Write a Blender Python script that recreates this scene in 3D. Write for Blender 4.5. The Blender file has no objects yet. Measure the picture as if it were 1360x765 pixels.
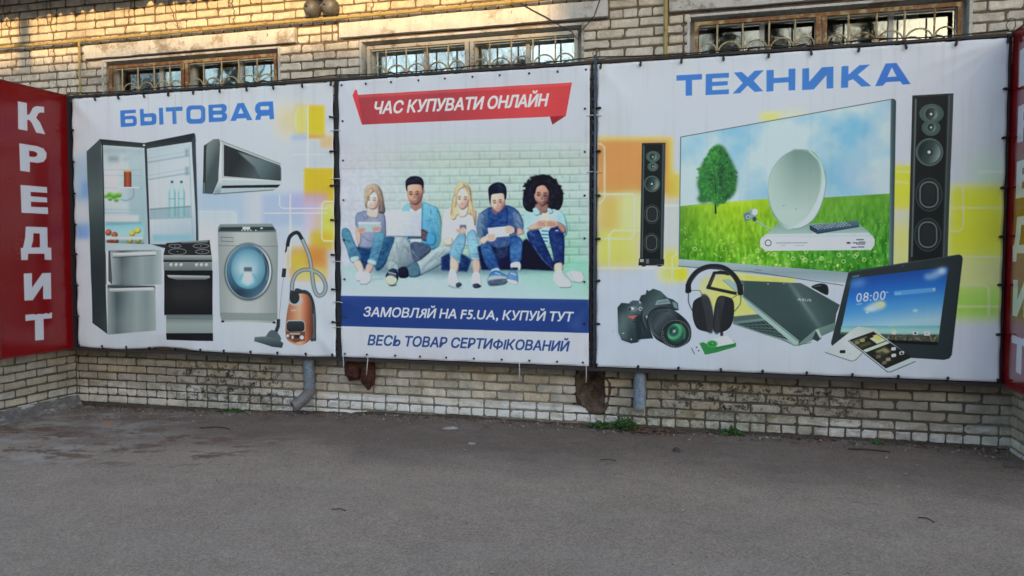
import bpy, bmesh, math, random
import numpy as np
from mathutils import Vector, Matrix, noise
random.seed(7); rnd = random.random
def U(a, b): return a + (b - a) * rnd()
R = math.radians
sc = bpy.context.scene
col = sc.collection

# ------------------------------------------------------------ camera
YAW, PIT, ROL, FPX = -0.2631, -0.0476, -0.0009, 1010.8      # phone held level, turned 15 degrees left
CAM = Vector((0, -7.0, 1.62))
fw = Vector((math.sin(YAW)*math.cos(PIT), math.cos(YAW)*math.cos(PIT), math.sin(PIT)))
rt = Vector((math.cos(YAW), -math.sin(YAW), 0)); up = rt.cross(fw)
rt, up = math.cos(ROL)*rt + math.sin(ROL)*up, -math.sin(ROL)*rt + math.cos(ROL)*up
cd = bpy.data.cameras.new('camera'); cam = bpy.data.objects.new('camera', cd); col.objects.link(cam)
cam.matrix_world = Matrix(((rt.x, up.x, -fw.x, CAM.x), (rt.y, up.y, -fw.y, CAM.y), (rt.z, up.z, -fw.z, CAM.z), (0, 0, 0, 1)))
cd.lens = 36 * FPX / 1360; cd.sensor_width = 36; cd.clip_end = 1000; cd.clip_start = .05
sc.camera = cam
def size_seen(p):
    d = Vector(p) - CAM; z = d.dot(fw)
    if z < .5: return -1, -1, 0
    return 680 + FPX*d.dot(rt)/z, 382.5 - FPX*d.dot(up)/z, z

# ------------------------------------------------------------ daylight: low evening sun from the right, behind the camera
SUN_EL, SUN_AZ = 12.0, 24.0                                   # azimuth from the wall's normal, towards +x
sd = Vector((math.sin(R(SUN_AZ))*math.cos(R(SUN_EL)), -math.cos(R(SUN_AZ))*math.cos(R(SUN_EL)), math.sin(R(SUN_EL))))
w = bpy.data.worlds.new('World'); sc.world = w; w.use_nodes = True
nt = w.node_tree; sky = nt.nodes.new('ShaderNodeTexSky'); sky.sky_type = 'NISHITA'; sky.sun_disc = False
sky.sun_elevation = R(SUN_EL); sky.sun_rotation = R(180 - SUN_AZ); sky.air_density = 1.0; sky.dust_density = .9; sky.ozone_density = .5
bg = nt.nodes['Background']; bg.inputs[1].default_value = 0.15; nt.links.new(sky.outputs[0], bg.inputs[0])
sl = bpy.data.lights.new('sun', 'SUN'); sl.energy = 2.0; sl.angle = R(0.55); sl.color = (1, .63, .25)
so = bpy.data.objects.new('sun', sl); col.objects.link(so); so.rotation_euler = (-sd).to_track_quat('-Z', 'Y').to_euler()
sc.view_settings.view_transform = 'Standard'; sc.view_settings.look = 'None'
sc.view_settings.exposure = 1.66; sc.view_settings.gamma = 1

# ------------------------------------------------------------ helpers
def tag(o, label=None, cat=None, group=None, kind=None):
    if label: o['label'] = label
    if cat: o['category'] = cat
    if group: o['group'] = group
    if kind: o['kind'] = kind
    return o
def empty(name, loc=(0, 0, 0), rz=0, parent=None):
    o = bpy.data.objects.new(name, None); col.objects.link(o); o.location = loc; o.rotation_euler.z = rz
    if parent: o.parent = parent
    return o
class MB:
    def __init__(s): s.v = []; s.f = []; s.uv = None; s.tone = []; s.smooth = False
    def box(s, x0, x1, y0, y1, z0, z1):
        n = len(s.v); s.v += [(x0,y0,z0),(x1,y0,z0),(x1,y1,z0),(x0,y1,z0),(x0,y0,z1),(x1,y0,z1),(x1,y1,z1),(x0,y1,z1)]
        s.f += [tuple(n+i for i in q) for q in ((0,3,2,1),(4,5,6,7),(0,1,5,4),(1,2,6,5),(2,3,7,6),(3,0,4,7))]; return s
    def tube(s, pts, r, n=8, cap=True):
        pts = [Vector(p) for p in pts]; rs = r if isinstance(r, (list, tuple)) else [r]*len(pts)
        base = len(s.v); a = None
        for i, p in enumerate(pts):
            d = (pts[min(i+1, len(pts)-1)] - pts[max(i-1, 0)]).normalized()
            if a is None: a = d.orthogonal().normalized()
            a = (a - d*a.dot(d)).normalized(); b = d.cross(a)
            for k in range(n):
                t = 2*math.pi*k/n; s.v.append(tuple(p + (a*math.cos(t) + b*math.sin(t))*rs[i]))
        for i in range(len(pts)-1):
            for k in range(n):
                k2 = (k+1) % n; q = base + i*n; s.f.append((q+k, q+k2, q+n+k2, q+n+k))
        if cap:
            s.f.append(tuple(base + n-1-k for k in range(n))); q = base + (len(pts)-1)*n; s.f.append(tuple(q+k for k in range(n)))
        return s
    def add(s, verts, faces):
        n = len(s.v); s.v += list(verts); s.f += [tuple(n+i for i in q) for q in faces]; return s
    def mesh(s, name, m):
        me = bpy.data.meshes.new(name); me.from_pydata(s.v, [], s.f)
        for k in (m if isinstance(m, (list, tuple)) else [m]): me.materials.append(k)
        if s.tone:
            at = me.attributes.new('tone', 'FLOAT', 'POINT'); at.data.foreach_set('value', s.tone)
        if s.smooth: me.polygons.foreach_set('use_smooth', [True]*len(me.polygons))
        me.update(); return me
    def build(s, name, m, parent=None, smooth=None):
        if smooth is not None: s.smooth = smooth
        o = bpy.data.objects.new(name, s.mesh(name, m)); col.objects.link(o)
        if parent: o.parent = parent
        return o
def inst(name, me, parent=None, loc=(0, 0, 0), rot=(0, 0, 0), scale=(1, 1, 1)):
    o = bpy.data.objects.new(name, me); col.objects.link(o); o.location = loc; o.rotation_euler = rot; o.scale = scale
    if parent: o.parent = parent
    return o

# ------------------------------------------------------------ materials
class NT:
    def __init__(s, name, rough=.8, spec=.5, metal=0):
        s.m = bpy.data.materials.new(name); s.m.use_nodes = True; s.t = s.m.node_tree; s.b = s.t.nodes['Principled BSDF']
        s.b.inputs['Roughness'].default_value = rough; s.b.inputs['Metallic'].default_value = metal
        s.b.inputs['Specular IOR Level'].default_value = spec
    def n(s, typ, **kw):
        nd = s.t.nodes.new('ShaderNode' + typ)
        for k, v in kw.items():
            if k[0] == '_': nd.inputs[k[1:].replace('_', ' ')].default_value = v
            else: setattr(nd, k, v)
        return nd
    def l(s, a, b): s.t.links.new(a, b)
    def pos(s):
        if not hasattr(s, '_p'): s._p = s.n('NewGeometry').outputs['Position']
        return s._p
    def noise(s, scale, detail=4, rough=.55, vec=None, stretch=None, seed=None):
        nd = s.n('TexNoise', _Scale=scale, _Detail=detail, _Roughness=rough); v = vec or s.pos()
        if stretch or seed:
            mp = s.n('Mapping'); s.l(v, mp.inputs['Vector']); v = mp.outputs[0]
            if stretch: mp.inputs['Scale'].default_value = stretch
            if seed: mp.inputs['Location'].default_value = (seed, seed*1.7, seed*.6)
        s.l(v, nd.inputs['Vector']); return nd.outputs[0]
    def ramp(s, fac, stops, interp='LINEAR'):
        r = s.n('ValToRGB'); r.color_ramp.interpolation = interp; e = r.color_ramp.elements
        while len(e) < len(stops): e.new(.5)
        for i, (p, c) in enumerate(stops):
            e[i].position = p; e[i].color = (c, c, c, 1) if isinstance(c, (int, float)) else (*c, 1)
        s.l(fac, r.inputs[0]); return r.outputs[0]
    def mix(s, fac, a, b, mode='MIX'):
        m = s.n('Mix', data_type='RGBA', blend_type=mode)
        for sock, v in ((m.inputs[0], fac), (m.inputs[6], a), (m.inputs[7], b)):
            if isinstance(v, (int, float)): sock.default_value = v
            elif isinstance(v, tuple): sock.default_value = (*v, 1)
            else: s.l(v, sock)
        return m.outputs[2]
    def math(s, op, a, b=0, c=0, clamp=False):
        m = s.n('Math', operation=op, use_clamp=clamp)
        for sock, v in zip(m.inputs, (a, b, c)):
            if isinstance(v, (int, float)): sock.default_value = v
            else: s.l(v, sock)
        return m.outputs[0]
    def band(s, axis, lo, hi, soft):          # 1 between lo and hi along a world axis
        if not hasattr(s, '_s'): nd = s.n('SeparateXYZ'); s.l(s.pos(), nd.inputs[0]); s._s = nd
        o = s._s.outputs[axis]
        def mr(a, b):
            q = s.n('MapRange', interpolation_type='SMOOTHSTEP'); s.l(o, q.inputs[0]); q.inputs[1].default_value = a; q.inputs[2].default_value = b; return q.outputs[0]
        return s.math('MULTIPLY', mr(lo-soft, lo+soft), mr(hi+soft, hi-soft))
    def col(s, c):
        if isinstance(c, tuple): s.b.inputs['Base Color'].default_value = (*c, 1)
        else: s.l(c, s.b.inputs['Base Color'])
        return s
    def bump(s, h, dist=.005, strength=1):
        b = s.n('Bump', _Distance=dist, _Strength=strength); s.l(h, b.inputs['Height']); s.l(b.outputs[0], s.b.inputs['Normal']); return s
    def rough(s, h): s.l(h, s.b.inputs['Roughness']); return s
def flat(name, c, rough=.8, metal=0, grain=.12, scale=40, spec=.5):
    t = NT(name, rough, spec, metal); n = t.noise(scale)
    t.col(t.mix(1, c, t.ramp(n, [(.25, 1-grain), (.75, 1+grain)]), 'MULTIPLY')); t.bump(n, .001, .4); return t.m

def mat_brick():
    t = NT('silicate_brick', .9, .3)
    at = t.n('Attribute', attribute_name='tone').outputs['Fac']
    c = t.ramp(at, [(0, (.42, .39, .35)), (.18, (.54, .48, .385)), (.36, (.60, .50, .35)), (.5, (.58, .54, .475)), (.68, (.66, .61, .52)), (.84, (.66, .53, .36)), (1, (.72, .69, .63))])
    # upper courses are paler, drier brick than the stained foot of the wall
    c = t.mix(t.math('MULTIPLY', t.band(2, 3.0, 9, .1), .6), c, (.66, .61, .525))
    c = t.mix(1, c, t.ramp(t.noise(9, 5, .65), [(.25, .78), (.75, 1.32)]), 'MULTIPLY')
    c = t.mix(1, c, t.ramp(t.noise(160, 3, .7), [(.3, .74), (.7, 1.2)]), 'MULTIPLY')
    c = t.mix(t.ramp(t.noise(6.5, 6, .75, seed=14), [(.52, 0), (.66, .7)]), c, (.36, .33, .285))
    c = t.mix(t.ramp(t.noise(2.2, 6, .75, seed=33), [(.50, 0), (.66, .5)]), c, (.24, .205, .165))
    low = t.band(2, -.3, .62, .04)
    grime = t.math('MULTIPLY', t.ramp(t.noise(3.3, 6, .7, seed=3), [(.44, 0), (.66, 1)]), low)
    c = t.mix(t.math('MULTIPLY', grime, .45), c, (.19, .17, .14))
    dirty = t.math('MULTIPLY', t.math('MULTIPLY', t.math('MAXIMUM', t.band(0, -.95, 2.6, .25), t.band(0, -7.2, -4.5, .3)), t.band(2, .10, .62, .06)), t.ramp(t.noise(2.4, 6, .7, seed=23), [(.3, .35), (.62, 1)]))
    c = t.mix(t.math('MULTIPLY', dirty, .62), c, (.225, .19, .145))
    # whitewash left on the lowest courses
    ww = t.math('MULTIPLY', t.ramp(t.noise(4.5, 6, .75, stretch=(1, 1, 2.2)), [(.36, 0), (.52, 1)]), t.math('MULTIPLY', t.band(2, -.4, .165, .03), t.band(0, -4.45, -.9, .15)))
    c = t.mix(t.math('MULTIPLY', ww, .85), c, (.82, .82, .81))
    ww2 = t.math('MULTIPLY', t.ramp(t.noise(5, 6, .75, stretch=(1, 1, 2.2), seed=9), [(.46, 0), (.62, 1)]), t.math('MULTIPLY', t.band(2, -.4, .17, .03), t.math('MAXIMUM', t.band(0, -.9, 3, .12), t.math('MULTIPLY', t.band(0, -6.96, -4.3, .1), .9))))
    c = t.mix(t.math('MULTIPLY', ww2, .75), c, (.76, .76, .74))
    # black mould and moss where the downpipes splash
    def splash(x0, x1, z0, z1, seed, lo, hi):
        return t.math('MULTIPLY', t.ramp(t.noise(17, 6, .8, seed=seed), [(lo, 0), (hi, 1)]), t.math('MULTIPLY', t.band(0, x0, x1, .25), t.band(2, z0, z1, .05)))
    c = t.mix(splash(-.5, 1.25, .16, .46, 5, .485, .60), c, (.020, .019, .015))
    c = t.mix(splash(-5.7, -4.3, .02, .42, 8, .50, .59), c, (.028, .026, .020))
    c = t.mix(t.math('MULTIPLY', splash(-1.0, .55, .0, .2, 2, .35, .62), .75), c, (.105, .115, .045))
    c = t.mix(t.math('MULTIPLY', splash(-5.6, -4.0, -.1, .1, 4, .4, .6), .7), c, (.07, .08, .035))
    t.col(c); h = t.math('ADD', t.noise(60, 5, .7), t.math('MULTIPLY', t.noise(300, 2), .4)); t.bump(h, .004, .8); return t.m
def mat_mortar():
    t = NT('old_mortar', .95, .2); n = t.noise(14, 6, .7)
    c = t.ramp(n, [(.3, (.14, .12, .098)), (.5, (.24, .215, .18)), (.72, (.36, .335, .29))])
    c = t.mix(t.band(2, 3.0, 9, .1), c, t.ramp(n, [(.3, (.11, .08, .055)), (.7, (.22, .17, .125))]))
    dirty = t.math('MULTIPLY', t.math('MAXIMUM', t.band(0, -.95, 2.2, .25), t.band(0, -7.2, -4.4, .3)), t.band(2, -.3, .62, .05))
    c = t.mix(t.math('MULTIPLY', dirty, .72), c, (.055, .046, .036))
    t.col(c); t.bump(t.noise(80, 5, .7), .006, 1); return t.m
def mat_plaster(name='lintel_plaster', rust=0.):
    t = NT(name, .85, .3); n = t.noise(7, 6, .7)
    c = t.ramp(n, [(.3, (.48, .48, .475)), (.7, (.64, .635, .62))])
    c = t.mix(t.ramp(t.noise(3.2, 7, .8, seed=4), [(.58-rust, 0), (.66-rust, 1)]), c, (.30, .26, .21))
    c = t.mix(t.ramp(t.noise(22, 5, .8, seed=6), [(.62, 0), (.68, 1)]), c, (.10, .075, .055))
    c = t.mix(t.math('MULTIPLY', t.ramp(t.noise(6, 5, .7, stretch=(3, 1, .3), seed=2), [(.5, 0), (.75, 1)]), .5), c, (.33, .29, .25))
    t.col(c); t.bump(n, .006, .8); return t.m
def mat_rusty(name, paint, amount=.5):
    t = NT(name, .7, .4); n = t.noise(11, 7, .8); m = t.ramp(n, [(.62-amount*.3, 0), (.68-amount*.3, 1)])
    ru = t.ramp(t.noise(45, 5, .7, seed=3), [(.3, (.10, .04, .018)), (.7, (.34, .15, .05))])
    t.col(t.mix(m, paint, ru)); t.bump(n, .003, .8); return t.m
def mat_asphalt():
    t = NT('worn_asphalt', .88, .3)
    big = t.noise(.55, 6, .65); mid = t.noise(3.5, 6, .7)
    c = t.ramp(big, [(.3, (.305, .224, .170)), (.7, (.362, .270, .209))])
    c = t.mix(1, c, t.ramp(mid, [(.25, .86), (.75, 1.13)]), 'MULTIPLY')
    ag = t.n('TexVoronoi', _Scale=95); t.l(t.pos(), ag.inputs['Vector'])
    c = t.mix(.5, c, t.mix(1, c, t.ramp(ag.outputs['Color'], [(.1, .5), (.5, 1.0), (.9, 1.6)]), 'MULTIPLY'))
    c = t.mix(t.ramp(t.noise(420, 2, .7), [(.58, 0), (.68, .6)]), c, (.52, .50, .47))
    c = t.mix(t.ramp(t.noise(260, 2, .7, seed=5), [(.62, 0), (.70, .6)]), c, (.03, .03, .028))
    # damp, dirtier strip of older asphalt along the foot of the wall, with a wandering edge
    e = t.math('ADD', t._sep_y(), t.math('MULTIPLY', t.math('SUBTRACT', t.noise(.9, 5, .6, seed=2), .5), 1.7))
    mr = t.n('MapRange', interpolation_type='SMOOTHSTEP'); t.l(e, mr.inputs[0]); mr.inputs[1].default_value = -1.9; mr.inputs[2].default_value = -.9
    c = t.mix(t.math('MULTIPLY', mr.outputs[0], .85), c, t.mix(1, c, (.50, .475, .49), 'MULTIPLY'))
    ck = t.n('TexVoronoi', feature='DISTANCE_TO_EDGE', _Scale=.75); wv = t.n('VectorMath', operation='ADD'); nn = t.n('TexNoise', _Scale=2.2, _Detail=6); t.l(t.pos(), nn.inputs['Vector']); t.l(t.pos(), wv.inputs[0]); t.l(nn.outputs['Color'], wv.inputs[1]); t.l(wv.outputs[0], ck.inputs['Vector'])
    ckm = t.math('MULTIPLY', t.ramp(ck.outputs['Distance'], [(0, .45), (.008, 0)]), t.ramp(t.noise(.8, 3, seed=7), [(.50, 0), (.60, 1)]))
    ckm = t.math('MULTIPLY', ckm, t.band(1, -1.9, .5, .5))
    c = t.mix(ckm, c, (.05, .045, .04))
    c = t.mix(t.math('MULTIPLY', t.ramp(t.noise(1.1, 6, .7, stretch=(1, 2.4, 1), seed=41), [(.5, 0), (.72, 1)]), .28), c, (.34, .31, .28))
    c = t.mix(t.math('MULTIPLY', t.ramp(t.noise(.7, 6, .72, stretch=(1, 2, 1), seed=51), [(.55, 0), (.75, 1)]), .35), c, (.12, .105, .10))
    # silt and pale dust in the left corner
    lf = t.math('MULTIPLY', t.band(0, -9, -4.9, .55), t.band(1, -2.35, -.1, .3))
    c = t.mix(t.math('MULTIPLY', t.ramp(t.noise(1.7, 6, .7, stretch=(1, 1.6, 1), seed=11), [(.46, 0), (.62, .8)]), lf), c, (.40, .355, .31))
    c = t.mix(t.math('MULTIPLY', t.ramp(t.noise(2.6, 6, .75, stretch=(1, 1.8, 1), seed=21), [(.51, 0), (.58, 1)]), t.math('MULTIPLY', t.band(0, -7.5, -3.6, .4), t.band(1, -2.1, -.9, .25))), c, (.17, .105, .075))
    c = t.mix(t.math('MULTIPLY', t.ramp(t.noise(5, 6, .75, seed=31), [(.60, 0), (.66, .7)]), t.band(1, -.6, .1, .15)), c, (.10, .075, .055))
    t.col(c); h = t.math('ADD', t.math('MULTIPLY', t.math('SUBTRACT', .5, ag.outputs['Distance']), .7), t.noise(200, 3, .7)); t.bump(h, .004, .7)
    return t.m
def _sep_y(s):
    s.band(0, 0, 1, 1); return s._s.outputs[1]
NT._sep_y = _sep_y
M = {}
M['brick'] = mat_brick(); M['mortar'] = mat_mortar(); M['plaster'] = mat_plaster(); M['plaster_worn'] = mat_plaster('worn_plaster', .07)
M['rust'] = mat_rusty('rusty_ochre_paint', (.42, .33, .17), .62); M['cream'] = mat_rusty('flaking_cream_paint', (.50, .47, .40), .22)
M['bar_paint'] = mat_rusty('cream_bar_paint', (.46, .38, .24), .3)
M['white_wood'] = mat_rusty('old_white_wood', (.50, .50, .48), .1)
M['steel'] = mat_rusty('dark_frame_steel', (.020, .021, .027), -.3)
M['steel_brown'] = mat_rusty('brown_frame_steel', (.036, .030, .031), -.25)
M['asphalt'] = mat_asphalt()
M['gas'] = mat_rusty('yellow_gas_paint', (.38, .30, .12), .25)
M['tie'] = flat('black_tie', (.012, .012, .013), .5); M['string'] = flat('white_string', (.6, .6, .6), .8)
M['black_room'] = flat('dark_room', (.03, .028, .026), .9)
M['concrete'] = mat_plaster('coping_concrete', .12)
def mat_plinth():
    t = NT('plinth_concrete', .95, .2); c = t.ramp(t.noise(9, 6, .75), [(.3, (.10, .09, .09)), (.55, (.19, .175, .17)), (.8, (.34, .32, .31))])
    c = t.mix(t.ramp(t.noise(6, 6, .8, stretch=(1, .5, 3), seed=3), [(.54, 0), (.62, 1)]), c, (.50, .48, .47)); t.col(c); t.bump(t.noise(40, 5, .8), .01, 1); return t.m
M['plinth'] = mat_plinth()
M['rubber'] = flat('cable_rubber', (.02, .02, .02), .6)
def glass(name, refl=.35, tint=(.8, .86, .84)):
    m = bpy.data.materials.new(name); m.use_nodes = True; t = m.node_tree; t.nodes.remove(t.nodes['Principled BSDF'])
    g = t.nodes.new('ShaderNodeBsdfGlossy'); g.inputs['Roughness'].default_value = .03; g.inputs['Color'].default_value = (.95, 1, .98, 1)
    tr = t.nodes.new('ShaderNodeBsdfTransparent'); tr.inputs[0].default_value = (*tint, 1)
    lw = t.nodes.new('ShaderNodeLayerWeight'); lw.inputs[0].default_value = .35; ad = t.nodes.new('ShaderNodeMath'); ad.inputs[1].default_value = refl; ad.use_clamp = True; lw.inputs[0].default_value = .35 if refl else .12
    mx = t.nodes.new('ShaderNodeMixShader'); t.links.new(lw.outputs['Fresnel'], ad.inputs[0]); t.links.new(ad.outputs[0], mx.inputs[0])
    t.links.new(tr.outputs[0], mx.inputs[1]); t.links.new(g.outputs[0], mx.inputs[2]); t.links.new(mx.outputs[0], t.nodes['Material Output'].inputs[0])
    nz = t.nodes.new('ShaderNodeTexNoise'); nz.inputs['Scale'].default_value = 2.5; bp = t.nodes.new('ShaderNodeBump'); bp.inputs['Distance'].default_value = .004; bp.inputs['Strength'].default_value = .5
    ge = t.nodes.new('ShaderNodeNewGeometry'); t.links.new(ge.outputs['Position'], nz.inputs['Vector']); t.links.new(nz.outputs[0], bp.inputs['Height']); t.links.new(bp.outputs[0], g.inputs['Normal'])
    return m
M['glass'] = glass('window_glass', .18); M['glass_clean'] = glass('clean_window_glass', .38); M['glass_dull'] = glass('dull_window_glass', .035)
def mat_galv():
    t = NT('galvanised_steel', .5, .5, .35); v = t.n('TexVoronoi', _Scale=45); t.l(t.pos(), v.inputs['Vector'])
    c = t.ramp(v.outputs['Color'], [(.2, (.15, .20, .26)), (.8, (.24, .30, .37))]); c = t.mix(t.ramp(t.noise(8, 5, .7), [(.5, 0), (.7, .6)]), c, (.20, .19, .18))
    t.col(c); return t.m
M['galv'] = mat_galv()
M['galv_dull'] = flat('dull_zinc', (.19, .18, .18), .6, .2, .25)

# ============================================================ GROUND
def gz(x, y):                                                 # the yard sinks a little towards the left corner
    t = min(max((-x - 2.2) / 5.0, 0), 1); t = t*t*(3-2*t)
    return -.115*t + .010*noise.noise(Vector((x*.5, y*.5, 0))) + .004*noise.noise(Vector((x*2.1, y*2.1, 3)))
def ground():
    xs = [-260, -120, -60, -30, -18, -13] + [(-10 + .16*i) for i in range(100)] + [7, 10, 16, 30, 60, 120, 260]
    ys = [-260, -120, -60, -36, -22, -15, -11, -9, -8] + [(-7.2 + .16*i) for i in range(46)] + [.5, 6, 20, 60, 160]
    b = MB(); nx = len(xs)
    for y in ys:
        for x in xs: b.v.append((x, y, gz(x, y)))
    for j in range(len(ys)-1):
        for i in range(nx-1): q = j*nx+i; b.f.append((q, q+1, q+nx+1, q+nx))
    tag(b.build('ground', M['asphalt'], smooth=True), kind='structure')
ground()

# ============================================================ BRICK BUILDING
PX, CORNER_L, CORNER_R = .26, -6.98, 2.32
WIN = [(-6.53, -4.36, 3.705), (-3.43, -1.22, 3.70), (-.26, 1.95, 3.69)]      # x0, x1, head height
ZB, ZT, SILL = -.35, 5.3, 2.35
HOLE = (-1.10, .34, .135, .20)
bld = tag(empty('brick_building', (-2.5, 0, 0)), 'long single storey building of pale silicate brick with barred windows behind the banners', 'building')
def L(o): o.location = tuple(Vector(o.location) - Vector((-2.5, 0, 0))); return o
def wall_back():
    b = MB(); T0, T1 = .014, .42
    xs = [-16, WIN[0][0], WIN[0][1], WIN[1][0], WIN[1][1], WIN[2][0], WIN[2][1], 9]
    b.box(-16, -1.30, T0, T1, ZB, SILL); b.box(-.90, 9, T0, T1, ZB, SILL)
    b.box(-1.30, -.90, T0, T1, ZB, .10); b.box(-1.30, -.90, T0, T1, .60, SILL); b.box(-1.30, -.90, .2, T1, .10, .60)
    for i in range(0, 8, 2): b.box(xs[i], xs[i+1], T0, T1, SILL, 3.72)
    for x0, x1, z in WIN: b.box(x0, x1, T0, T1, z, 3.72)
    b.box(-16, 9, T0, T1, 3.72, ZT)
    b.box(-16.4, -16, T0, 7, ZB, ZT); b.box(9, 9.4, T0, 7, ZB, ZT); b.box(-16.4, 9.4, 7, 7.4, ZB, ZT)
    b.v = [(x+2.5, y, z) for x, y, z in b.v]
    return b.build('wall', M['mortar'], bld)
wall = wall_back()
def brick_mesh(w, h, tone, seed, m=None):
    rs = random.Random(seed); b = MB(); a, c = w/2, h/2; j = lambda s: rs.uniform(-s, s)
    ch = [rs.choice((.005, .008, .014, .007, .022)) for _ in range(4)]; a -= rs.uniform(0, .004); c -= rs.uniform(0, .0035)
    ring = [(-a, -c+ch[0]), (-a+ch[0], -c), (j(a*.4), -c+abs(j(.004))), (a-ch[1], -c), (a, -c+ch[1]), (a, c-ch[2]), (a-ch[2], c), (j(a*.4), c-abs(j(.004))), (-a+ch[3], c), (-a, c-ch[3])]
    ring = [(x+j(.0026), z+j(.0024)) for x, z in ring]; p = rs.uniform(-.004, .006); e = rs.uniform(.005, .009)
    for x, z in ring: b.v.append((x, .03, z))
    for x, z in ring: b.v.append((x, e+p, z))
    for x, z in ring: b.v.append((x*(1-e/a)+j(.001), p+j(.0008), z*(1-e/c)+j(.001)))
    b.v.append((j(a*.4), p-rs.uniform(0, .002), j(c*.3)))
    for i in range(10):
        k = (i+1) % 10; b.f += [(i, k, 10+k, 10+i), (10+i, 10+k, 20+k, 20+i), (20+i, 20+k, 30)]
    b.tone = [tone]*31
    return b
NV = 22
TONES = [.5, .2, .62, .7, .38, .55, .1, .84, .48, .66, .3, .95, .58, .74, .5, .16, .64, .42, .8, .52, .6, .26]
BV = {}
for kind, wd in (('s', PX-.011), ('h', PX/2-.010), ('q', PX*.75-.011), ('v', PX*.25-.010)):
    BV[kind] = [brick_mesh(wd, .0755, TONES[i] + U(-.03, .03), 100+i+ord(kind)) for i in range(NV)]
    BV[kind+'m'] = [b.mesh('brick', M['brick']) for b in BV[kind]]
WIDTH = {'s': PX, 'h': PX/2, 'q': PX*.75, 'v': PX*.25}
def near(x0, x1, z, op): return
class Masonry:
    """collects bricks of one face; origin, direction along the face (dx, dy), rotation; splits into single bricks and the remote rest"""
    def __init__(s): s.items = []
    def lay(s, org, d, rz, x0, x1, z, kind, bite=None):
        """one course from x0 to x1"""
        x = x0
        while x < x1 - .02:
            k = kind; wd = WIDTH[k]
            if x + wd > x1 + .005:
                k = next((q for q in 'shv' if x + WIDTH[q] <= x1 + .03), None) if kind == 's' else None
                if k is None:
                    k = 'v'
                wd = WIDTH[k]
                if x + wd > x1 + .04: break
            cx = x + wd/2
            if not (bite and bite(cx, z, wd)):
                s.items.append((org[0] + d[0]*cx, org[1] + d[1]*cx, z, rz, k))
            elif k == 's':                                    # broken bricks at the rim of the hole
                for c_ in (cx-.065, cx+.065):
                    if not bite(c_, z, .12): s.items.append((org[0] + d[0]*c_, org[1] + d[1]*c_, z, rz, 'h'))
            x += wd
    def build(s, parent, off, limit):
        rs = random.Random(5); vis = []; rest = []
        for it in s.items:
            px, py, zz = size_seen(it[:3]); inside = zz > 0 and -20 < px < 1380 and -10 < py < 620
            hid = it[2] > .66 and it[2] < 3.2
            (vis if inside and not hid else rest).append((-(WIDTH[it[4]]/zz if zz else 0), it))
        vis.sort(key=lambda q: q[0]); rest += vis[limit:]; vis = vis[:limit]
        for _, (x, y, z, rz, k) in vis:
            i = rs.randrange(NV)
            inst('brick', BV[k+'m'][i], parent, (x-off[0], y-off[1]+0, z-off[2]+rs.uniform(-.003, .003)), (rs.uniform(-.02, .02), rs.uniform(-.017, .017), rz+rs.uniform(-.02, .02)))
        if rest:
            B = MB()
            for _, (x, y, z, rz, k) in rest:
                src = BV[k][rs.randrange(NV)]; c, sn = math.cos(rz), math.sin(rz)
                B.add([(x-off[0]+vx*c-vy*sn, y-off[1]+vx*sn+vy*c, z-off[2]+vz) for vx, vy, vz in src.v], src.f); B.tone += src.tone
            tag(B.build('brickwork', M['brick'], parent), kind='stuff')
ms = Masonry()
def bite_main(cx, z, wd):
    hx = (cx-HOLE[0]-(.34-z)*.10)/(HOLE[2]*(.75+.25*min(1, max(0, (z-.1)*3)))+wd*.40-.02); hz = (z-HOLE[1])/(HOLE[3]+.02)
    return hx*hx + hz*hz < 1
HB = .0865; ZLOW = .016
for r in range(-1, 9):                                        # foot of the wall, up to a little above the banners' lower rail
    zc = ZLOW + HB*(r+.5); kind = 'h' if r == 0 else 's'
    x0 = CORNER_L + (.0 if kind == 'h' else (.13 if r % 2 else 0)) - (.26*6)
    ms.lay((0, 0), (1, 0), 0, x0, 2.6 if r >= 0 else -3.4, zc, kind, bite_main)
HT = .0876; Z0T = 3.374 - 3*HT
for r in range(0, 22):
    z0 = Z0T + HT*r; zc = z0 + HT/2
    segs = [(-13.0, 5.2)]
    if z0 < 3.70:                                             # between the window openings
        segs = [(-13, WIN[0][0]), (WIN[0][1], WIN[1][0]), (WIN[1][1], WIN[2][0]), (WIN[2][1], 5.2)]
    if 3.70 < zc < 3.89: segs = [(-13, -6.75), (-4.14, -3.655), (-.975, -.44), (2.3, 5.2)]
    kind = 'h' if r in (7, 9, 12, 18) else 's'
    for x0, x1 in segs:
        st = (r % 2)*.13 if kind == 's' else .065*(r % 2)
        a = x0
        if x0 > -12 and st and kind == 's': ms.lay((0, 0), (1, 0), 0, x0, x0+.13, zc, 'h'); a = x0+.13
        elif x0 <= -12: a = x0 + st
        ms.lay((0, 0), (1, 0), 0, a, x1, zc, kind)
ms.build(bld, (-2.5, 0, 0), 300)

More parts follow.
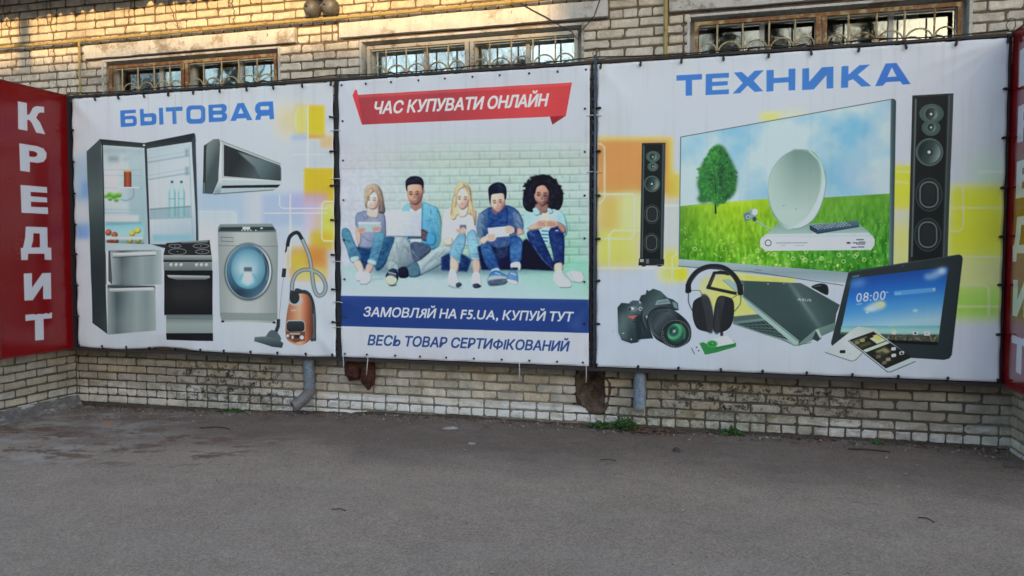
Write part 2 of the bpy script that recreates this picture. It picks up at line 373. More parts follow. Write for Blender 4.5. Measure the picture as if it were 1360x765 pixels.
# broken-out masonry between the second and third banner
def cavity():
    b = MB(); n, m = 34, 38
    for j in range(m+1):
        for i in range(n+1):
            x = -1.37 + .54*i/n; z = .03 + .60*j/m; cx = HOLE[0]+(.34-z)*.10
            d = math.hypot((x-cx)/(HOLE[2]+.02), (z-HOLE[1])/(HOLE[3]+.015)); q = noise.noise(Vector((x*9, z*9, 2))); q2 = noise.noise(Vector((x*30, z*30, 5))); d += .16*q+.06*q2
            if d < .92: y = .012 + .12*min((.92-d)*1.8, 1) + .022*q2
            elif d < 1.12: y = -.016 + .010*q2 + .028*abs(d-1.0)*5
            else: y = .034
            b.v.append((x+2.5, y, z))
    for j in range(m):
        for i in range(n): q = j*(n+1)+i; b.f.append((q, q+1, q+n+2, q+n+1))
    t = NT('broken_core', .95, .2); nz = t.noise(12, 6, .75)
    t.col(t.ramp(nz, [(.3, (.045, .03, .024)), (.5, (.12, .085, .065)), (.7, (.19, .15, .12))])); t.bump(t.noise(50, 5, .8), .012, 1)
    b.build('broken_masonry', t.m, bld)
cavity()

# lintels, windows with grilles
def rough_box(b, x0, x1, y0, y1, z0, z1, n=24, amp=.004, seed=0):
    """box whose front face and edges are slightly uneven"""
    base = len(b.v); prof = [(y1, z0), (y0, z0), (y0-.0, (z0+z1)/2), (y0, z1), (y1, z1)]
    for i in range(n+1):
        x = x0 + (x1-x0)*i/n
        for k, (y, z) in enumerate(prof):
            q = noise.noise(Vector((x*3+seed, k*2.3, seed))) + .7*noise.noise(Vector((x*13, k*2.3, seed)))
            b.v.append((x, y + (amp*q if 0 < k < 4 else 0), z + (amp*1.4*q if k in (1, 3) else 0)))
    for i in range(n):
        for k in range(4): p = base+i*5+k; b.f.append((p, p+1, p+6, p+5))
    b.f += [tuple(base+4-k for k in range(5)), tuple(base+n*5+k for k in range(5))]
for (x0, x1, z0, z1, m, pr) in ((-6.745, -4.15, 3.742, 3.885, 'plaster_worn', .035), (-3.65, -.98, 3.745, 3.89, 'plaster', .04), (-.435, 2.25, 3.742, 3.93, 'plaster_worn', .03)):
    b = MB(); rough_box(b, x0+2.5, x1+2.5, -pr, .013, z0, z1, 40, .005, x0); b.build('lintel', M[m], bld)
def arc(cx, zc, r, n=9, y=0): return [(cx - r*math.cos(math.pi*i/n), y, zc + r*math.sin(math.pi*i/n)) for i in range(n+1)]
BARS = [([-6.323, -6.118, -5.908, -5.708, -5.287, -5.066, -4.858, -4.64], -5.516, 'rust'),
        ([-3.188, -2.973, -2.753, -2.535, -2.116, -1.903, -1.693, -1.478], -2.317, 'cream'),
        ([-.022, .193, .413, .624, 1.05, 1.268, 1.482, 1.706], .835, 'rust')]
for wi, ((x0, x1, zt), (bars, mull, gm)) in enumerate(zip(WIN, BARS)):
    o = 2.5; zt2 = zt - .035
    b = MB()                                                  # timber window frame set back in the reveal
    for a0, a1, c0, c1 in ((x0, x0+.06, SILL, zt), (x1-.06, x1, SILL, zt), (x0+.06, x1-.06, zt-.06, zt), (x0+.06, x1-.06, SILL, SILL+.06), (mull-.04, mull+.04, SILL+.06, zt-.06)):
        b.box(a0+o, a1+o, .15, .21, c0, c1)
    for a in (x0+.62, x1-.55): b.box(a+o-.02, a+o+.02, .155, .205, SILL+.06, zt-.06)
    wn = b.build('window', M['white_wood'], bld)
    tag(wn, ['first barred window from the left, grille frame rusted orange', 'middle barred window with cream painted grille frame', 'right barred window with rust eaten ochre grille frame'][wi])
    edges = [x0+.06, x0+.60, mull-.04, None, mull+.04, x1-.57, x1-.06]
    for a0, a1 in ((x0+.06, x0+.60), (x0+.64, mull-.04), (mull+.04, x1-.57), (x1-.53, x1-.06)):
        p = MB(); p.box(a0+o, a1+o, .178, .184, SILL+.06, zt-.06); p.build('pane', M[('glass', 'glass_clean', 'glass_dull')[wi]], wn)
    # reveals of the opening
    rv = MB(); rv.box(x0+o-.02, x0+o+.003, -.004, .15, SILL, zt); rv.box(x1+o-.003, x1+o+.02, -.004, .15, SILL, zt); rv.box(x0+o-.02, x1+o+.02, -.002, .21, zt-.003, zt+.018)
    rv.build('reveal', M['plaster_worn'], bld)
    g = MB(); t_ = .032; gy0, gy1 = .035, .068
    zg = zt - .04; gx0, gx1 = x0+.045, x1-.045
    for a0, a1, c0, c1 in ((gx0, gx0+t_, 2.5, zg), (gx1-t_, gx1, 2.5, zg), (gx0+t_, gx1-t_, zg-t_, zg), (gx0+t_, gx1-t_, 2.5, 2.5+t_)):
        g.box(a0+o, a1+o, gy0, gy1, c0, c1)
    g.box(mull-.046+o, mull-.006+o, gy0, gy1, 2.5+t_, zg-t_); g.box(mull+.006+o, mull+.044+o, gy0+.003, gy1, 2.5+t_, zg-t_)
    g.build('grille_frame', M[gm], wn)
    for bx in bars:
        q = MB(); q.tube([(bx+o, .05, 2.52), (bx+o, .05, zg-t_)], .0085, 6); q.build('grille_bar', M['bar_paint'], wn, True)
    sup = sorted([gx0+t_] + bars + [mull-.046, mull+.044] + [gx1-t_])
    for a, c in zip(sup, sup[1:]):
        if c - a < .1: continue
        r = (c-a)/2 - .006; q = MB()
        q.tube([((a+c)/2+o-r, .05, 3.10)] + [(px+o, py, pz) for px, py, pz in arc((a+c)/2, 3.462-r, r, 12, .05)] + [((a+c)/2+o+r, .05, 3.10)], .0078, 6)
        q.build('grille_arch', M['bar_paint'], wn, True)
    # dim room behind with a pale curtain edge
    rm = MB(); zf, zc2 = SILL, 4.0
    rm.box(x0+o-.6, x1+o+.6, 2.8, 2.85, zf-.4, zc2+.4); rm.box(x0+o-.6, x1+o+.6, .43, 2.8, zc2+.1, zc2+.15); rm.box(x0+o-.6, x0+o-.55, .43, 2.8, zf-.4, zc2+.1); rm.box(x1+o+.55, x1+o+.6, .43, 2.8, zf-.4, zc2+.1); rm.box(x0+o-.6, x1+o+.6, .43, 2.8, zf-.45, zf-.4)
    rm.build('room', M['black_room'], bld)
    cu = MB()
    for a0, a1 in ((x0+.07, x0+.17), (x0+1.15 if wi < 2 else x0+1.7, x0+1.22 if wi < 2 else x0+1.9)):
        nn = 10
        for i in range(nn+1):
            xx = a0+(a1-a0)*i/nn; yy = .30+.018*math.sin(i*1.9); cu.v += [(xx+o, yy, SILL), (xx+o, yy, zt)]
        q0 = len(cu.v)-2*(nn+1); cu.f += [(q0+2*i, q0+2*i+2, q0+2*i+3, q0+2*i+1) for i in range(nn)]
    cu.build('curtain', flat('curtain_cloth', (.42, .41, .40)), bld, True)
# roof: corrugated sheets with a ragged front edge standing out over the wall
EAVE_Y, EAVE_Z = -.85, 4.46
def roof():
    b = MB(); n = 900; x0, x1 = -16.6, 9.6
    for i in range(n+1):
        x = x0 + (x1-x0)*i/n; wv = .018*math.sin(2*math.pi*x/.15)
        rag = .05*noise.noise(Vector((x*5, 0, 1))) + .045*noise.noise(Vector((x*14, 3, 1))) - .03*abs(noise.noise(Vector((x*23, 9, 1))))
        for y, z in ((EAVE_Y, EAVE_Z + wv + rag), (.8, EAVE_Z+.55+wv), (3.7, EAVE_Z+1.75+wv), (7.8, EAVE_Z+.35+wv)): b.v.append((x+2.5, y, z))
    for i in range(n):
        for k in range(3): q = i*4+k; b.f.append((q, q+4, q+5, q+1))
    rf = b.build('roof', flat('weathered_slate_sheet', (.16, .15, .14), .9, 0, .3, 8), bld)
    s = MB(); s.box(-14.1, 12.1, EAVE_Y+.03, .013, EAVE_Z+.06, EAVE_Z+.09); s.build('soffit', flat('soffit_board', (.13, .10, .075), .9, 0, .3, 8), rf)
roof()

# side walls that close the recess
def side_wall(name, xw, sgn, ymin, label, th=.3):
    """face plane at x = xw, looking towards sgn"""
    root = tag(empty(name, (xw - sgn*th/2, ymin/2, 0)), label, 'wall'); off = (xw - sgn*th/2, ymin/2, 0)
    b = MB(); xa, xb = sorted((xw - sgn*.014, xw - sgn*th)); b.box(xa-off[0], xb-off[0], ymin+.012-off[1], -.004-off[1], ZB, 3.2); b.build('mortar_bed', M['mortar'], root)
    m = Masonry(); org = (xw, 0)
    for r in range(-1, 9):
        zc = ZLOW + HB*(r+.5) + .012
        # along the face in y, bricks rotated a quarter turn
        st = .13*((r+1) % 2)
        s0 = .012
        if st: m.lay(org, (0, -1), math.pi/2*sgn, s0, s0+.13, zc, 'h')
        m.lay(org, (0, -1), math.pi/2*sgn, s0+st, -ymin, zc, 's')
    m.build(root, off, 200)
    c = MB(); c.box(xa-.03-off[0], xb+.03-off[0], ymin-.02-off[1], -.004-off[1], 3.2, 3.26); c.build('coping', M['concrete'], root)
    return root, off
lw, lo = side_wall('side_wall', CORNER_L, 1, -1.9, 'low brick side wall on the left carrying a red lettered sign')
rw, ro = side_wall('side_wall', CORNER_R, -1, -.93, 'low brick side wall on the right carrying a red lettered sign')
def plinth():
    b = MB(); n = 34
    for i in range(n+1):
        y = -.02 - 1.86*i/n; x = CORNER_L - lo[0]; q = noise.noise(Vector((y*4, 1, 0))); q2 = noise.noise(Vector((y*9, 5, 0)))
        for dx, z in ((-.03, .02+.012*q), (.018+.01*q, .008+.012*q2), (.035+.02*q2, -.05+.02*q), (.075+.04*q, -.10+.012*q2), (.10, -.2)):
            b.v.append((x+dx, y-lo[1], z))
    for i in range(n):
        for k in range(4): p = i*5+k; b.f.append((p, p+5, p+6, p+1))
    b.build('plinth', M['plinth'], lw, True)
plinth()

# ============================================================ PIPES, CABLES ON THE WALL
gp = tag(empty('gas_pipe', (-2.5, -.06, 3.9)), 'thin yellow gas pipe running along the wall above the windows', 'pipe')
def gl(pts): return [(x+2.5, y+.06, z-3.9) for x, y, z in pts]
b = MB(); b.tube(gl([(-13, -.06, 3.955)] + [(-9+1.1*i, -.06, 3.935+.004*math.sin(i*2.)) for i in range(11)] + [(4.5, -.06, 3.93)]), .0165, 10); b.build('main_pipe', M['gas'], gp, True)
b = MB(); b.tube(gl([(-6.785, -.06, 3.93), (-6.785, -.06, 3.4), (-6.785, -.05, 2.6), (-6.785, .02, 2.55)]), .0125, 8); b.build('branch_pipe', M['gas'], gp, True)
b = MB(); b.tube(gl([(-.462, -.075, 5.1), (-.462, -.075, 3.4), (-.462, -.06, 2.6), (-.462, .02, 2.55)]), .019, 8); b.build('riser_pipe', M['gas'], gp, True)
for x in (-8.3, -6.86, -3.2, -1.9):
    b = MB(); b.tube(gl([(x-.012, -.06, 3.937), (x+.012, -.06, 3.937)]), .026, 10); b.box(x-.01+2.5, x+.01+2.5, .0, .075, 3.925-3.9, 3.949-3.9); b.build('clamp', M['gas'], gp)
# three bell-shaped domes on a bracket
bells = tag(empty('dome_cluster', (-3.83, 0, 4.08)), 'cluster of three grey weathered metal domes fixed to the wall above the gas pipe', 'wall fitting')
zb = flat('grey_dome', (.12, .12, .125), .55, .2, .35, 18)
for (dx, dz, sh) in ((-.10, -.035, 1), (.098, -.035, 1.02), (.0, .115, 1)):
    b = MB(); n = 20; prof = [(.0, -.15), (.03, -.147), (.058, -.134), (.076, -.105), (.083, -.07), (.083, -.03), (.07, -.012), (.02, 0)]
    for r_, y in prof:
        for k in range(n): t = 2*math.pi*k/n; b.v.append((dx+r_*sh*math.cos(t), y, dz+r_*sh*math.sin(t)))
    for i in range(len(prof)-1):
        for k in range(n): q = i*n; b.f.append((q+k, q+(k+1) % n, q+n+(k+1) % n, q+n+k))
    d = b.build('dome', zb, bells, True)
    s = MB(); s.tube([(dx-.018, -.158, dz), (dx-.018, -.14, dz)], .009, 8); s.build('screw', M['tie'], d)
b = MB(); b.box(-.12, .12, -.012, .01, -.05, -.02); b.box(-.015, .015, -.012, .01, -.05, .16); b.build('bracket', M['steel_brown'], bells)

# galvanised downpipes ending above the asphalt
dp = tag(empty('downpipe', (-4.0, -.10, 0)), 'blue grey galvanised downpipe with an elbow outlet under the left banner', 'downpipe', 'galvanised downpipes')
b = MB(); b.tube([(0, .2, 2.85), (0, .06, 2.85), (0, 0, 2.75), (0, 0, 1.5), (.0, 0, .21)], .058, 20, False); b.build('pipe', M['galv'], dp, True)
b = MB(); b.tube([(0, 0, .24), (0, 0, .19), (-.03, -.02, .145), (-.085, -.065, .085), (-.12, -.105, .055)], [.061, .061, .060, .059, .062], 20, False)
b.tube([(-.12, -.105, .055), (-.085, -.065, .085), (-.035, -.02, .14)], [.058, .055, .055], 20, False); b.build('elbow', M['galv_dull'], dp, True)
b = MB(); b.tube([(0, 0, .225), (0, 0, .215)], .0635, 20, False); b.build('seam', M['galv_dull'], dp, True)
dp = tag(empty('downpipe', (-.66, -.10, 0)), 'short straight galvanised downpipe cut off under the right banner', 'downpipe', 'galvanised downpipes')
b = MB(); b.tube([(0, .2, 2.85), (0, .06, 2.85), (0, 0, 2.75), (0, 0, 1.5), (.0, 0, .222), (0, 0, .212)], [.056, .056, .056, .056, .057, .059], 20, False)
b.tube([(0, 0, .213), (0, 0, .5)], .052, 20, False); b.build('pipe', M['galv'], dp, True)
# hardened brown foam hanging from behind the frame
def foam():
    root = tag(empty('foam_lump', (-3.44, -.06, .45)), 'rusty brown lump of hardened mounting foam bulging out below the middle banner', 'foam')
    t = NT('aged_foam', .85, .3); n = t.noise(18, 6, .75); t.col(t.ramp(n, [(.3, (.035, .014, .010)), (.55, (.085, .032, .020)), (.75, (.20, .075, .035))])); t.bump(t.noise(70, 4, .7), .012, 1)
    for (cx, cz, rx, rz_) in ((-.085, -.01, .088, .115), (.08, -.045, .075, .15), (.0, .08, .15, .09)):
        bm = bmesh.new(); bmesh.ops.create_icosphere(bm, subdivisions=4, radius=1)
        for v in bm.verts:
            p = v.co.copy(); k = 1 + .22*noise.noise(p*2.2+Vector((cx*30, 0, cz))) + .12*noise.noise(p*6) + .05*noise.noise(p*14)
            v.co = Vector((cx + p.x*rx*k, p.y*.06*k, cz + p.z*rz_*k))
        me = bpy.data.meshes.new('lobe'); bm.to_mesh(me); bm.free(); me.materials.append(t.m)
        me.polygons.foreach_set('use_smooth', [True]*len(me.polygons)); inst('lobe', me, root)
foam()

# ============================================================ STEEL FRAME OF THE BANNERS
ZBOT, ZTOP = .581, 3.289
fr = tag(empty('banner_frame', (-2.3, -.2, 0)), 'dark welded steel frame bolted to the wall and carrying the three banners', 'frame')
def fb(name, x0, x1, y0, y1, z0, z1, m='steel'):
    b = MB(); n = max(2, int((x1-x0)/.4) if x1-x0 > z1-z0 else 2); rough_box(b, x0+2.3, x1+2.3, y0+.2, y1+.2, z0, z1, n, .0015, x0); return b.build(name, M[m], fr)
fb('top_rail', -6.86, 2.20, -.195, -.155, 3.291, 3.314, 'steel_brown'); fb('bottom_rail', -6.86, 2.20, -.195, -.150, .541, .574, 'steel_brown')
for x0, x1 in ((-6.845, -6.795), (-3.632, -3.585), (-1.104, -1.088), (2.15, 2.19)): fb('post', x0, x1, -.19, -.145, .5745, 3.2915)
for x in (-6.2, -5.0, -2.4, -.2, 1.1): fb('stiffener', x, x+.03, -.185, -.155, .5745, 3.2915)
for x in (-6.6, -5.4, -4.3, -3.6, -2.6, -1.5, -1.07, .2, 1.4, 2.1):
    for z in (.545, 3.305): fb('wall_bracket', x, x+.025, -.15, .02, z, z+.02)
# second, thinner pole beside the gap between middle and right banner
b = MB(); b.tube([(-1.062+2.3, -.012, .57), (-1.060+2.3, -.012, 3.36)], .0125, 8); b.build('tension_rod', flat('blue_grey_pole', (.075, .10, .14), .45, .2), fr, True)
b = MB(); b.box(-.009, .009, -.007, .007, 0, .03); hk = b.mesh('edge_hook', M['tie'])
for i in range(26):
    z = .66 + i*.1; inst('edge_hook', hk, fr, (-1.083+2.3, .003, z)); inst('edge_hook', hk, fr, (-6.791+2.3, .003, z))
def cable(name, pts, r, label, m='rubber'):
    b = MB(); out = []
    for (p, q) in zip(pts, pts[1:]):
        p, q = Vector(p), Vector(q); n = max(2, int((q-p).length/.12))
        for i in range(n): t = i/n; c = p.lerp(q, t); c.z -= .02*math.sin(math.pi*t)*min(1, (q-p).length); out.append(c)
    out.append(Vector(pts[-1])); b.tube(out, r, 5); return tag(b.build(name, M[m], smooth=True), label, 'cable')
cable('cable', [(-6.83, -.2, 3.345), (-5.5, -.2, 3.338), (-3.6, -.205, 3.34), (-2.2, -.2, 3.34), (-1.07, -.205, 3.345), (.3, -.205, 3.335), (1.2, -.2, 3.342), (2.17, -.2, 3.34)], .006, 'black cable lying along the top rail of the banner frame')
cable('wire', [(-1.9, -.05, 4.0), (-1.55, -.05, 3.78), (-1.30, -.06, 3.62), (-1.25, -.06, 3.55), (-1.22, -.06, 3.62), (-1.1, -.05, 3.75), (-.98, -.05, 4.1)], .005, 'thin wire loop hanging over the right end of the middle lintel')
for k, (x, z) in enumerate(((-6.83, 3.33), (-3.6, 3.33), (-1.07, 3.33), (2.17, 3.33))):
    p0 = Vector((x, -.19, z))
    pts = [p0, p0+Vector((-.02, 0, .05)), p0+Vector((.01, 0, .10)), p0+Vector((.04, -.01, .09)), p0+Vector((.045, 0, .03)), p0+Vector((.02, .0, -.01))]
    b = MB(); b.tube([tuple(q) for q in pts], .0035, 5); tag(b.build('wire_end', M['rubber'], smooth=True), 'curled black wire end twisted round the frame, ' + ('above its left corner', 'between the left and middle banners', 'between the middle and right banners', 'above its right corner')[k], 'wire')

# rust-brown pole at the right edge of the picture
b = MB(); b.box(-.03, .05, -.04, .04, -.3, 1.1); 
pp = tag(empty('rusty_post', (2.52, -.10, 3.3)), 'dark rust brown post standing against the wall above the right sign', 'post')
b.build('shaft', M['steel_brown'], pp); b = MB(); b.box(-.05, .07, -.06, .06, -.32, -.3); b.build('foot_plate', M['steel_brown'], pp)

# ============================================================ PRINTED SHEETS
# The prints are drawn flat, in the sheet's own plane. Drawing coordinates are image pixels, read in zoomed views,
# projected through the camera to metres on the sheet plane (ox + x/k, oy + y/k -> metres).
def image_to_plane(px, py, axis, val):
    """vectorised: image pixel, cast through the camera -> the two in-plane metres of a sheet lying in plane axis = val"""
    u = (np.asarray(px, float) - 680)/FPX; v = -(np.asarray(py, float) - 382.5)/FPX
    d = [fw[i] + u*rt[i] + v*up[i] for i in range(3)]; t = (val - CAM[axis])/d[axis]
    o = 1 if axis == 0 else 0
    return CAM[o] + d[o]*t, CAM[2] + d[2]*t
def to_lin(c): c = np.asarray(c, float)/255; return np.where(c <= .04045, c/12.92, ((c+.055)/1.055)**2.4)
def to_srgb(c): return np.where(c <= .0031308, c*12.92, 1.055*np.power(np.maximum(c, 0), 1/2.4)-.055)
def spline(p, n=7):
    p = np.asarray(p, float); q = []
    N = len(p)
    for i in range(N):
        a, b, c, d = p[i-1], p[i], p[(i+1) % N], p[(i+2) % N]
        for k in range(n):
            t = k/n; q.append(.5*((2*b)+(c-a)*t+(2*a-5*b+4*c-d)*t*t+(3*b-a-3*c+d)*t**3))
    return np.array(q)
def ospline(p, n=7):
    p = np.asarray(p, float); e = np.vstack([2*p[0]-p[1], p, 2*p[-1]-p[-2]]); q = []
    for i in range(1, len(e)-2):
        a, b, c, d = e[i-1], e[i], e[i+1], e[i+2]
        for k in range(n):
            t = k/n; q.append(.5*((2*b)+(c-a)*t+(2*a-5*b+4*c-d)*t*t+(3*b-a-3*c+d)*t**3))
    q.append(p[-1]); return np.array(q)
def gblur(m, r):
    if r < .4: return m
    k = max(1, int(r*2.5)); x = np.arange(-k, k+1); g = np.exp(-x*x/(2*r*r)); g /= g.sum()
    m = np.apply_along_axis(lambda a: np.convolve(a, g, 'same'), 0, m) if m.size < 4e4 else _cv(_cv(m, g).T, g).T if False else sep(m, g)
    return m
def sep(m, g):
    k = len(g)//2
    for ax in (0, 1):
        o = np.zeros_like(m)
        for i, w_ in enumerate(g):
            s = i-k; a = [slice(None)]*2; b = [slice(None)]*2
            if s >= 0: a[ax] = slice(s, None); b[ax] = slice(0, m.shape[ax]-s)
            else: a[ax] = slice(0, s); b[ax] = slice(-s, None)
            o[tuple(b)] += w_*m[tuple(a)]
        m = o
    return m
def gblur(m, r):
    if r < .4: return m
    f = 1
    if r > 6:                                                # big blurs on a reduced copy
        f = int(r//3); h, w_ = m.shape; H, W = -(-h//f)*f, -(-w_//f)*f; p = np.zeros((H, W)); p[:h, :w_] = m
        q = p.reshape(H//f, f, W//f, f).mean((1, 3)); r2 = r/f
        k = int(r2*2.5)+1; x = np.arange(-k, k+1); g = np.exp(-x*x/(2*r2*r2)); q = sep(q, g/g.sum())
        yy = (np.arange(h)+.5)/f-.5; xx = (np.arange(w_)+.5)/f-.5
        y0 = np.clip(np.floor(yy).astype(int), 0, q.shape[0]-2 if q.shape[0] > 1 else 0); x0 = np.clip(np.floor(xx).astype(int), 0, q.shape[1]-2 if q.shape[1] > 1 else 0)
        y1 = np.minimum(y0+1, q.shape[0]-1); x1 = np.minimum(x0+1, q.shape[1]-1); fy = np.clip(yy-y0, 0, 1)[:, None]; fx = np.clip(xx-x0, 0, 1)[None]
        return (q[y0][:, x0]*(1-fy)+q[y1][:, x0]*fy)*(1-fx)+(q[y0][:, x1]*(1-fy)+q[y1][:, x1]*fy)*fx
    k = int(r*2.5)+1; x = np.arange(-k, k+1); g = np.exp(-x*x/(2*r*r)); return sep(m, g/g.sum())
_nr = np.random.RandomState(4)
def fbm(h, w_, cell, octs=4, seed=0, ax=1.):
    rs = np.random.RandomState(seed); o = np.zeros((h, w_)); amp = 1; tot = 0
    for _ in range(octs):
        gh, gw = max(2, int(h/cell*ax)+2), max(2, int(w_/cell)+2); g = rs.rand(gh, gw)
        yy = np.linspace(0, gh-1.001, h); xx = np.linspace(0, gw-1.001, w_); y0 = yy.astype(int); x0 = xx.astype(int)
        fy = (yy-y0)[:, None]; fx = (xx-x0)[None]; fy = fy*fy*(3-2*fy); fx = fx*fx*(3-2*fx)
        o += amp*((g[y0][:, x0]*(1-fy)+g[y0+1][:, x0]*fy)*(1-fx)+(g[y0][:, x0+1]*(1-fy)+g[y0+1][:, x0+1]*fy)*fx); tot += amp; amp *= .5; cell = max(2, cell/2)
    return o/tot
class Art:
    def __init__(s, axis, val, a0, a1, z0, z1, ppm, white, flip=False):
        s.axis, s.val, s.a0, s.a1, s.z0, s.z1, s.ppm, s.flip = axis, val, a0, a1, z0, z1, ppm, flip
        s.W, s.H = int((a1-a0)*ppm), int((z1-z0)*ppm); s.im = np.empty((s.H, s.W, 3)); s.im[:] = white; s.ox = s.oy = 0; s.k = 1; s.white = white; s.rim = None
        # image coordinates of every canvas pixel, for gradients
        A, Z = np.meshgrid(a0+(np.arange(s.W)+.5)/ppm, z1-(np.arange(s.H)+.5)/ppm)
        P = [None]*3; P[axis] = np.full_like(A, val)-CAM[axis]; P[1 if axis == 0 else 0] = A-CAM[1 if axis == 0 else 0]; P[2] = Z-CAM[2]
        dz = sum(P[i]*fw[i] for i in range(3)); s.LX = 680+FPX*sum(P[i]*rt[i] for i in range(3))/dz; s.LY = 382.5-FPX*sum(P[i]*up[i] for i in range(3))/dz
    def view(s, ox, oy, k): s.ox, s.oy, s.k = ox, oy, k; return s
    def c(s, p):
        p = np.asarray(p, float).reshape(-1, 2); a, z = image_to_plane(s.ox+p[:, 0]/s.k, s.oy+p[:, 1]/s.k, s.axis, s.val)
        return np.stack([(a-s.a0)*s.ppm, (s.z1-z)*s.ppm], 1)
    def px(s):                                                # canvas pixels per view unit, about the middle
        q = s.c([(0, 0), (10, 0)]); return abs(q[1, 0]-q[0, 0])/10
    def cover(s, polys, pad):
        allp = np.vstack(polys); x0 = max(0, int(allp[:, 0].min()-pad)-1); y0 = max(0, int(allp[:, 1].min()-pad)-1); x1 = min(s.W, int(allp[:, 0].max()+pad)+2); y1 = min(s.H, int(allp[:, 1].max()+pad)+2)
        if x1 <= x0 or y1 <= y0: return None
        SS = 3; w_ = x1-x0; acc = np.zeros((y1-y0, w_+2))
        for P in polys:
            n = len(P); X = P[:, 0]-x0; Y = (P[:, 1]-y0)*SS; X2 = np.roll(X, -1); Y2 = np.roll(Y, -1)
            lo = max(0, int(np.floor(Y.min()))); hi = min((y1-y0)*SS, int(np.ceil(Y.max())))
            for r in range(lo, hi):
                yc = r+.5; m = (Y <= yc) != (Y2 <= yc)
                if not m.any(): continue
                xs = np.sort(X[m]+(yc-Y[m])*(X2[m]-X[m])/(Y2[m]-Y[m])); row = acc[r//SS]
                for a, b in zip(xs[::2], xs[1::2]):
                    a = min(max(a, 0), w_); b = min(max(b, 0), w_)
                    ia, ib = int(a), int(b)
                    if ia == ib: row[ia] += b-a
                    else: row[ia] += ia+1-a; row[ia+1:ib] += 1; row[ib] += b-ib
        return np.clip(acc[:, :w_]/SS, 0, 1), x0, y0, x1, y1
    def paint(s, cov, color, a, blur, fn=None):
        if cov is None: return
        m, x0, y0, x1, y1 = cov
        if blur: m = gblur(m, blur)
        sl = (slice(y0, y1), slice(x0, x1)); vx = (s.LX[sl]-s.ox)*s.k; vy = (s.LY[sl]-s.oy)*s.k
        if fn is not None: m = m*fn(vx, vy)
        s.im[sl] += (s.color(color, vx, vy)-s.im[sl])*(m*a)[..., None]
    def color(s, c, vx, vy):
        if isinstance(c, tuple) and len(c) == 3 and not isinstance(c[0], (tuple, list)): return np.array(c, float)
        if callable(c): return c(vx, vy)
        x0, y0, x1, y1, cs = c                                # linear gradient, or radial when y1 is None
        cs = np.array(cs, float)
        if y1 is None: t = np.hypot(vx-x0, vy-y0)/x1
        else:
            dx, dy = x1-x0, y1-y0
            if y0 == 0 and abs(dy) <= 50: dy = 0
            if x0 == 0 and abs(dx) <= 50: dx = 0
            t = ((vx-x0)*dx+(vy-y0)*dy)/(dx*dx+dy*dy)
        t = np.clip(t, 0, 1)*(len(cs)-1); i = np.minimum(t.astype(int), len(cs)-2); f = (t-i)[..., None]
        return cs[i]*(1-f)+cs[i+1]*f
    def P(s, p, col, a=1, b=0, sm=0, fn=None):
        p = spline(p) if sm else p; b = b*s.px(); cov = s.cover([s.c(p)], b*2.5); s.paint(cov, col, a, b, fn)
        if sm and s.rim and cov is not None and cov[0].size > 120:
            m = cov[0]; k = s.rim[0]*s.px(); in_ = gblur(m, k); lo = np.roll(np.roll(in_, -int(k*.6), 0), -int(k*.6), 1); sl = (slice(cov[2], cov[4]), slice(cov[1], cov[3])); e = np.clip(m*(1-lo)*1.25, 0, 1)*s.rim[1]*a; s.im[sl] *= 1-e[..., None]*np.array([1., .93, .82])
            hi = np.clip(m*(lo-.86)*5, 0, 1)*s.rim[1]*a*.16; s.im[sl] += (255-s.im[sl])*hi[..., None]
    def Q(s, x0, y0, x1, y1, col, a=1, b=0, fn=None, dy=0): s.P([(x0, y0), (x1, y0+dy), (x1, y1+dy), (x0, y1)], col, a, b, 0, fn)
    def E(s, cx, cy, rx, ry, col, a=1, b=0, rot=0, fn=None):
        t = np.linspace(0, 2*np.pi, 36, endpoint=False); c_, s_ = math.cos(rot), math.sin(rot); x = rx*np.cos(t); y = ry*np.sin(t)
        s.P(np.stack([cx+x*c_-y*s_, cy+x*s_+y*c_], 1), col, a, b, 0, fn)
    def RING(s, cx, cy, rx, ry, w_, col, a=1, b=0, rot=0):
        t = np.linspace(0, 2*np.pi, 40); c_, s_ = math.cos(rot), math.sin(rot); x = rx*np.cos(t); y = ry*np.sin(t); s.L(np.stack([cx+x*c_-y*s_, cy+x*s_+y*c_], 1), w_, col, a, b)
    def L(s, p, w_, col, a=1, b=0, sm=0):
        p = ospline(p) if sm else np.asarray(p, float); ws = np.linspace(w_[0], w_[1], len(p)) if isinstance(w_, (tuple, list)) else np.full(len(p), float(w_))
        d = np.gradient(p, axis=0); n = np.stack([-d[:, 1], d[:, 0]], 1); n /= np.maximum(np.hypot(n[:, 0], n[:, 1]), 1e-6)[:, None]
        A = p+n*ws[:, None]/2; B = p-n*ws[:, None]/2; polys = [s.c([A[i], A[i+1], B[i+1], B[i]]) for i in range(len(p)-1)]
        if len(p) > 2:
            t = np.linspace(0, 2*np.pi, 8, endpoint=False)
            for i in range(1, len(p)-1): polys.append(s.c(np.stack([p[i, 0]+ws[i]/2*np.cos(t), p[i, 1]+ws[i]/2*np.sin(t)], 1)))
        b = b*s.px(); s.paint(s.cover(polys, b*2.5), col, a, b)
    def RR(s, x0, y0, x1, y1, r, col, a=1, b=0, dy=0, line=0):
        p = []
        for cx, cy, t0 in ((x1-r, y0+r, -90), (x1-r, y1-r, 0), (x0+r, y1-r, 90), (x0+r, y0+r, 180)):
            for k in range(6): t = R(t0+90*k/5); xx = cx+r*math.cos(t); p.append((xx, cy+r*math.sin(t)+dy*(xx-x0)/(x1-x0)))
        if line: s.L(p+p[:2], line, col, a, b)
        else: s.P(p, col, a, b)
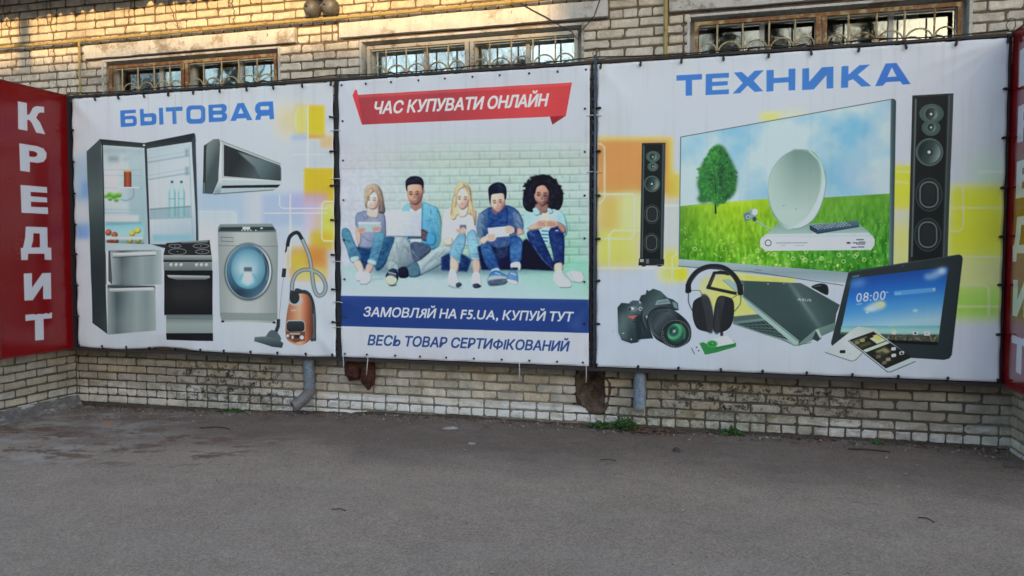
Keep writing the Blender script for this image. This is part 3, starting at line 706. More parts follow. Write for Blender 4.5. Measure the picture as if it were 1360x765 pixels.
    def T(s, text, x0, y0, x1, y1, h, col, shear=0, bold=.02, a=1, b=0):
        """text with its baseline from (x0, y0) to (x1, y1) and capital height h"""
        tris = glyphs(text, bold); v = np.array([x1-x0, y1-y0]); A = np.array([x0, y0])
        polys = [s.c(A+t[:, :1]*v+np.stack([shear*h*t[:, 1], -h*t[:, 1]], 1)) for t in tris]
        cov = s.cover(polys, 8)
        if cov is None: return
        m, X0, Y0, X1, Y1 = cov; r = bold*h*s.px()
        if r > .2:                                            # embolden: grow the glyphs by r pixels
            o = m.copy(); k = int(np.ceil(r))
            for dy in range(-k, k+1):
                for dx in range(-k, k+1):
                    d = math.hypot(dx, dy); w_ = min(1, max(0, r+.7-d))
                    if w_ and (dx or dy): sh = np.roll(np.roll(m, dy, 0), dx, 1); o = np.maximum(o, sh*w_)
            m = o
        s.paint((m, X0, Y0, X1, Y1), col, a, b*s.px())
    def image(s, name, photo_white, albedo=(.73, .775, .835)):
        if s.axis == 1:                                       # rain-borne dust runs and a faint grime film on the vinyl
            st = fbm(s.H, s.W, 14, 4, 77, .04); yy = np.linspace(0, 1, s.H)[:, None]; gr = fbm(s.H, s.W, 260, 5, 78)
            s.im *= 1-(np.clip((st-.56)*4, 0, 1)*(.35+.65*np.exp(-yy*3.5))*.035+np.clip((gr-.5)*2.4, 0, 1)*.03+np.clip((yy-.93)*10, 0, 1)*gr*.05)[..., None]*np.array([.85, 1, 1.25])
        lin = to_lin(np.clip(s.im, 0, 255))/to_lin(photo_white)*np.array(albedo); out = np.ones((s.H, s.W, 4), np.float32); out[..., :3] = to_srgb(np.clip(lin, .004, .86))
        if s.flip: out = out[:, ::-1]
        im = bpy.data.images.new(name, s.W, s.H); im.pixels.foreach_set(np.ascontiguousarray(out[::-1]).ravel()); im.update(); im.pack(); return im
_gc = {}
def _tri(tx):
    cu = bpy.data.curves.new('t', 'FONT'); cu.body = tx; cu.resolution_u = 4; o = bpy.data.objects.new('t', cu); col.objects.link(o)
    me = o.to_mesh(); v = np.array([p.co[:2] for p in me.vertices]); me.calc_loop_triangles(); t = np.array([v[list(q.vertices)] for q in me.loop_triangles]); o.to_mesh_clear(); bpy.data.objects.remove(o); bpy.data.curves.remove(cu); return t
def glyphs(text, bold):
    """triangles of a line of text set letter by letter, 0..1 wide and one capital height tall"""
    if text in _gc: return _gc[text]
    H = _tri('H')[..., 1].max(); out = []; x = 0
    for ch in text:
        if ch == ' ': x += .36; continue
        if ('g', ch) not in _gc:
            if ch == 'Я': t = _tri('R')/H; t[..., 0] *= -1
            elif ch == 'І': t = np.array([[(0, 0), (.13, 0), (.13, 1)], [(0, 0), (.13, 1), (0, 1)]], float)
            elif ch == 'Ф': t = _tri('O')/H; t[..., 1] = .5+(t[..., 1]-.5)*.74; m = (t[..., 0].min()+t[..., 0].max())/2; t = np.concatenate([t, np.array([[(m-.07, -.02), (m+.07, -.02), (m+.07, 1.02)], [(m-.07, -.02), (m+.07, 1.02), (m-.07, 1.02)]])])
            else: t = _tri(ch)/H
            t[..., 0] -= t[..., 0].min(); _gc['g', ch] = t
        t = _gc['g', ch].copy(); w_ = t[..., 0].max(); k = -.05 if ch in 'АТУЛ' else 0; x += k; t[..., 0] += x; out.append(t); x += w_+.175+k
    t = np.concatenate(out); x0, x1 = t[..., 0].min(), t[..., 0].max(); t[..., 0] = (t[..., 0]-x0)/(x1-x0)
    c_ = t.mean(1, keepdims=True); t = c_+(t-c_)*1.01; _gc[text] = t; return t

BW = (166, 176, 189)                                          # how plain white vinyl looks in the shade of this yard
BLUE = (52, 104, 176)

# ------------------------------------------------------------ left banner: household appliances
def art_left():
    A = Art(1, -.2, -6.765, -3.64, .583, 3.272, 330, BW); A.view(90, 120, 4.25)
    q = A.Q; p = A.P
    q(40, 1000, 1500, 1450, (172, 182, 200), .6, 120); q(900, 200, 1500, 700, (162, 174, 182), .5, 90)
    q(30, 380, 150, 620, (104, 152, 190), .55, 34); q(85, 515, 118, 602, (78, 124, 196), .75, 14); q(40, 575, 240, 612, (96, 148, 200), .35, 12); q(50, 760, 125, 835, (92, 132, 196), .8, 10); q(40, 735, 300, 800, (120, 160, 200), .4, 16)
    q(720, 520, 1000, 760, (130, 165, 195), .5, 26); q(740, 680, 955, 960, (196, 200, 206), .35, 8); A.L([(740, 684), (920, 684), (948, 700), (952, 760), (952, 900)], 4, (196, 202, 206), .7, 2)
    # colour squares
    q(1180, 90, 1350, 250, (196, 190, 110), .55, 26); q(1355, 85, 1450, 250, (205, 168, 36), .95, 5); q(1290, 85, 1352, 255, (186, 180, 84), .7, 10)
    q(1262, 250, 1360, 280, (130, 150, 200), .8, 8); q(1262, 280, 1480, 470, (158, 172, 182), .5, 20); q(1355, 248, 1452, 272, (196, 146, 62), .95, 4); q(1425, 250, 1500, 325, (186, 158, 110), .8, 8)
    A.L([(1354, 85), (1354, 430), (1345, 455), (1328, 468)], 7, (190, 198, 190), .9, 1.5); A.L([(1260, 362), (1500, 362)], 3, (190, 200, 204), .8, 1)
    p([(1334, 440), (1500, 440), (1500, 640), (1334, 640)], (200, 160, 34), .95, 4); q(1330, 583, 1462, 636, (176, 132, 92), .85, 6)
    q(1100, 585, 1335, 765, (140, 162, 200), .75, 10); q(1245, 585, 1460, 680, (150, 145, 190), .6, 16); q(1330, 600, 1470, 800, (172, 150, 190), .5, 20); q(1100, 760, 1260, 840, (150, 168, 200), .5, 30)
    q(1385, 690, 1500, 840, (206, 160, 120), .5, 16); q(1435, 640, 1500, 860, (206, 196, 60), .8, 14); q(1370, 795, 1500, 900, (206, 158, 44), .9, 12)
    q(1255, 885, 1460, 1060, (210, 148, 76), .9, 12); q(1350, 885, 1455, 1010, (196, 116, 50), .8, 14); q(1255, 930, 1340, 1000, (214, 168, 44), .8, 18); q(1290, 1000, 1460, 1070, (200, 186, 110), .8, 16)
    for L_ in ([(1196, 590), (1196, 650), (1212, 666), (1470, 666)], [(1256, 585), (1256, 1000)], [(1105, 693), (1470, 693)], [(1500, 628), (1450, 626), (1436, 640), (1434, 830), (1446, 850), (1500, 850)]): A.L(L_, 7, (196, 202, 204), .85, 1)
    q(1255, 720, 1262, 900, (210, 208, 200), .6, 2)
    # fridge
    G = lambda *c: [tuple(x) for x in c]
    p([(182, 275), (108, 345), (112, 500), (125, 800), (140, 1312), (224, 1376), (215, 1100), (190, 310)], (110, 400, 215, 1000, G((58, 76, 76), (74, 94, 92), (48, 66, 66), (36, 50, 52))))
    p([(190, 308), (435, 325), (452, 880), (470, 905), (215, 900)], (190, 300, 440, 800, G((150, 178, 178), (172, 190, 196), (150, 184, 190), (140, 176, 182))))
    p([(300, 395), (340, 365), (435, 330), (450, 885), (440, 885), (345, 660), (345, 400)], (132, 172, 172), .5, 6)
    q(212, 440, 285, 640, (182, 190, 206), .8, 12); q(215, 630, 345, 700, (176, 188, 204), .6, 8); q(230, 372, 290, 400, (92, 120, 128), .6, 8); q(195, 330, 430, 352, (122, 160, 160), .6, 8)
    for y in (448, 480, 550, 672, 690, 742, 760): A.L([(205, y), (420, y+2)], 4, (110, 150, 160), .5, 2)
    q(285, 545, 405, 553, (196, 214, 214), .9, 1); q(205, 705, 400, 740, (190, 204, 212), .7, 4); q(215, 745, 420, 760, (60, 130, 150), .5, 4)
    q(318, 456, 361, 545, (318, 500, 361, 500, G((110, 52, 34), (150, 84, 58), (96, 46, 32)))); q(320, 450, 361, 460, (186, 160, 110), .9, 2)
    for x, y, r in ((215, 598, 12), (238, 588, 18), (262, 596, 20), (288, 590, 18), (240, 612, 14), (275, 618, 14)): A.E(x, y, r, r*.8, (x, y-8, x, y+14, G((120, 186, 70), (40, 112, 52))), .95, 2)
    A.L([(300, 615), (330, 622), (370, 600), (372, 550)], 5, (90, 120, 130), .6, 2, sm=1)
    p([(212, 762), (428, 750), (432, 868), (214, 868)], (214, 750, 214, 868, G((110, 176, 200), (150, 196, 206), (88, 130, 130))), .8, 2)
    for x, y, c_ in ((230, 802, (160, 84, 62)), (265, 816, (150, 76, 60)), (240, 850, (110, 56, 46)), (270, 850, (116, 60, 50)), (365, 806, (186, 190, 84)), (396, 790, (190, 196, 80)), (352, 848, (150, 146, 76)), (398, 846, (140, 150, 74))): A.E(x, y, 18, 18, (x-5, y-7, 24, None, G(tuple(min(255, v+26) for v in c_), c_, tuple(int(v*.6) for v in c_))), 1, 1)
    q(214, 824, 425, 843, (178, 200, 208), .85, 2); A.L([(212, 866), (430, 866)], 5, (60, 84, 84), .9, 1)
    p([(182, 275), (432, 298), (715, 241), (722, 255), (724, 290), (700, 291), (446, 330), (436, 325), (190, 308)], (180, 275, 180, 330, G((30, 38, 40), (52, 64, 64))))
    p([(182, 275), (192, 308), (200, 700), (216, 1095), (238, 1095), (212, 900), (200, 310)], (40, 56, 56))
    p([(434, 318), (448, 326), (466, 870), (456, 878)], (38, 52, 54)); A.E(432, 310, 7, 5, (226, 232, 232))
    p([(700, 291), (716, 250), (722, 256), (738, 868), (724, 870), (722, 700)], (46, 60, 64)); p([(456, 868), (722, 870), (736, 868), (560, 890), (458, 885)], (34, 48, 50))
    p([(449, 333), (699, 291), (722, 870), (466, 868)], (450, 300, 720, 860, G((150, 178, 182), (168, 182, 190), (170, 184, 194), (138, 168, 178))))
    for y0, y1 in ((385, 372), (482, 470)): A.L([(452, y0+22), (690, y1-4)], 6, (110, 150, 156), .8, 2); A.L([(452, y0), (690, y1-30)], 4, (132, 166, 170), .7, 2)
    q(664, 330, 682, 372, (96, 136, 140), .6, 4); q(664, 430, 682, 480, (96, 140, 146), .6, 4); A.L([(686, 310), (706, 860)], 3, (120, 156, 160), .8, 1)
    for bx in (590, 642):
        p([(bx-7, 510), (bx+7, 510), (bx+8, 540), (bx+20, 575), (bx+20, 710), (bx-20, 715), (bx-20, 575), (bx-8, 540)], (bx-20, 0, bx+20, 0.1, G((96, 160, 170), (178, 208, 214), (84, 142, 156))), .85, 1); q(bx-7, 510, bx+7, 524, (42, 92, 130)); A.L([(bx-19, 612), (bx+19, 612)], 5, (76, 136, 150), .6, 1)
    p([(462, 672), (695, 652), (697, 715), (465, 722)], (108, 150, 154), .55, 3); A.L([(462, 672), (695, 655)], 8, (98, 136, 142), .9, 1); A.L([(462, 724), (700, 716)], 6, (80, 150, 164), .7, 2); p([(480, 815), (700, 812), (702, 848), (482, 852)], (118, 166, 184), .8, 4)
    # drawers
    p([(215, 895), (505, 895), (522, 905), (530, 1085), (490, 1115), (498, 1355), (224, 1377)], (178, 188, 196))
    p([(230, 902), (480, 893), (512, 912), (508, 920), (250, 920), (252, 1098), (230, 1075)], (58, 74, 74)); p([(212, 860), (470, 868), (545, 890), (515, 900), (214, 905)], (156, 180, 184))
    p([(240, 908), (528, 900), (534, 1095), (255, 1102)], (250, 0, 530, 30, G((140, 162, 160), (70, 92, 92), (106, 128, 126), (128, 152, 150), (116, 140, 138), (150, 170, 168))))
    p([(255, 1000), (420, 990), (420, 1100), (255, 1102)], (120, 144, 140), .5, 30); A.RR(254, 918, 500, 940, 9, (254, 918, 254, 940, G((196, 208, 206), (120, 140, 138))), dy=-10); A.L([(256, 944), (495, 930)], 4, (40, 56, 56), .8, 1)
    p([(224, 1108), (495, 1102), (498, 1355), (226, 1378)], (224, 0, 498, 30, G((128, 150, 148), (64, 86, 84), (100, 124, 122), (126, 150, 146), (108, 132, 130), (134, 156, 152)))); p([(224, 1262), (498, 1258), (498, 1355), (226, 1378)], (134, 158, 152), .45, 40)
    q(225, 1098, 490, 1112, (42, 56, 56), 1, 3, dy=6); A.RR(234, 1118, 488, 1138, 9, (234, 1118, 234, 1138, G((190, 204, 202), (112, 134, 132))), dy=-8)
    # cooker
    p([(556, 862), (800, 845), (812, 932), (540, 932)], (30, 34, 36)); q(640, 850, 792, 862, (130, 150, 146), .8, 2, dy=-5)
    for x, y, rx, ry in ((606, 878, 34, 10), (620, 910, 50, 17), (752, 878, 44, 12), (760, 910, 38, 12)): A.RING(x, y, rx, ry, 3, (150, 156, 158), .85, .6); A.E(x, y, 3, 2, (180, 180, 180))
    q(540, 930, 815, 958, (540, 930, 540, 958, G((150, 164, 158), (84, 98, 96)))); q(540, 958, 815, 968, (22, 26, 28)); q(542, 968, 815, 1016, (540, 968, 540, 1016, G((110, 128, 124), (92, 110, 106))))
    for x in (585, 614, 642, 730, 757, 785): A.E(x, 987, 11, 13, (x-4, 980, 16, None, G((214, 222, 220), (110, 126, 124)))); 
    q(545, 1016, 818, 1268, (545, 1016, 545, 1268, G((14, 18, 20), (30, 32, 34), (20, 22, 26)))); q(590, 1070, 780, 1200, (44, 46, 48), .5, 20); A.P([(560, 1042), (800, 1046), (805, 1056), (780, 1068), (620, 1070), (570, 1056)], (560, 1042, 560, 1070, G((176, 186, 186), (60, 74, 76))))
    q(556, 1265, 820, 1372, (556, 1265, 556, 1372, G((80, 100, 96), (128, 150, 142), (118, 142, 134)))); A.L([(556, 1286), (820, 1290)], 4, (70, 90, 86), .8, 1); q(556, 1370, 820, 1414, (20, 22, 28))
    # washing machine
    def w(p_): return [(x+722, y) for x, y in p_]
    p(w([(125, 800), (455, 796), (465, 880), (462, 1285), (440, 1312), (150, 1305), (138, 1270)]), (850, 0, 1190, 40, G((126, 142, 140), (156, 170, 166), (152, 166, 162), (118, 134, 130))))
    p(w([(138, 755), (430, 752), (455, 790), (452, 800), (126, 800), (126, 775)]), (0, 752, 0, 800, G((118, 140, 132), (86, 108, 102)))); p(w([(140, 772), (436, 770), (450, 790), (128, 794)]), (34, 50, 54), .95, 1)
    q(987, 770, 1030, 786, (190, 204, 206)); 
    for x in (984, 1000, 1017, 1034, 1062): A.E(x, 790, 4, 4, (180, 192, 192))
    A.E(1094, 778, 8, 5, (170, 184, 184)); A.L(w([(144, 828), (212, 832), (212, 854), (144, 850), (144, 828)]), 3, (60, 80, 80), .9, .6); A.L(w([(128, 876), (462, 880)]), 3, (76, 96, 92), .8, 1)
    cx, cy = 722+298, 1022
    A.E(cx, cy+2, 137, 163, (52, 70, 72), .9, 3); A.E(cx, cy, 131, 157, (cx-100, cy, cx+120, cy, G((130, 150, 152), (90, 112, 116), (170, 184, 184)))); A.E(cx-2, cy, 122, 148, (cx-120, cy-100, cx+100, cy+100, G((80, 130, 158), (60, 96, 122), (30, 50, 68), (70, 106, 128))))
    A.E(cx, cy-15, 97, 114, (cx-10, cy-20, 118, None, G((180, 198, 206), (150, 180, 194), (104, 150, 170), (70, 118, 142)))); A.E(cx+4, cy-60, 45, 40, (110, 160, 178), .35, 12); A.E(cx-10, cy+60, 60, 30, (120, 196, 214), .6, 14)
    q(cx-24, cy-24, cx+20, cy, (60, 84, 92), .9, 2); p([(cx-20, cy+4), (cx+16, cy+4), (cx+30, cy+60), (cx-4, cy+80), (cx-36, cy+60)], (206, 216, 218), .7, 6); A.L([(cx-30, cy+10), (cx-50, cy+50)], 6, (70, 130, 156), .6, 3); A.L([(cx+22, cy+10), (cx+46, cy+46)], 6, (70, 130, 156), .6, 3)
    A.L([(cx+70, cy-110), (cx+110, cy-20), (cx+104, cy+50)], 5, (160, 186, 196), .5, 2, sm=1); p(w([(138, 1258), (462, 1262), (462, 1285), (440, 1300), (146, 1296)]), (110, 132, 122), .8, 1); A.L(w([(138, 1256), (462, 1260)]), 3, (84, 106, 100), .8, 1)
    A.E(875, 1304, 9, 6, (20, 26, 28)); A.E(1165, 1310, 9, 6, (20, 26, 28))
    # split air conditioner
    p(w([(48, 312), (100, 276), (134, 274), (140, 300), (128, 510), (96, 585), (40, 582), (44, 440)]), (765, 300, 860, 340, G((50, 62, 62), (98, 120, 114), (84, 106, 100), (60, 78, 76)))); p(w([(48, 312), (62, 305), (56, 580), (40, 582)]), (36, 46, 48)); q(764, 520, 775, 582, (150, 164, 164), .5, 2)
    p(w([(140, 284), (482, 418), (490, 430), (488, 500), (470, 545), (440, 562), (100, 588), (128, 520)]), (870, 430, 870, 570, G((176, 190, 196), (178, 192, 196), (120, 142, 144))))
    p(w([(148, 290), (478, 418), (486, 436), (486, 505), (148, 495)]), (150, 166, 166)); p(w([(160, 306), (474, 424), (480, 440), (480, 510), (160, 484)]), (870, 300, 1200, 500, G((38, 40, 44), (34, 38, 42), (66, 84, 84), (40, 46, 50))))
    p(w([(236, 346), (474, 424), (480, 440), (480, 508), (368, 498), (330, 430)]), (960, 380, 1200, 520, G((120, 150, 146), (84, 110, 108), (44, 54, 58))), .85, 3); A.L(w([(140, 284), (480, 416)]), 4, (84, 104, 104), .9, 1)
    p(w([(148, 506), (486, 512), (484, 522), (150, 524)]), (156, 176, 176)); p(w([(150, 540), (478, 534), (440, 558), (140, 580)]), (150, 174, 174)); p(w([(152, 538), (478, 532), (462, 548), (144, 552)]), (22, 32, 34)); A.L(w([(100, 586), (440, 562)]), 4, (60, 80, 82), .9, 1)
    # vacuum cleaner
    hz = (100, 122, 120)
    A.L(w([(600, 112), (640, 200), (655, 290), (670, 400), (700, 438), (730, 410), (730, 360), (690, 310), (640, 290), (590, 300), (555, 340), (548, 420)]) if False else [(x+722, y) for x, y in ((600, 835), (640, 930), (655, 1010), (668, 1110), (690, 1156), (722, 1146), (734, 1100), (712, 1050), (670, 1020), (615, 1012), (570, 1034), (548, 1080), (545, 1130))], 22, (60, 80, 80), 1, 1, sm=1)
    A.L([(x+722, y) for x, y in ((600, 835), (640, 930), (655, 1010), (668, 1110), (690, 1156), (722, 1146), (734, 1100), (712, 1050), (670, 1020), (615, 1012), (570, 1034), (548, 1080), (545, 1130))], 15, (132, 152, 150), 1, 1.5, sm=1)
    A.L(w([(600, 838), (580, 806), (556, 806), (530, 830), (518, 880)]), 20, (26, 34, 38), 1, 1, sm=1); A.L(w([(514, 880), (508, 916)]), 9, (24, 30, 34)); A.L(w([(512, 910), (500, 1010)]), 4, (190, 198, 200)); A.L(w([(501, 1005), (497, 1054)]), 22, (34, 40, 46)); A.L(w([(496, 1054), (470, 1290)]), 5, (120, 130, 136)); A.L(w([(494, 1054), (468, 1290)]), 2, (214, 220, 222))
    A.L(w([(468, 1290), (466, 1330), (450, 1370)]), 20, (36, 46, 50), 1, 1); p(w([(430, 1352), (465, 1370), (480, 1410), (400, 1400), (404, 1375)]), (70, 92, 92), sm=1); p(w([(334, 1392), (400, 1388), (470, 1404), (496, 1426), (488, 1450), (430, 1444), (330, 1414)]), (0, 1385, 0, 1450, G((92, 116, 112), (36, 54, 54)))); 
    p(w([(560, 1140), (610, 1128), (650, 1150), (676, 1230), (682, 1395), (668, 1412), (640, 1390)]), (40, 54, 56), sm=1); p(w([(640, 1160), (672, 1240), (676, 1395), (660, 1405)]), (84, 104, 104), .8, 3)
    p(w([(560, 1158), (600, 1146), (636, 1158), (652, 1200), (664, 1300), (660, 1390), (600, 1436), (545, 1425), (510, 1390), (512, 1290), (530, 1200)]), (1230, 0, 1390, 20, G((130, 84, 66), (170, 116, 88), (204, 156, 128), (150, 88, 64), (70, 40, 34))), sm=1)
    A.E(722+565, 1186, 40, 28, (150, 160, 160), 1, 2); A.E(722+560, 1170, 28, 34, (34, 42, 46)); A.L(w([(548, 1130), (545, 1160)]), 26, (34, 44, 46), 1, 1); A.L(w([(570, 1142), (620, 1132), (655, 1170), (664, 1260)]), 9, (34, 44, 48), 1, 1, sm=1)
    A.RR(722+512, 1296, 722+620, 1362, 20, (150, 164, 166)); A.RR(722+514, 1302, 722+616, 1360, 18, (0, 1302, 0, 1360, G((50, 58, 62), (26, 32, 36)))); p(w([(512, 1360), (618, 1362), (616, 1410), (560, 1422), (515, 1395)]), (92, 62, 54))
    q(722+530, 1368, 722+590, 1378, (176, 170, 164), .8, 1); q(722+542, 1384, 722+552, 1402, (226, 226, 226)); A.E(722+600, 1394, 12, 12, (190, 196, 196)); A.E(722+520, 1384, 8, 9, (170, 176, 176)); q(722+560, 1380, 722+586, 1396, (30, 30, 34)); q(722+540, 1238, 722+572, 1244, (214, 190, 176), .8, 1)
    ex = A.im[..., 1]-(A.im[..., 0]+A.im[..., 2])/2; sat = A.im.max(-1)-A.im.min(-1); A.im[..., 1] -= np.where((ex > 0) & (sat < 42), ex*.55, 0); A.im += (np.clip((A.im.mean(-1, keepdims=True)-70)/90, 0, 1)*np.clip(1-sat/60, 0, 1)[..., None])*6
    # lettering, traced strokes of a wide grotesque
    A.view(150, 125, 6.044); B_ = BLUE
    def pc(p_, holes=()):
        polys = [A.c(p_)]+[A.c(h) for h in holes]
        allp = A.cover([polys[0]], 0)
        if allp is None: return
        m, x0, y0, x1, y1 = allp
        for h in polys[1:]:
            hm = A.cover([h], 0)
            if hm is None: continue
            m2, a0, b0, a1, b1 = hm; m[b0-y0:b1-y0, a0-x0:a1-x0] -= m2[:, :]
        A.paint((np.clip(m, 0, 1), x0, y0, x1, y1), B_, 1, 0)
    def rnd_(x0, y0, x1, y1, r, sl=-.0, n=4, cs=(1, 1, 1, 1)):
        o = []
        for (cx, cy, t0), cc in zip(((x1-r, y0+r, -90), (x1-r, y1-r, 0), (x0+r, y1-r, 90), (x0+r, y0+r, 180)), cs):
            if cc:
                for k in range(n+1): t = R(t0+90*k/n); o.append((cx+r*math.cos(t), cy+r*math.sin(t)))
            else: o.append(((x1, y0), (x1, y1), (x0, y1), (x0, y0))[len([1 for _ in ()])] if False else {-90: (x1, y0), 0: (x1, y1), 90: (x0, y1), 180: (x0, y0)}[t0])
        return [(x, y+sl*(x-x0)) for x, y in o]
    sl = -.06
    pc([(60, 132), (186, 125), (187, 152), (97, 157), (97, 178)]+[(160, 173), (182, 178), (193, 192), (195, 215), (194, 240), (186, 253), (168, 259), (66, 265)], [rnd_(100, 203, 165, 234, 8, -.04)])
    pc([(219, 122), (249, 120), (251, 158), (325, 153), (345, 160), (353, 178), (353, 222), (345, 240), (325, 248), (226, 255)], [rnd_(255, 187, 316, 220, 8, -.04)])
    pc([(372, 112), (403, 110), (410, 244), (377, 247)]); pc([(426, 108), (560, 101), (561, 134), (509, 137), (513, 239), (481, 241), (478, 139), (428, 141)])
    pc(rnd_(592, 94, 744, 240, 36, -.03), [rnd_(624, 125, 710, 202, 18, -.03)])
    pc([(768, 88), (885, 80), (905, 86), (915, 104), (913, 130), (900, 148), (915, 160), (918, 190), (908, 210), (885, 220), (772, 226)], [rnd_(804, 111, 876, 134, 8, -.03), rnd_(806, 166, 878, 190, 8, -.03)])
    pc([(1000, 74), (1052, 71), (1120, 208), (1078, 211), (1070, 192), (995, 196), (987, 214), (943, 217)], [[(1027, 108), (1050, 155), (1005, 158)]])
    pc([(1285, 58), (1294, 200), (1258, 203), (1256, 172), (1190, 176), (1184, 206), (1143, 208), (1150, 176), (1162, 160), (1146, 146), (1140, 120), (1148, 86), (1170, 66), (1200, 62)], [rnd_(1184, 98, 1254, 128, 9, -.04)])
    # rust runs below the rail knots
    A.view(0, 0, 1)
    for x in (197.5, 232.7, 268.5, 304): A.L([(x, 118), (x+.6, 165)], .8, (150, 140, 132), .55, .4)
    return A.image('left_print', BW)

# ------------------------------------------------------------ middle banner
def art_middle():
    A = Art(1, -.2, -3.578, -1.112, .583, 3.276, 440, (165, 175, 196)); q, p = A.Q, A.P; G = lambda *c: [tuple(x) for x in c]
    A.view(0, 0, 1)
    def wallc(vx, vy):                                       # printed white brick wall
        h, w_ = vx.shape; base = np.empty((h, w_, 3)); base[:] = (158, 178, 180)
        row = (vy+.012*(vx-450)-182)/10.7; ri = np.floor(row); fx = (vx-452+ri*13.3)/26.5; cx_ = fx-np.floor(fx); ry = row-ri
        cid = (np.floor(fx)*7.3+ri*3.1); shade = 4*np.sin(cid*12.9); d = np.minimum(np.minimum(cx_*26.5, (1-cx_)*26.5), np.minimum(ry*10.7, (1-ry)*10.7))
        edge = np.clip(1-d/1.3, 0, 1); low = np.clip((ry-.7)/.3, 0, 1)
        str_ = np.clip((vx-455)/190, .12, 1)*np.clip((vy-178)/25, 0, 1)
        base += ((shade-24*edge-12*low+6*(ry < .3))*str_)[..., None]; base += (fbm(h, w_, 14, 4, 5)[..., None]-.5)*14
        t = np.clip((vx-560)/220, 0, 1)[..., None]; g = np.clip((vy-250)/120, 0, 1)[..., None]
        base += t*g*np.array([-34, -4, -22]); base += np.clip(1-(vx-450)/130, 0, 1)[..., None]*np.array([12, -4, 16])
        return base
    A.Q(440, 192, 800, 400, wallc, 1, 8)
    def floorc(vx, vy):
        t = np.clip((vy-350)/45, 0, 1)[..., None]; b = np.array([150, 176, 186])*(1-t)+np.array([166, 184, 198])*t
        x = np.clip((vx-600)/180, 0, 1)[..., None]; return b+x*np.array([-26, 2, -20])*(1-t*.4)
    p([(448, 352), (520, 355), (600, 352), (700, 350), (800, 346), (800, 410), (440, 410)], floorc, 1, 2.5); p([(500, 352), (600, 354), (690, 352), (745, 347), (745, 358), (600, 364), (490, 362)], (40, 66, 92), .55, 3)
    skin, skd, hairb = (206, 190, 186), (150, 126, 124), (150, 138, 128)
    den, dend, denl = (58, 104, 144), (30, 58, 98), (120, 160, 184)
    A.rim = (5, .42)
    def F(cx, cy, h, rot, sk, dk, smile=1, look=.06):        # soft features of a face bent over a screen; h = half height
        ca, sa = math.cos(rot), math.sin(rot); m = lambda u, v: (cx+h*(u*ca-v*sa), cy+h*(u*sa+v*ca)); g = lambda pts: [m(*q_) for q_ in pts]
        A.E(*m(-.33, -.12), h*.22, h*.15, dk, .5, h*.07); A.E(*m(.33, -.12), h*.22, h*.15, dk, .5, h*.07); A.E(*m(.0, .62), h*.3, h*.1, dk, .35, h*.07); A.E(*m(.55, .35), h*.25, h*.45, dk, .5, h*.12)
        A.E(*m(-.25, .22), h*.2, h*.14, tuple(min(255, v+12) for v in sk), .35, h*.08); A.E(*m(-.05, -.5), h*.35, h*.16, tuple(min(255, v+10) for v in sk), .3, h*.1)
        hd = tuple(int(v*.34) for v in dk)
        for s_ in (-1, 1): A.L(g([(s_*.50, -.27), (s_*.33, -.33), (s_*.16, -.27)]), h*.065, hd, .75, h*.03, sm=1); A.L(g([(s_*.46, -.07), (s_*.32, -.01), (s_*.18, -.06)]), h*.06, hd, .85, h*.025, sm=1)
        A.L(g([(.02, -.1), (.07, .15), (.0, .24), (-.08, .22)]), h*.055, dk, .7, h*.03, sm=1)
        if smile: A.L(g([(-.26, .40), (-.12, .49), (.02, .51), (.2, .40)]), h*.10, (206, 196, 192), .85, h*.03, sm=1); A.L(g([(-.28, .385), (-.12, .45), (.02, .46), (.24, .38)]), h*.035, hd, .5, h*.02, sm=1); A.L(g([(-.2, .50), (-.03, .58), (.14, .50)]), h*.05, (168, 110, 108), .7, h*.03, sm=1)
        else: A.L(g([(-.2, .42), (0, .46), (.2, .41)]), h*.08, (168, 98, 104), .85, h*.03, sm=1)
    # ---- woman with tablet
    A.view(450, 235, 5.1)
    p([(240, 440), (380, 410), (350, 520), (300, 610), (250, 620)], (44, 84, 122), 1, 3, sm=1)
    p([(130, 470), (250, 470), (240, 600), (180, 625), (150, 570)], (28, 62, 108), sm=1, b=2)
    p([(150, 235), (180, 228), (250, 250), (300, 240), (318, 300), (318, 400), (260, 480), (140, 475), (130, 440), (112, 300), (120, 250)], (112, 300, 318, 400, G((112, 124, 158), (130, 140, 170), (96, 106, 140))), sm=1, b=1)
    p([(180, 75), (215, 48), (255, 50), (290, 90), (302, 150), (312, 240), (260, 240), (200, 220), (178, 190), (178, 120)], (180, 60, 310, 230, G((176, 164, 148), (132, 118, 112), (98, 90, 96))), sm=1, b=1.5)
    p([(205, 180), (262, 180), (268, 270), (225, 278), (190, 258)], (186, 168, 168), sm=1, b=1); p([(186, 120), (205, 95), (240, 100), (264, 130), (268, 180), (250, 215), (222, 220), (195, 200), (186, 160)], (190, 100, 270, 210, G((226, 214, 212), (208, 190, 186), (160, 136, 136))), sm=1, b=1)
    p([(178, 110), (215, 72), (238, 98), (208, 130), (190, 190), (180, 200), (176, 150)], (168, 154, 138), sm=1, b=2); F(222, 158, 58, .06, (214, 196, 190), (150, 122, 120))
    p([(118, 330), (150, 380), (148, 450), (132, 460), (118, 400)], (178, 158, 156), sm=1, b=1); p([(130, 306), (262, 306), (290, 330), (280, 372), (150, 372), (136, 345)], (148, 172, 184)); q(130, 304, 285, 318, (180, 200, 206), .8, 2)
    for cx, cy in ((155, 360), (255, 350)): A.E(cx, cy, 30, 20, (176, 148, 146), 1, 2); A.L([(cx-20, cy), (cx+20, cy-6)], 4, (120, 92, 96), .7, 1); A.L([(cx-18, cy+10), (cx+18, cy+6)], 4, (120, 92, 96), .6, 1)
    A.L([(160, 400), (200, 430), (240, 440)], 5, (80, 92, 124), .6, 2)
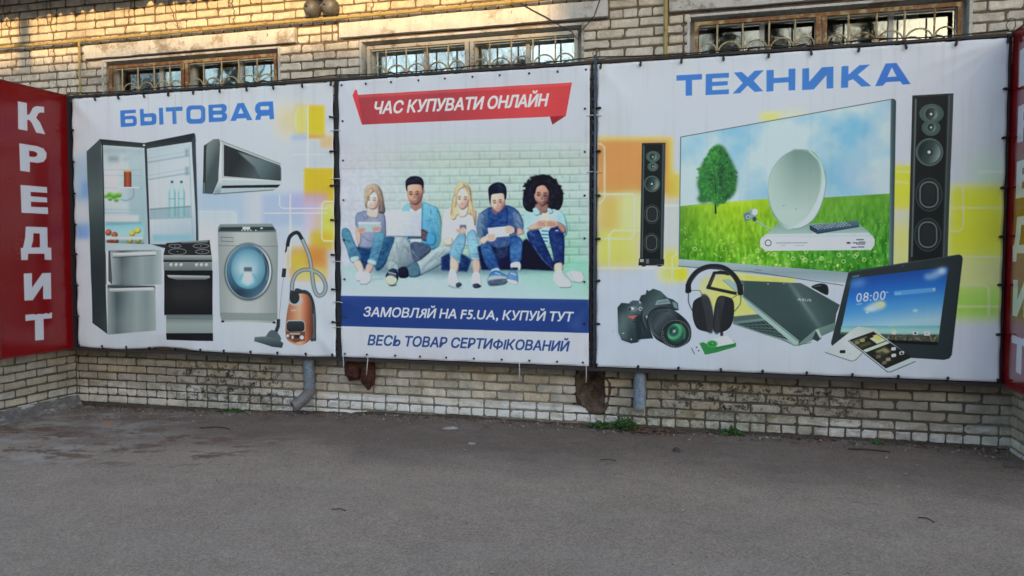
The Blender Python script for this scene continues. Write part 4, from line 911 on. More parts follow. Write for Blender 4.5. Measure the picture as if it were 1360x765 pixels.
    p([(22, 360), (45, 345), (75, 365), (110, 450), (150, 520), (165, 560), (150, 590), (95, 580), (75, 560), (50, 480), (25, 420)], (20, 360, 150, 580, G((72, 124, 154), (84, 130, 160), (44, 82, 124))), sm=1, b=1); p([(78, 545), (130, 535), (140, 560), (92, 582)], (148, 176, 194), sm=1, b=1); 
    p([(245, 390), (280, 370), (312, 390), (305, 450), (285, 520), (250, 600), (200, 590), (215, 510), (232, 430)], (230, 380, 310, 590, G((96, 146, 172), (70, 116, 152), (84, 130, 164))), sm=1, b=1); p([(205, 555), (255, 570), (250, 600), (196, 585)], (150, 180, 196), sm=1, b=1)
    p([(100, 580), (140, 562), (165, 600), (170, 640), (140, 650)], (192, 172, 170), sm=1, b=1); p([(192, 590), (238, 600), (215, 650), (180, 650)], (184, 160, 158), sm=1, b=1)
    p([(118, 650), (165, 632), (172, 680), (150, 705), (122, 700)], (196, 204, 216), sm=1, b=1); p([(150, 690), (175, 640), (215, 655), (218, 700), (190, 725), (145, 722)], (204, 210, 222), sm=1, b=1); A.L([(145, 724), (190, 727), (216, 705)], 4, (104, 120, 140), .8, 1); A.L([(120, 701), (150, 707)], 4, (104, 120, 140), .8, 1); p([(215, 690), (300, 680), (310, 690), (220, 705)], (130, 156, 156), .6, 3)
    # ---- man with laptop
    A.view(510, 225, 4.78)
    p([(118, 255), (165, 215), (200, 225), (245, 205), (300, 225), (345, 250), (362, 330), (355, 440), (330, 500), (270, 510), (230, 470), (130, 440)], (130, 230, 360, 460, G((120, 170, 192), (92, 152, 186), (70, 130, 168))), sm=1, b=1)
    p([(165, 250), (240, 250), (235, 470), (170, 470)], (188, 202, 212), sm=0, b=2); p([(335, 260), (368, 330), (360, 460), (330, 500), (345, 400)], (104, 150, 160), .7, 4, sm=1)
    A.L([(245, 215), (243, 300), (240, 380)], 8, (54, 112, 152), .8, 2); A.L([(262, 320), (285, 330), (310, 315)], 4, (54, 108, 140), .8, 1); A.L([(300, 260), (280, 370)], 4, (60, 120, 150), .6, 2); A.L([(320, 400), (290, 440)], 6, (60, 116, 148), .6, 2)
    p([(165, 190), (240, 190), (240, 240), (200, 268), (168, 240)], (148, 118, 112), sm=0, b=2); p([(148, 110), (160, 95), (225, 95), (246, 120), (243, 180), (215, 220), (185, 222), (160, 200), (148, 160)], (150, 100, 245, 200, G((196, 164, 152), (172, 136, 124), (116, 90, 92))), sm=1, b=1)
    A.E(252, 140, 6, 14, (140, 108, 100), 1, 1); p([(140, 120), (138, 75), (160, 50), (195, 42), (235, 52), (252, 85), (248, 130), (238, 100), (200, 92), (160, 98), (148, 108), (148, 140)], (34, 36, 52), sm=1, b=1)
    F(191, 160, 62, -.04, (182, 150, 136), (112, 82, 80))
    q(150, 420, 240, 440, (40, 52, 70), .8, 3)
    p([(75, 430), (130, 430), (180, 480), (240, 560), (220, 620), (130, 620), (80, 640), (20, 600), (40, 520), (60, 470)], (60, 430, 200, 620, G((158, 172, 184), (130, 146, 160), (84, 100, 122))), sm=1, b=1)
    p([(170, 470), (260, 470), (300, 510), (250, 560), (200, 600)], (70, 84, 112), sm=1, b=3); p([(255, 560), (330, 500), (390, 478), (430, 495), (425, 550), (370, 600), (270, 655), (220, 670), (200, 600)], (250, 520, 340, 660, G((164, 180, 188), (140, 160, 172), (86, 106, 124))), sm=1, b=1)
    for l in ([(130, 470), (110, 540), (100, 600)], [(160, 480), (150, 560)], [(350, 520), (280, 590), (240, 640)], [(390, 510), (330, 570)]): A.L(l, 7, (96, 112, 130), .5, 3, sm=1)
    p([(20, 585), (60, 575), (95, 610), (90, 640), (30, 640)], (136, 156, 166), sm=1, b=2); p([(145, 620), (210, 590), (230, 670), (160, 680)], (74, 108, 132), sm=1, b=2); p([(95, 630), (145, 622), (155, 680), (100, 684)], (30, 36, 60), sm=1, b=1)
    p([(18, 660), (50, 628), (82, 640), (92, 690), (70, 735), (35, 735), (12, 700)], (36, 48, 74), sm=1, b=1); p([(10, 690), (40, 672), (82, 690), (80, 720), (50, 736), (22, 722)], (194, 204, 172), sm=1, b=1); A.L([(25, 650), (78, 664)], 6, (190, 200, 206), .9, 1); A.L([(28, 662), (76, 676)], 4, (170, 184, 196), .7, 1); A.L([(35, 736), (82, 734)], 5, (40, 60, 70), .8, 2)
    p([(232, 380), (262, 385), (285, 410), (280, 450), (250, 452), (234, 420)], (92, 74, 86), sm=1, b=1); p([(10, 268), (238, 262), (236, 425), (14, 422)], (10, 270, 236, 420, G((176, 182, 202), (170, 178, 198), (160, 168, 188)))); A.L([(14, 423), (236, 426)], 5, (90, 106, 126), .9, 1); p([(280, 400), (330, 420), (318, 480), (270, 470)], (70, 140, 184), sm=1, b=2)
    # ---- blonde woman
    A.view(580, 235, 4.935)
    p([(30, 520), (130, 480), (230, 540), (200, 620), (30, 610)], (34, 58, 104), 1, 4)
    p([(70, 210), (125, 190), (160, 250), (200, 230), (250, 220), (290, 260), (285, 340), (240, 440), (130, 450), (40, 440), (36, 300), (45, 240)], (40, 220, 280, 420, G((190, 182, 202), (204, 196, 206), (156, 164, 184))), sm=1, b=2); p([(140, 250), (230, 250), (240, 340), (150, 340)], (206, 206, 214), 1, 3)
    p([(120, 80), (140, 42), (180, 36), (215, 60), (230, 110), (238, 190), (262, 240), (250, 320), (235, 260), (190, 240), (140, 250), (120, 280), (90, 270), (92, 200), (112, 150)], (110, 60, 250, 280, G((190, 178, 154), (176, 160, 132), (196, 184, 154), (150, 136, 116))), sm=1, b=2)
    for l in ([(120, 110), (104, 200), (110, 260)], [(225, 110), (236, 200), (250, 280)], [(110, 180), (92, 250)], [(220, 180), (225, 250)]): A.L(l, 6, (120, 104, 92), .5, 2, sm=1)
    p([(135, 175), (205, 175), (200, 250), (150, 260)], (198, 178, 174), sm=1, b=2); p([(128, 120), (140, 85), (170, 72), (205, 95), (215, 140), (205, 185), (178, 212), (155, 208), (132, 170)], (130, 80, 215, 200, G((214, 196, 190), (202, 180, 174), (158, 130, 132))), sm=1, b=1)
    p([(122, 130), (130, 70), (175, 42), (182, 66), (150, 86), (134, 125), (130, 180), (118, 200)], (188, 174, 146), sm=1, b=2); p([(175, 50), (215, 75), (225, 150), (214, 150), (205, 100)], (168, 152, 126), sm=1, b=2)
    F(168, 148, 60, .05, (208, 188, 180), (150, 120, 118), 0)
    p([(40, 405), (100, 398), (105, 440), (60, 448)], (196, 174, 172), sm=1, b=2)
    p([(95, 460), (130, 390), (165, 362), (190, 380), (188, 440), (165, 510), (150, 572), (90, 530)], (100, 370, 190, 560, G((96, 142, 172), (116, 162, 190), (76, 122, 158))), sm=1, b=1); p([(195, 385), (220, 348), (250, 352), (278, 430), (295, 500), (285, 560), (228, 545), (205, 460)], (200, 350, 290, 560, G((108, 154, 182), (130, 174, 198), (84, 130, 164))), sm=1, b=1)
    A.L([(90, 520), (150, 560)], 7, (172, 194, 206), .8, 2); A.L([(228, 532), (290, 535)], 7, (172, 194, 206), .8, 2); p([(92, 525), (145, 565), (128, 640), (92, 640)], (194, 168, 164), sm=1, b=1); p([(236, 545), (286, 550), (280, 630), (245, 640)], (186, 160, 156), sm=1, b=1)
    p([(88, 605), (125, 620), (145, 680), (165, 705), (140, 722), (95, 715), (74, 690)], (206, 208, 218), sm=1, b=1); p([(125, 700), (150, 690), (164, 708), (135, 724)], (60, 76, 98), sm=1, b=1); A.L([(78, 712), (110, 726), (165, 728)], 5, (96, 118, 140), .8, 2)
    p([(240, 628), (280, 628), (294, 690), (290, 722), (250, 725), (226, 700)], (208, 210, 218), sm=1, b=1); p([(236, 705), (268, 696), (290, 718), (250, 728)], (56, 72, 96), sm=1, b=1)
    A.RR(150, 312, 195, 350, 6, (110, 112, 130)); A.E(150, 355, 26, 16, (186, 156, 154), 1, 1.5, .4); A.E(180, 350, 24, 14, (196, 168, 164), 1, 1.5, .8); A.L([(165, 335), (190, 370)], 4, (126, 96, 102), .6, 1); A.L([(140, 345), (160, 370)], 4, (126, 96, 102), .6, 1); p([(250, 300), (300, 280), (320, 300), (320, 400), (270, 380)], (92, 112, 146), .6, 6)
    # ---- man with tablet
    A.view(628, 235, 5.1)
    p([(30, 470), (140, 450), (300, 460), (340, 560), (330, 628), (60, 628)], (22, 34, 72), 1, 4)
    p([(50, 250), (125, 200), (160, 215), (220, 190), (290, 215), (330, 270), (345, 340), (300, 400), (240, 470), (140, 475), (60, 410), (30, 350)], (40, 220, 330, 440, G((84, 110, 150), (44, 74, 130), (56, 82, 132), (70, 100, 140))), sm=1, b=1)
    p([(110, 215), (170, 230), (230, 210), (225, 330), (120, 340)], (32, 62, 122), .8, 6, sm=1); p([(35, 260), (75, 250), (85, 330), (60, 420), (28, 380)], (98, 122, 150), .8, 4, sm=1); p([(270, 240), (320, 260), (340, 350), (300, 350)], (100, 124, 156), .8, 4, sm=1)
    A.L([(60, 280), (70, 380)], 5, (50, 74, 110), .6, 2); A.L([(290, 250), (300, 320)], 5, (50, 74, 110), .6, 2)
    p([(115, 130), (150, 105), (200, 105), (218, 140), (216, 190), (190, 232), (165, 240), (140, 220), (120, 180)], (120, 110, 220, 220, G((206, 180, 174), (194, 164, 158), (140, 110, 116))), sm=1, b=1); p([(110, 140), (106, 80), (130, 50), (170, 36), (210, 48), (228, 85), (226, 140), (216, 150), (208, 112), (160, 112), (128, 120), (122, 150), (118, 190)], (24, 32, 54), sm=1, b=1)
    A.L([(130, 65), (180, 60), (210, 80)], 8, (54, 70, 100), .6, 3, sm=1); F(168, 175, 60, -.12, (200, 172, 160), (136, 104, 104)); p([(130, 205), (165, 240), (160, 262), (128, 235)], (120, 92, 100), .8, 2)
    p([(55, 455), (110, 450), (150, 520), (180, 620), (130, 640), (90, 600), (60, 520)], (60, 460, 170, 620, G((60, 96, 148), (44, 86, 144), (34, 62, 116))), sm=1, b=1); p([(255, 420), (290, 398), (335, 430), (340, 520), (320, 590), (260, 590), (250, 500)], (250, 420, 340, 580, G((42, 76, 134), (66, 110, 164), (40, 70, 124))), sm=1, b=1)
    p([(120, 630), (170, 612), (186, 640), (140, 655)], (150, 176, 200), sm=1, b=2); p([(258, 585), (310, 572), (328, 600), (315, 635), (262, 620)], (186, 198, 208), sm=1, b=1); q(262, 612, 308, 630, (30, 34, 56), .9, 3)
    p([(120, 650), (160, 632), (200, 650), (240, 672), (232, 700), (150, 716), (100, 706)], (62, 116, 176), sm=1, b=1); p([(98, 690), (130, 665), (230, 672), (236, 700), (215, 728), (120, 738), (100, 720)], (150, 164, 182), sm=1, b=1); p([(110, 702), (228, 690), (220, 722), (125, 734)], (70, 84, 108), .9, 3, sm=1); A.L([(150, 648), (190, 660)], 5, (200, 210, 218), .8, 1)
    p([(236, 660), (265, 628), (300, 645), (308, 700), (300, 728), (262, 720), (232, 700)], (88, 126, 172), sm=1, b=1); p([(232, 690), (300, 705), (304, 728), (270, 726), (236, 706)], (190, 202, 212), sm=1, b=1); A.L([(255, 650), (295, 662)], 5, (200, 208, 216), .9, 1)
    p([(100, 345), (230, 333), (248, 400), (110, 412)], (196, 204, 210)); A.L([(104, 412), (252, 404)], 4, (90, 110, 140), .8, 1)
    p([(45, 430), (80, 400), (100, 430), (70, 455)], (198, 172, 168), sm=1, b=1); p([(285, 350), (335, 348), (345, 385), (290, 392)], (176, 146, 146), sm=1, b=1); q(284, 345, 300, 385, (40, 46, 70), .8, 2)
    for cx, cy in ((122, 408), (245, 358)): A.E(cx, cy, 38, 28, (202, 176, 172), 1, 2); [A.L([(cx-20, cy-12+i*10), (cx+28, cy-18+i*10)], 3, (130, 100, 106), .7, 1) for i in range(4)]
    p([(150, 480), (240, 470), (235, 540), (160, 560)], (96, 110, 146), .35, 8)
    # ---- woman with curly hair
    A.view(688, 225, 4.64)
    p([(30, 440), (100, 400), (220, 600), (220, 624), (20, 612)], (16, 22, 58), 1, 3)
    p([(40, 270), (90, 235), (150, 260), (200, 240), (270, 260), (300, 320), (300, 400), (240, 440), (120, 470), (50, 420), (35, 340)], (40, 250, 290, 420, G((138, 182, 196), (160, 196, 206), (112, 160, 182))), sm=1, b=2)
    p([(125, 370), (190, 365), (190, 460), (170, 460)], (150, 190, 206), 1, 2); [A.L([(145, y), (186, y+2)], 6, (40, 76, 116), .9, 1) for y in (378, 400, 420, 440)]
    rs = random.Random(8); hp = [(150, 30), (100, 50), (60, 90), (35, 150), (30, 210), (50, 250), (90, 262), (130, 240), (200, 235), (245, 250), (268, 225), (278, 170), (262, 110), (232, 70), (200, 45)]
    p(hp, (26, 28, 44), sm=1, b=1)
    for i in range(90): a = rs.uniform(0, 6.28); x = 152+math.cos(a)*rs.uniform(90, 122); y = 148+math.sin(a)*rs.uniform(92, 116); (A.E(x, y, rs.uniform(6, 14), rs.uniform(5, 12), (26, 28, 44), .8, 1.5) if y < 250 else None)
    for i in range(50): x, y = 155+rs.gauss(0, 60), 140+rs.gauss(0, 55); A.L([(x, y), (x+rs.uniform(-10, 10), y+rs.uniform(5, 16))], 3, (58, 58, 76), .5, 1.5)
    p([(115, 210), (180, 210), (185, 250), (150, 280), (105, 250)], (132, 100, 98), sm=1, b=1.5); p([(102, 140), (112, 108), (150, 92), (185, 112), (192, 160), (180, 205), (150, 225), (118, 205), (102, 175)], (105, 100, 190, 200, G((178, 148, 140), (164, 130, 124), (108, 82, 88))), sm=1, b=1)
    p([(98, 130), (110, 90), (160, 76), (200, 110), (190, 130), (160, 96), (118, 108), (104, 150)], (26, 28, 44), sm=1, b=2); F(147, 162, 60, .06, (168, 134, 124), (96, 70, 72))
    p([(90, 245), (115, 235), (140, 270), (110, 285)], (150, 192, 206), sm=1, b=1); p([(180, 240), (200, 240), (220, 262), (190, 275)], (150, 190, 204), sm=1, b=1)
    p([(55, 400), (80, 370), (120, 362), (150, 420), (200, 530), (232, 610), (215, 620), (150, 560), (90, 480)], (60, 370, 220, 600, G((38, 62, 116), (28, 50, 104), (22, 40, 90))), sm=1, b=1); A.L([(96, 470), (150, 550), (218, 616)], 5, (120, 140, 170), .7, 1.5, sm=1); A.L([(96, 400), (108, 430)], 5, (90, 116, 156), .7, 2)
    p([(190, 380), (225, 348), (262, 352), (285, 420), (285, 520), (278, 590), (225, 590), (215, 520), (196, 440)], (190, 360, 285, 590, G((26, 44, 98), (36, 60, 114), (22, 38, 86))), sm=1, b=1); q(230, 372, 250, 380, (170, 188, 204), .9, 1); A.L([(222, 400), (224, 560)], 4, (56, 84, 136), .7, 2)
    p([(225, 585), (270, 575), (275, 625), (230, 640)], (186, 172, 160), sm=1, b=1); p([(222, 640), (265, 615), (290, 650), (328, 690), (322, 722), (262, 722), (222, 690)], (190, 204, 204), sm=1, b=1); p([(240, 700), (325, 700), (325, 724), (260, 726)], (214, 220, 218), sm=1, b=1); [A.L([(250+i*9, 640+i*11), (284+i*8, 634+i*12)], 4, (112, 130, 140), .7, 1) for i in range(4)]; A.L([(256, 727), (326, 726)], 4, (60, 92, 96), .7, 2)
    p([(296, 640), (340, 622), (392, 630), (408, 660), (395, 695), (340, 695), (312, 670)], (172, 194, 190), sm=1, b=1); A.E(380, 665, 24, 28, (196, 212, 206), 1, 2); A.L([(320, 635), (350, 690)], 4, (110, 136, 140), .6, 2)
    p([(55, 360), (110, 330), (150, 325), (150, 360), (85, 375)], (178, 152, 142), sm=1, b=1); p([(240, 320), (285, 345), (295, 385), (275, 390), (240, 345)], (152, 122, 116), sm=1, b=1); A.RR(146, 268, 192, 318, 6, (196, 192, 176)); 
    for cx, cy in ((150, 335), (205, 335)): A.E(cx, cy, 42, 24, (176, 146, 136), 1, 2); [A.L([(cx-24, cy-10+i*9), (cx+24, cy-6+i*8)], 3, (110, 82, 82), .7, 1) for i in range(3)]
    rs = random.Random(12)
    def strands(view, spine, n, wd, cols, w_=2.2):
        A.view(*view); sp = ospline(spine, 6)
        for _ in range(n):
            o = rs.uniform(-wd, wd); k0 = rs.randint(0, len(sp)//2); k1 = rs.randint(k0+3, len(sp)-1) if k0+3 < len(sp)-1 else len(sp)-1
            A.L(sp[k0:k1+1]+np.array([o, rs.uniform(-3, 3)]), w_, rs.choice(cols), .45, .8)
    bl = ((206, 194, 160), (136, 118, 96), (176, 160, 128))
    strands((450, 235, 5.1), [(196, 90), (184, 140), (186, 190)], 14, 7, ((190, 176, 156), (110, 98, 92))); strands((450, 235, 5.1), [(262, 70), (288, 120), (296, 180), (292, 230)], 26, 12, ((176, 160, 140), (84, 76, 82), (120, 108, 102)))
    strands((580, 235, 4.935), [(135, 70), (118, 130), (112, 200), (110, 265)], 34, 14, bl); strands((580, 235, 4.935), [(210, 80), (226, 150), (238, 220), (248, 300)], 34, 13, bl)
    def folds(view, pts, n, lo, ln, ang, dk=(24, 52, 88), lt=(140, 178, 198)):
        A.view(*view)
        for _ in range(n):
            i = rs.randrange(len(pts)-1); t = rs.random(); x = pts[i][0]*(1-t)+pts[i+1][0]*t+rs.uniform(-lo, lo); y = pts[i][1]*(1-t)+pts[i+1][1]*t+rs.uniform(-lo*.6, lo*.6)
            a = ang+rs.uniform(-.5, .5); L_ = rs.uniform(.4, 1)*ln; q_ = [(x-math.cos(a)*L_/2, y-math.sin(a)*L_/2), (x+rs.uniform(-3, 3), y+rs.uniform(-3, 3)), (x+math.cos(a)*L_/2, y+math.sin(a)*L_/2)]
            A.L(q_, rs.uniform(2.5, 5), dk if rs.random() < .6 else lt, .38, 2, sm=1)
    folds((450, 235, 5.1), [(45, 380), (80, 470), (120, 550)], 12, 14, 34, .2); folds((450, 235, 5.1), [(280, 400), (260, 480), (225, 560)], 14, 16, 36, .1); folds((450, 235, 5.1), [(160, 260), (230, 300), (280, 280), (200, 440)], 12, 30, 44, 1.3, (78, 88, 122), (160, 168, 190)); folds((450, 235, 5.1), [(340, 430), (310, 520), (270, 600)], 8, 14, 40, 1.8, (24, 52, 88), (84, 124, 156))
    folds((510, 225, 4.78), [(290, 240), (320, 330), (310, 430)], 20, 26, 60, 1.3, (48, 108, 146), (146, 194, 208)); folds((510, 225, 4.78), [(90, 460), (80, 540), (60, 600)], 16, 30, 60, 1.9, (84, 100, 118), (184, 196, 204)); folds((510, 225, 4.78), [(150, 480), (220, 590)], 10, 24, 60, .9, (72, 86, 106), (160, 174, 186)); folds((510, 225, 4.78), [(400, 520), (300, 590), (240, 650)], 16, 20, 60, 2.4, (90, 108, 124), (190, 202, 206))
    folds((580, 235, 4.935), [(150, 420), (130, 520)], 14, 24, 40, .3, (50, 96, 134), (158, 194, 210)); folds((580, 235, 4.935), [(235, 380), (265, 520)], 14, 24, 40, .2, (58, 104, 140), (164, 200, 214)); folds((580, 235, 4.935), [(80, 250), (70, 400)], 14, 20, 60, 1.4, (140, 136, 164), (220, 212, 222))
    folds((628, 235, 5.1), [(90, 250), (80, 380)], 14, 24, 60, 1.2, (30, 56, 106), (112, 140, 174)); folds((628, 235, 5.1), [(290, 250), (310, 350)], 14, 20, 50, 1.0, (34, 60, 108), (120, 146, 178)); folds((628, 235, 5.1), [(90, 470), (140, 600)], 14, 20, 44, .4, (20, 46, 92), (88, 128, 172)); folds((628, 235, 5.1), [(300, 430), (295, 570)], 14, 22, 44, .2, (24, 50, 98), (96, 136, 180)); folds((628, 235, 5.1), [(180, 440), (200, 500)], 12, 40, 40, .6, (22, 34, 74), (110, 124, 156))
    folds((688, 225, 4.64), [(90, 400), (140, 500), (210, 590)], 16, 22, 44, .5, (14, 26, 66), (66, 92, 142)); folds((688, 225, 4.64), [(240, 380), (255, 570)], 12, 22, 44, .2, (14, 24, 62), (60, 84, 134)); folds((688, 225, 4.64), [(70, 290), (70, 400)], 10, 20, 50, 1.2, (90, 138, 160), (186, 214, 220)); folds((688, 225, 4.64), [(230, 270), (280, 340)], 10, 18, 40, 1.0, (90, 138, 160), (186, 214, 220))
    A.rim = None
    # the photograph on the sheet is washed out and cool
    m, x0, y0, x1, y1 = (A.view(0, 0, 1), A.cover([A.c([(440, 225), (800, 225), (800, 395), (440, 395)])], 0))[1]; S_ = (slice(y0, y1), slice(x0, x1)); I_ = A.im[S_]
    g_ = (I_*[.3, .5, .2]).sum(-1, keepdims=True); t_ = g_/np.array([158.])*np.array([150., 160, 168]); I2 = I_*.94+t_*.06; hh, ww = m.shape
    I2 = (I2-158)*1.24+160; m = gblur(m, 14); I2 = np.stack([gblur(I2[..., q_], 1.3) for q_ in range(3)], -1); wt = np.clip((150-g_)/60, .25, 1); I2 += ((fbm(hh, ww, 5, 2, 8)[..., None]-.5)*20+(fbm(hh, ww, 16, 3, 18, 1.6)[..., None]-.5)*44)*wt; A.im[S_] = I_+(I2-I_)*m[..., None]
    # ---- red ribbon
    A.view(445, 85, 4.371); RD = (176, 56, 66)
    p([(118, 146), (134, 180), (1376, 108), (1374, 112), (1340, 300), (1262, 352), (1248, 306), (160, 352), (152, 340), (104, 183)], RD); p([(126, 148), (104, 183), (157, 352), (164, 352)], (186, 62, 70)); p([(126, 148), (134, 180), (160, 352), (150, 330), (106, 184)], (172, 52, 62), .8, 1)
    p([(134, 180), (1376, 108), (1340, 300), (160, 352)], (134, 0, 1376, 0.1, G((134, 50, 62), (154, 56, 66), (140, 54, 66), (162, 56, 66), (178, 62, 70), (170, 56, 64)))); p([(134, 182), (1376, 110), (1374, 124), (134, 196)], (194, 84, 90), .5, 3)
    p([(1248, 306), (1340, 300), (1262, 352)], (122, 34, 46), 1, 1); A.L([(134, 240), (1360, 200)], 3, (150, 60, 70), .4, 2)
    A.T('ЧАС КУПУВАТИ ОНЛАЙН', 222, 290, 1226, 243, 66, (212, 214, 226), .2, .042)
    # ---- bottom
    A.view(445, 370, 3.886)
    p([(20, 88), (1310, 108), (1310, 280), (20, 244)], (30, 56, 122)); p([(20, 88), (1310, 108), (1310, 124), (20, 104)], (44, 70, 132), .5, 3); p([(20, 244), (1310, 280), (1310, 470), (20, 400)], (174, 182, 204), 1)
    A.T('ЗАМОВЛЯЙ НА F5.UA, КУПУЙ ТУТ', 147, 193, 1222, 220, 45, (196, 206, 226), .2, .038); A.T('ВЕСЬ ТОВАР СЕРТИФІКОВАНИЙ', 169, 341, 1200, 374, 48, (34, 62, 124), .2, .038)
    p([(1200, 250), (1300, 130), (1310, 150), (1250, 275)], (56, 84, 142), .4, 10)
    return A.image('middle_print', (165, 176, 196))

# ------------------------------------------------------------ right banner: electronics
def speaker(A, x0, y0, x1, y1, x2, y2, parts, k=1):
    pass
def art_right():
    A = Art(1, -.2, -1.043, 2.170, .583, 3.276, 400, (167, 176, 189)); q, p = A.Q, A.P; G = lambda *c: [tuple(x) for x in c]
    A.view(0, 0, 1)
    q(1180, 20, 1400, 260, (176, 180, 190), .9, 40); q(1260, 380, 1400, 540, (178, 180, 192), .9, 20); q(790, 340, 960, 500, (162, 176, 196), .6, 30)  # right-end fills painted paler to offset the shade of the niche
    # colour squares, left part
    q(780, 184, 892, 256, (190, 128, 74), .98, 1.6); q(780, 182, 893, 187, (205, 176, 84), .8, 1.5); q(888, 186, 893, 232, (206, 184, 70), .8, 1.5); q(886, 230, 904, 264, (206, 176, 60), .9, 2); q(878, 236, 900, 264, (196, 142, 66), .6, 4)
    q(780, 256, 852, 312, (196, 160, 74), .9, 5); q(822, 258, 870, 310, (186, 190, 140), .9, 4); q(780, 306, 850, 354, (206, 184, 84), .9, 3); q(840, 306, 905, 340, (176, 180, 170), .6, 8); q(780, 160, 800, 184, (186, 196, 170), .6, 8)
    q(882, 332, 904, 372, (200, 186, 50), .85, 3); q(896, 356, 913, 372, (200, 184, 40), .95, 1.5); q(876, 355, 896, 371, (206, 202, 110), .8, 3); q(884, 264, 904, 330, (170, 178, 172), .7, 4)
    for L_ in ([(780, 191), (798, 191), (803, 196), (803, 262), (797, 270), (780, 270)], [(780, 258), (840, 258), (843, 262), (842, 312), (838, 317), (780, 317)], [(809, 353), (809, 312), (815, 306), (850, 306)], [(880, 273), (904, 273)], [(893, 372), (893, 342), (899, 336), (904, 336)], [(780, 356), (905, 356)]): A.L(L_, 2, (196, 202, 186), .85, .5)
    q(1011, 151, 1036, 160, (204, 206, 60), .85, 2.5); q(1038, 150, 1070, 158, (200, 204, 120), .7, 4)
    # right part
    q(1183, 220, 1215, 278, (200, 184, 40), .9, 2); q(1183, 278, 1215, 350, (176, 180, 120), .7, 8); q(1183, 300, 1215, 340, (206, 190, 60), .6, 6); q(1170, 340, 1215, 360, (196, 190, 100), .7, 4)
    q(1295, 205, 1345, 250, (150, 190, 140), .6, 9); q(1262, 248, 1345, 345, (198, 200, 44), .95, 3); q(1258, 300, 1320, 346, (206, 184, 44), .8, 8); q(1300, 255, 1345, 345, (176, 200, 60), .6, 10); q(1258, 345, 1345, 422, (180, 196, 110), .9, 5); q(1262, 380, 1345, 420, (134, 180, 70), .9, 3); q(1262, 340, 1345, 385, (190, 194, 130), .6, 8)
    for L_ in ([(1262, 276), (1345, 276)], [(1279, 248), (1279, 302), (1274, 307), (1262, 307)], [(1262, 341), (1345, 341)], [(1262, 378), (1308, 378), (1313, 384), (1313, 420)], [(1262, 407), (1345, 407)], [(1190, 228), (1216, 228)], [(1300, 228), (1345, 228)], [(1186, 241), (1206, 243)]): A.L(L_, 2, (200, 206, 180), .8, .5)
    # TV screen: sky, meadow
    def skyc(vx, vy):
        h, w_ = vx.shape; n = fbm(h, w_, 190, 5, 12); m = fbm(h, w_, 120, 5, 31); t = np.clip((n*.55+m*.45-.42)*4.5+(vx-1040)/600-(vy-180)/420, 0, 1)[..., None]
        b = np.array([164, 184, 194])*(1-t)+np.array([104, 160, 190])*t; w2 = np.clip((m-.5)*5, 0, 1)[..., None]; return b*(1-w2*.45)+np.array([174, 180, 196])*w2*.45
    p([(904, 182), (1186, 133), (1182, 366), (902, 344)], skyc)
    def grass(vx, vy):
        h, w_ = vx.shape; n1 = fbm(h, w_, 8, 3, 3, .35); n2 = fbm(h, w_, 60, 3, 4); top = 273-(vx-903)*.0475; d = np.clip((vy-top)/75, 0, 1)[..., None]; n = (n1[..., None]-.5)
        hot = np.exp(-((vx-985)/75)**2)[..., None]; b = np.array([84, 138, 44])*(1-d)+np.array([52, 124, 34])*d; b = b+hot*(1-d*.5)*np.array([66, 46, -6]); b = b+n*np.array([80, 80, 50])*(.3+d)+(n2[..., None]-.5)*30
        dark = np.clip((925-vx)/40, 0, 1)[..., None]; return b*(1-dark*.3)
    p([(903, 274), (930, 271), (1020, 264), (1100, 262), (1183, 257), (1182, 366), (902, 344)], grass)
    rs = random.Random(2)
    for i in range(330):
        x = rs.uniform(904, 1181); y0 = 274-(x-903)*.06; t = rs.random()**.7; y = y0+12+(366-22-y0-12+ (x-903)*.078)*t; r = .4+1.4*t*rs.random(); A.E(x, y, r, r, rs.choice(((190, 196, 130), (206, 206, 160), (170, 180, 90), (206, 196, 120))), .35+.4*rs.random(), .25)
    for i in range(14):
        x = rs.uniform(920, 1170); y = 325+(x-903)*.07+rs.uniform(-8, 14); A.RING(x, y, 2.3, 2.3, 1.1, (206, 214, 160), .7, .3); A.L([(x, y+2), (x+.3, y+8)], .5, (110, 160, 60), .6, .2)
    # tree
    A.L([(950.5, 284), (950, 262), (949, 225)], (2.6, 1.6), (40, 40, 32)); p([(947, 283), (930, 292), (938, 286), (952, 280)], (30, 90, 40), .6, 1.5)
    crown = [(953, 192), (944, 200), (938, 210), (932, 218), (930, 230), (926, 243), (929, 258), (926, 264), (932, 270), (945, 268), (950, 272), (962, 268), (970, 263), (976, 256), (979, 240), (977, 226), (972, 214), (966, 203), (962, 196)]
    p(crown, (40, 92, 48), 1, 1, sm=1)
    for i in range(430):
        a = rs.uniform(0, 6.28); rr = rs.random()**.5; x = 952.5+math.cos(a)*rr*(24.5-6*(math.sin(a) < -.3))*(1 if rs.random() < .85 else 1.1); y = 233+math.sin(a)*rr*40
        if y < 205 and abs(x-954) > 12: continue
        s_ = rs.uniform(.8, 2.2); lite = rs.random()+.5*(x < 955)-.3*(rr < .5); c_ = (60, 140, 58) if lite > .9 else ((44, 112, 52) if lite > .45 else (22, 62, 36)); A.E(x, y, s_, s_*.8, c_, .75, .3, a)
    for i in range(40):
        a = rs.uniform(0, 6.28); A.E(952.5+math.cos(a)*(24-5*(math.sin(a) < -.3))*rs.uniform(.9, 1.12), 234+math.sin(a)*38*rs.uniform(.9, 1.02), 1.8, 1.4, (38, 96, 48), .8, .3)
    A.L([(951, 262), (950, 240), (947, 222)], (1.2, .5), (30, 34, 30), .8); A.L([(950, 245), (960, 232)], .6, (30, 34, 30), .7); A.L([(950, 250), (941, 236)], .6, (30, 34, 30), .7)
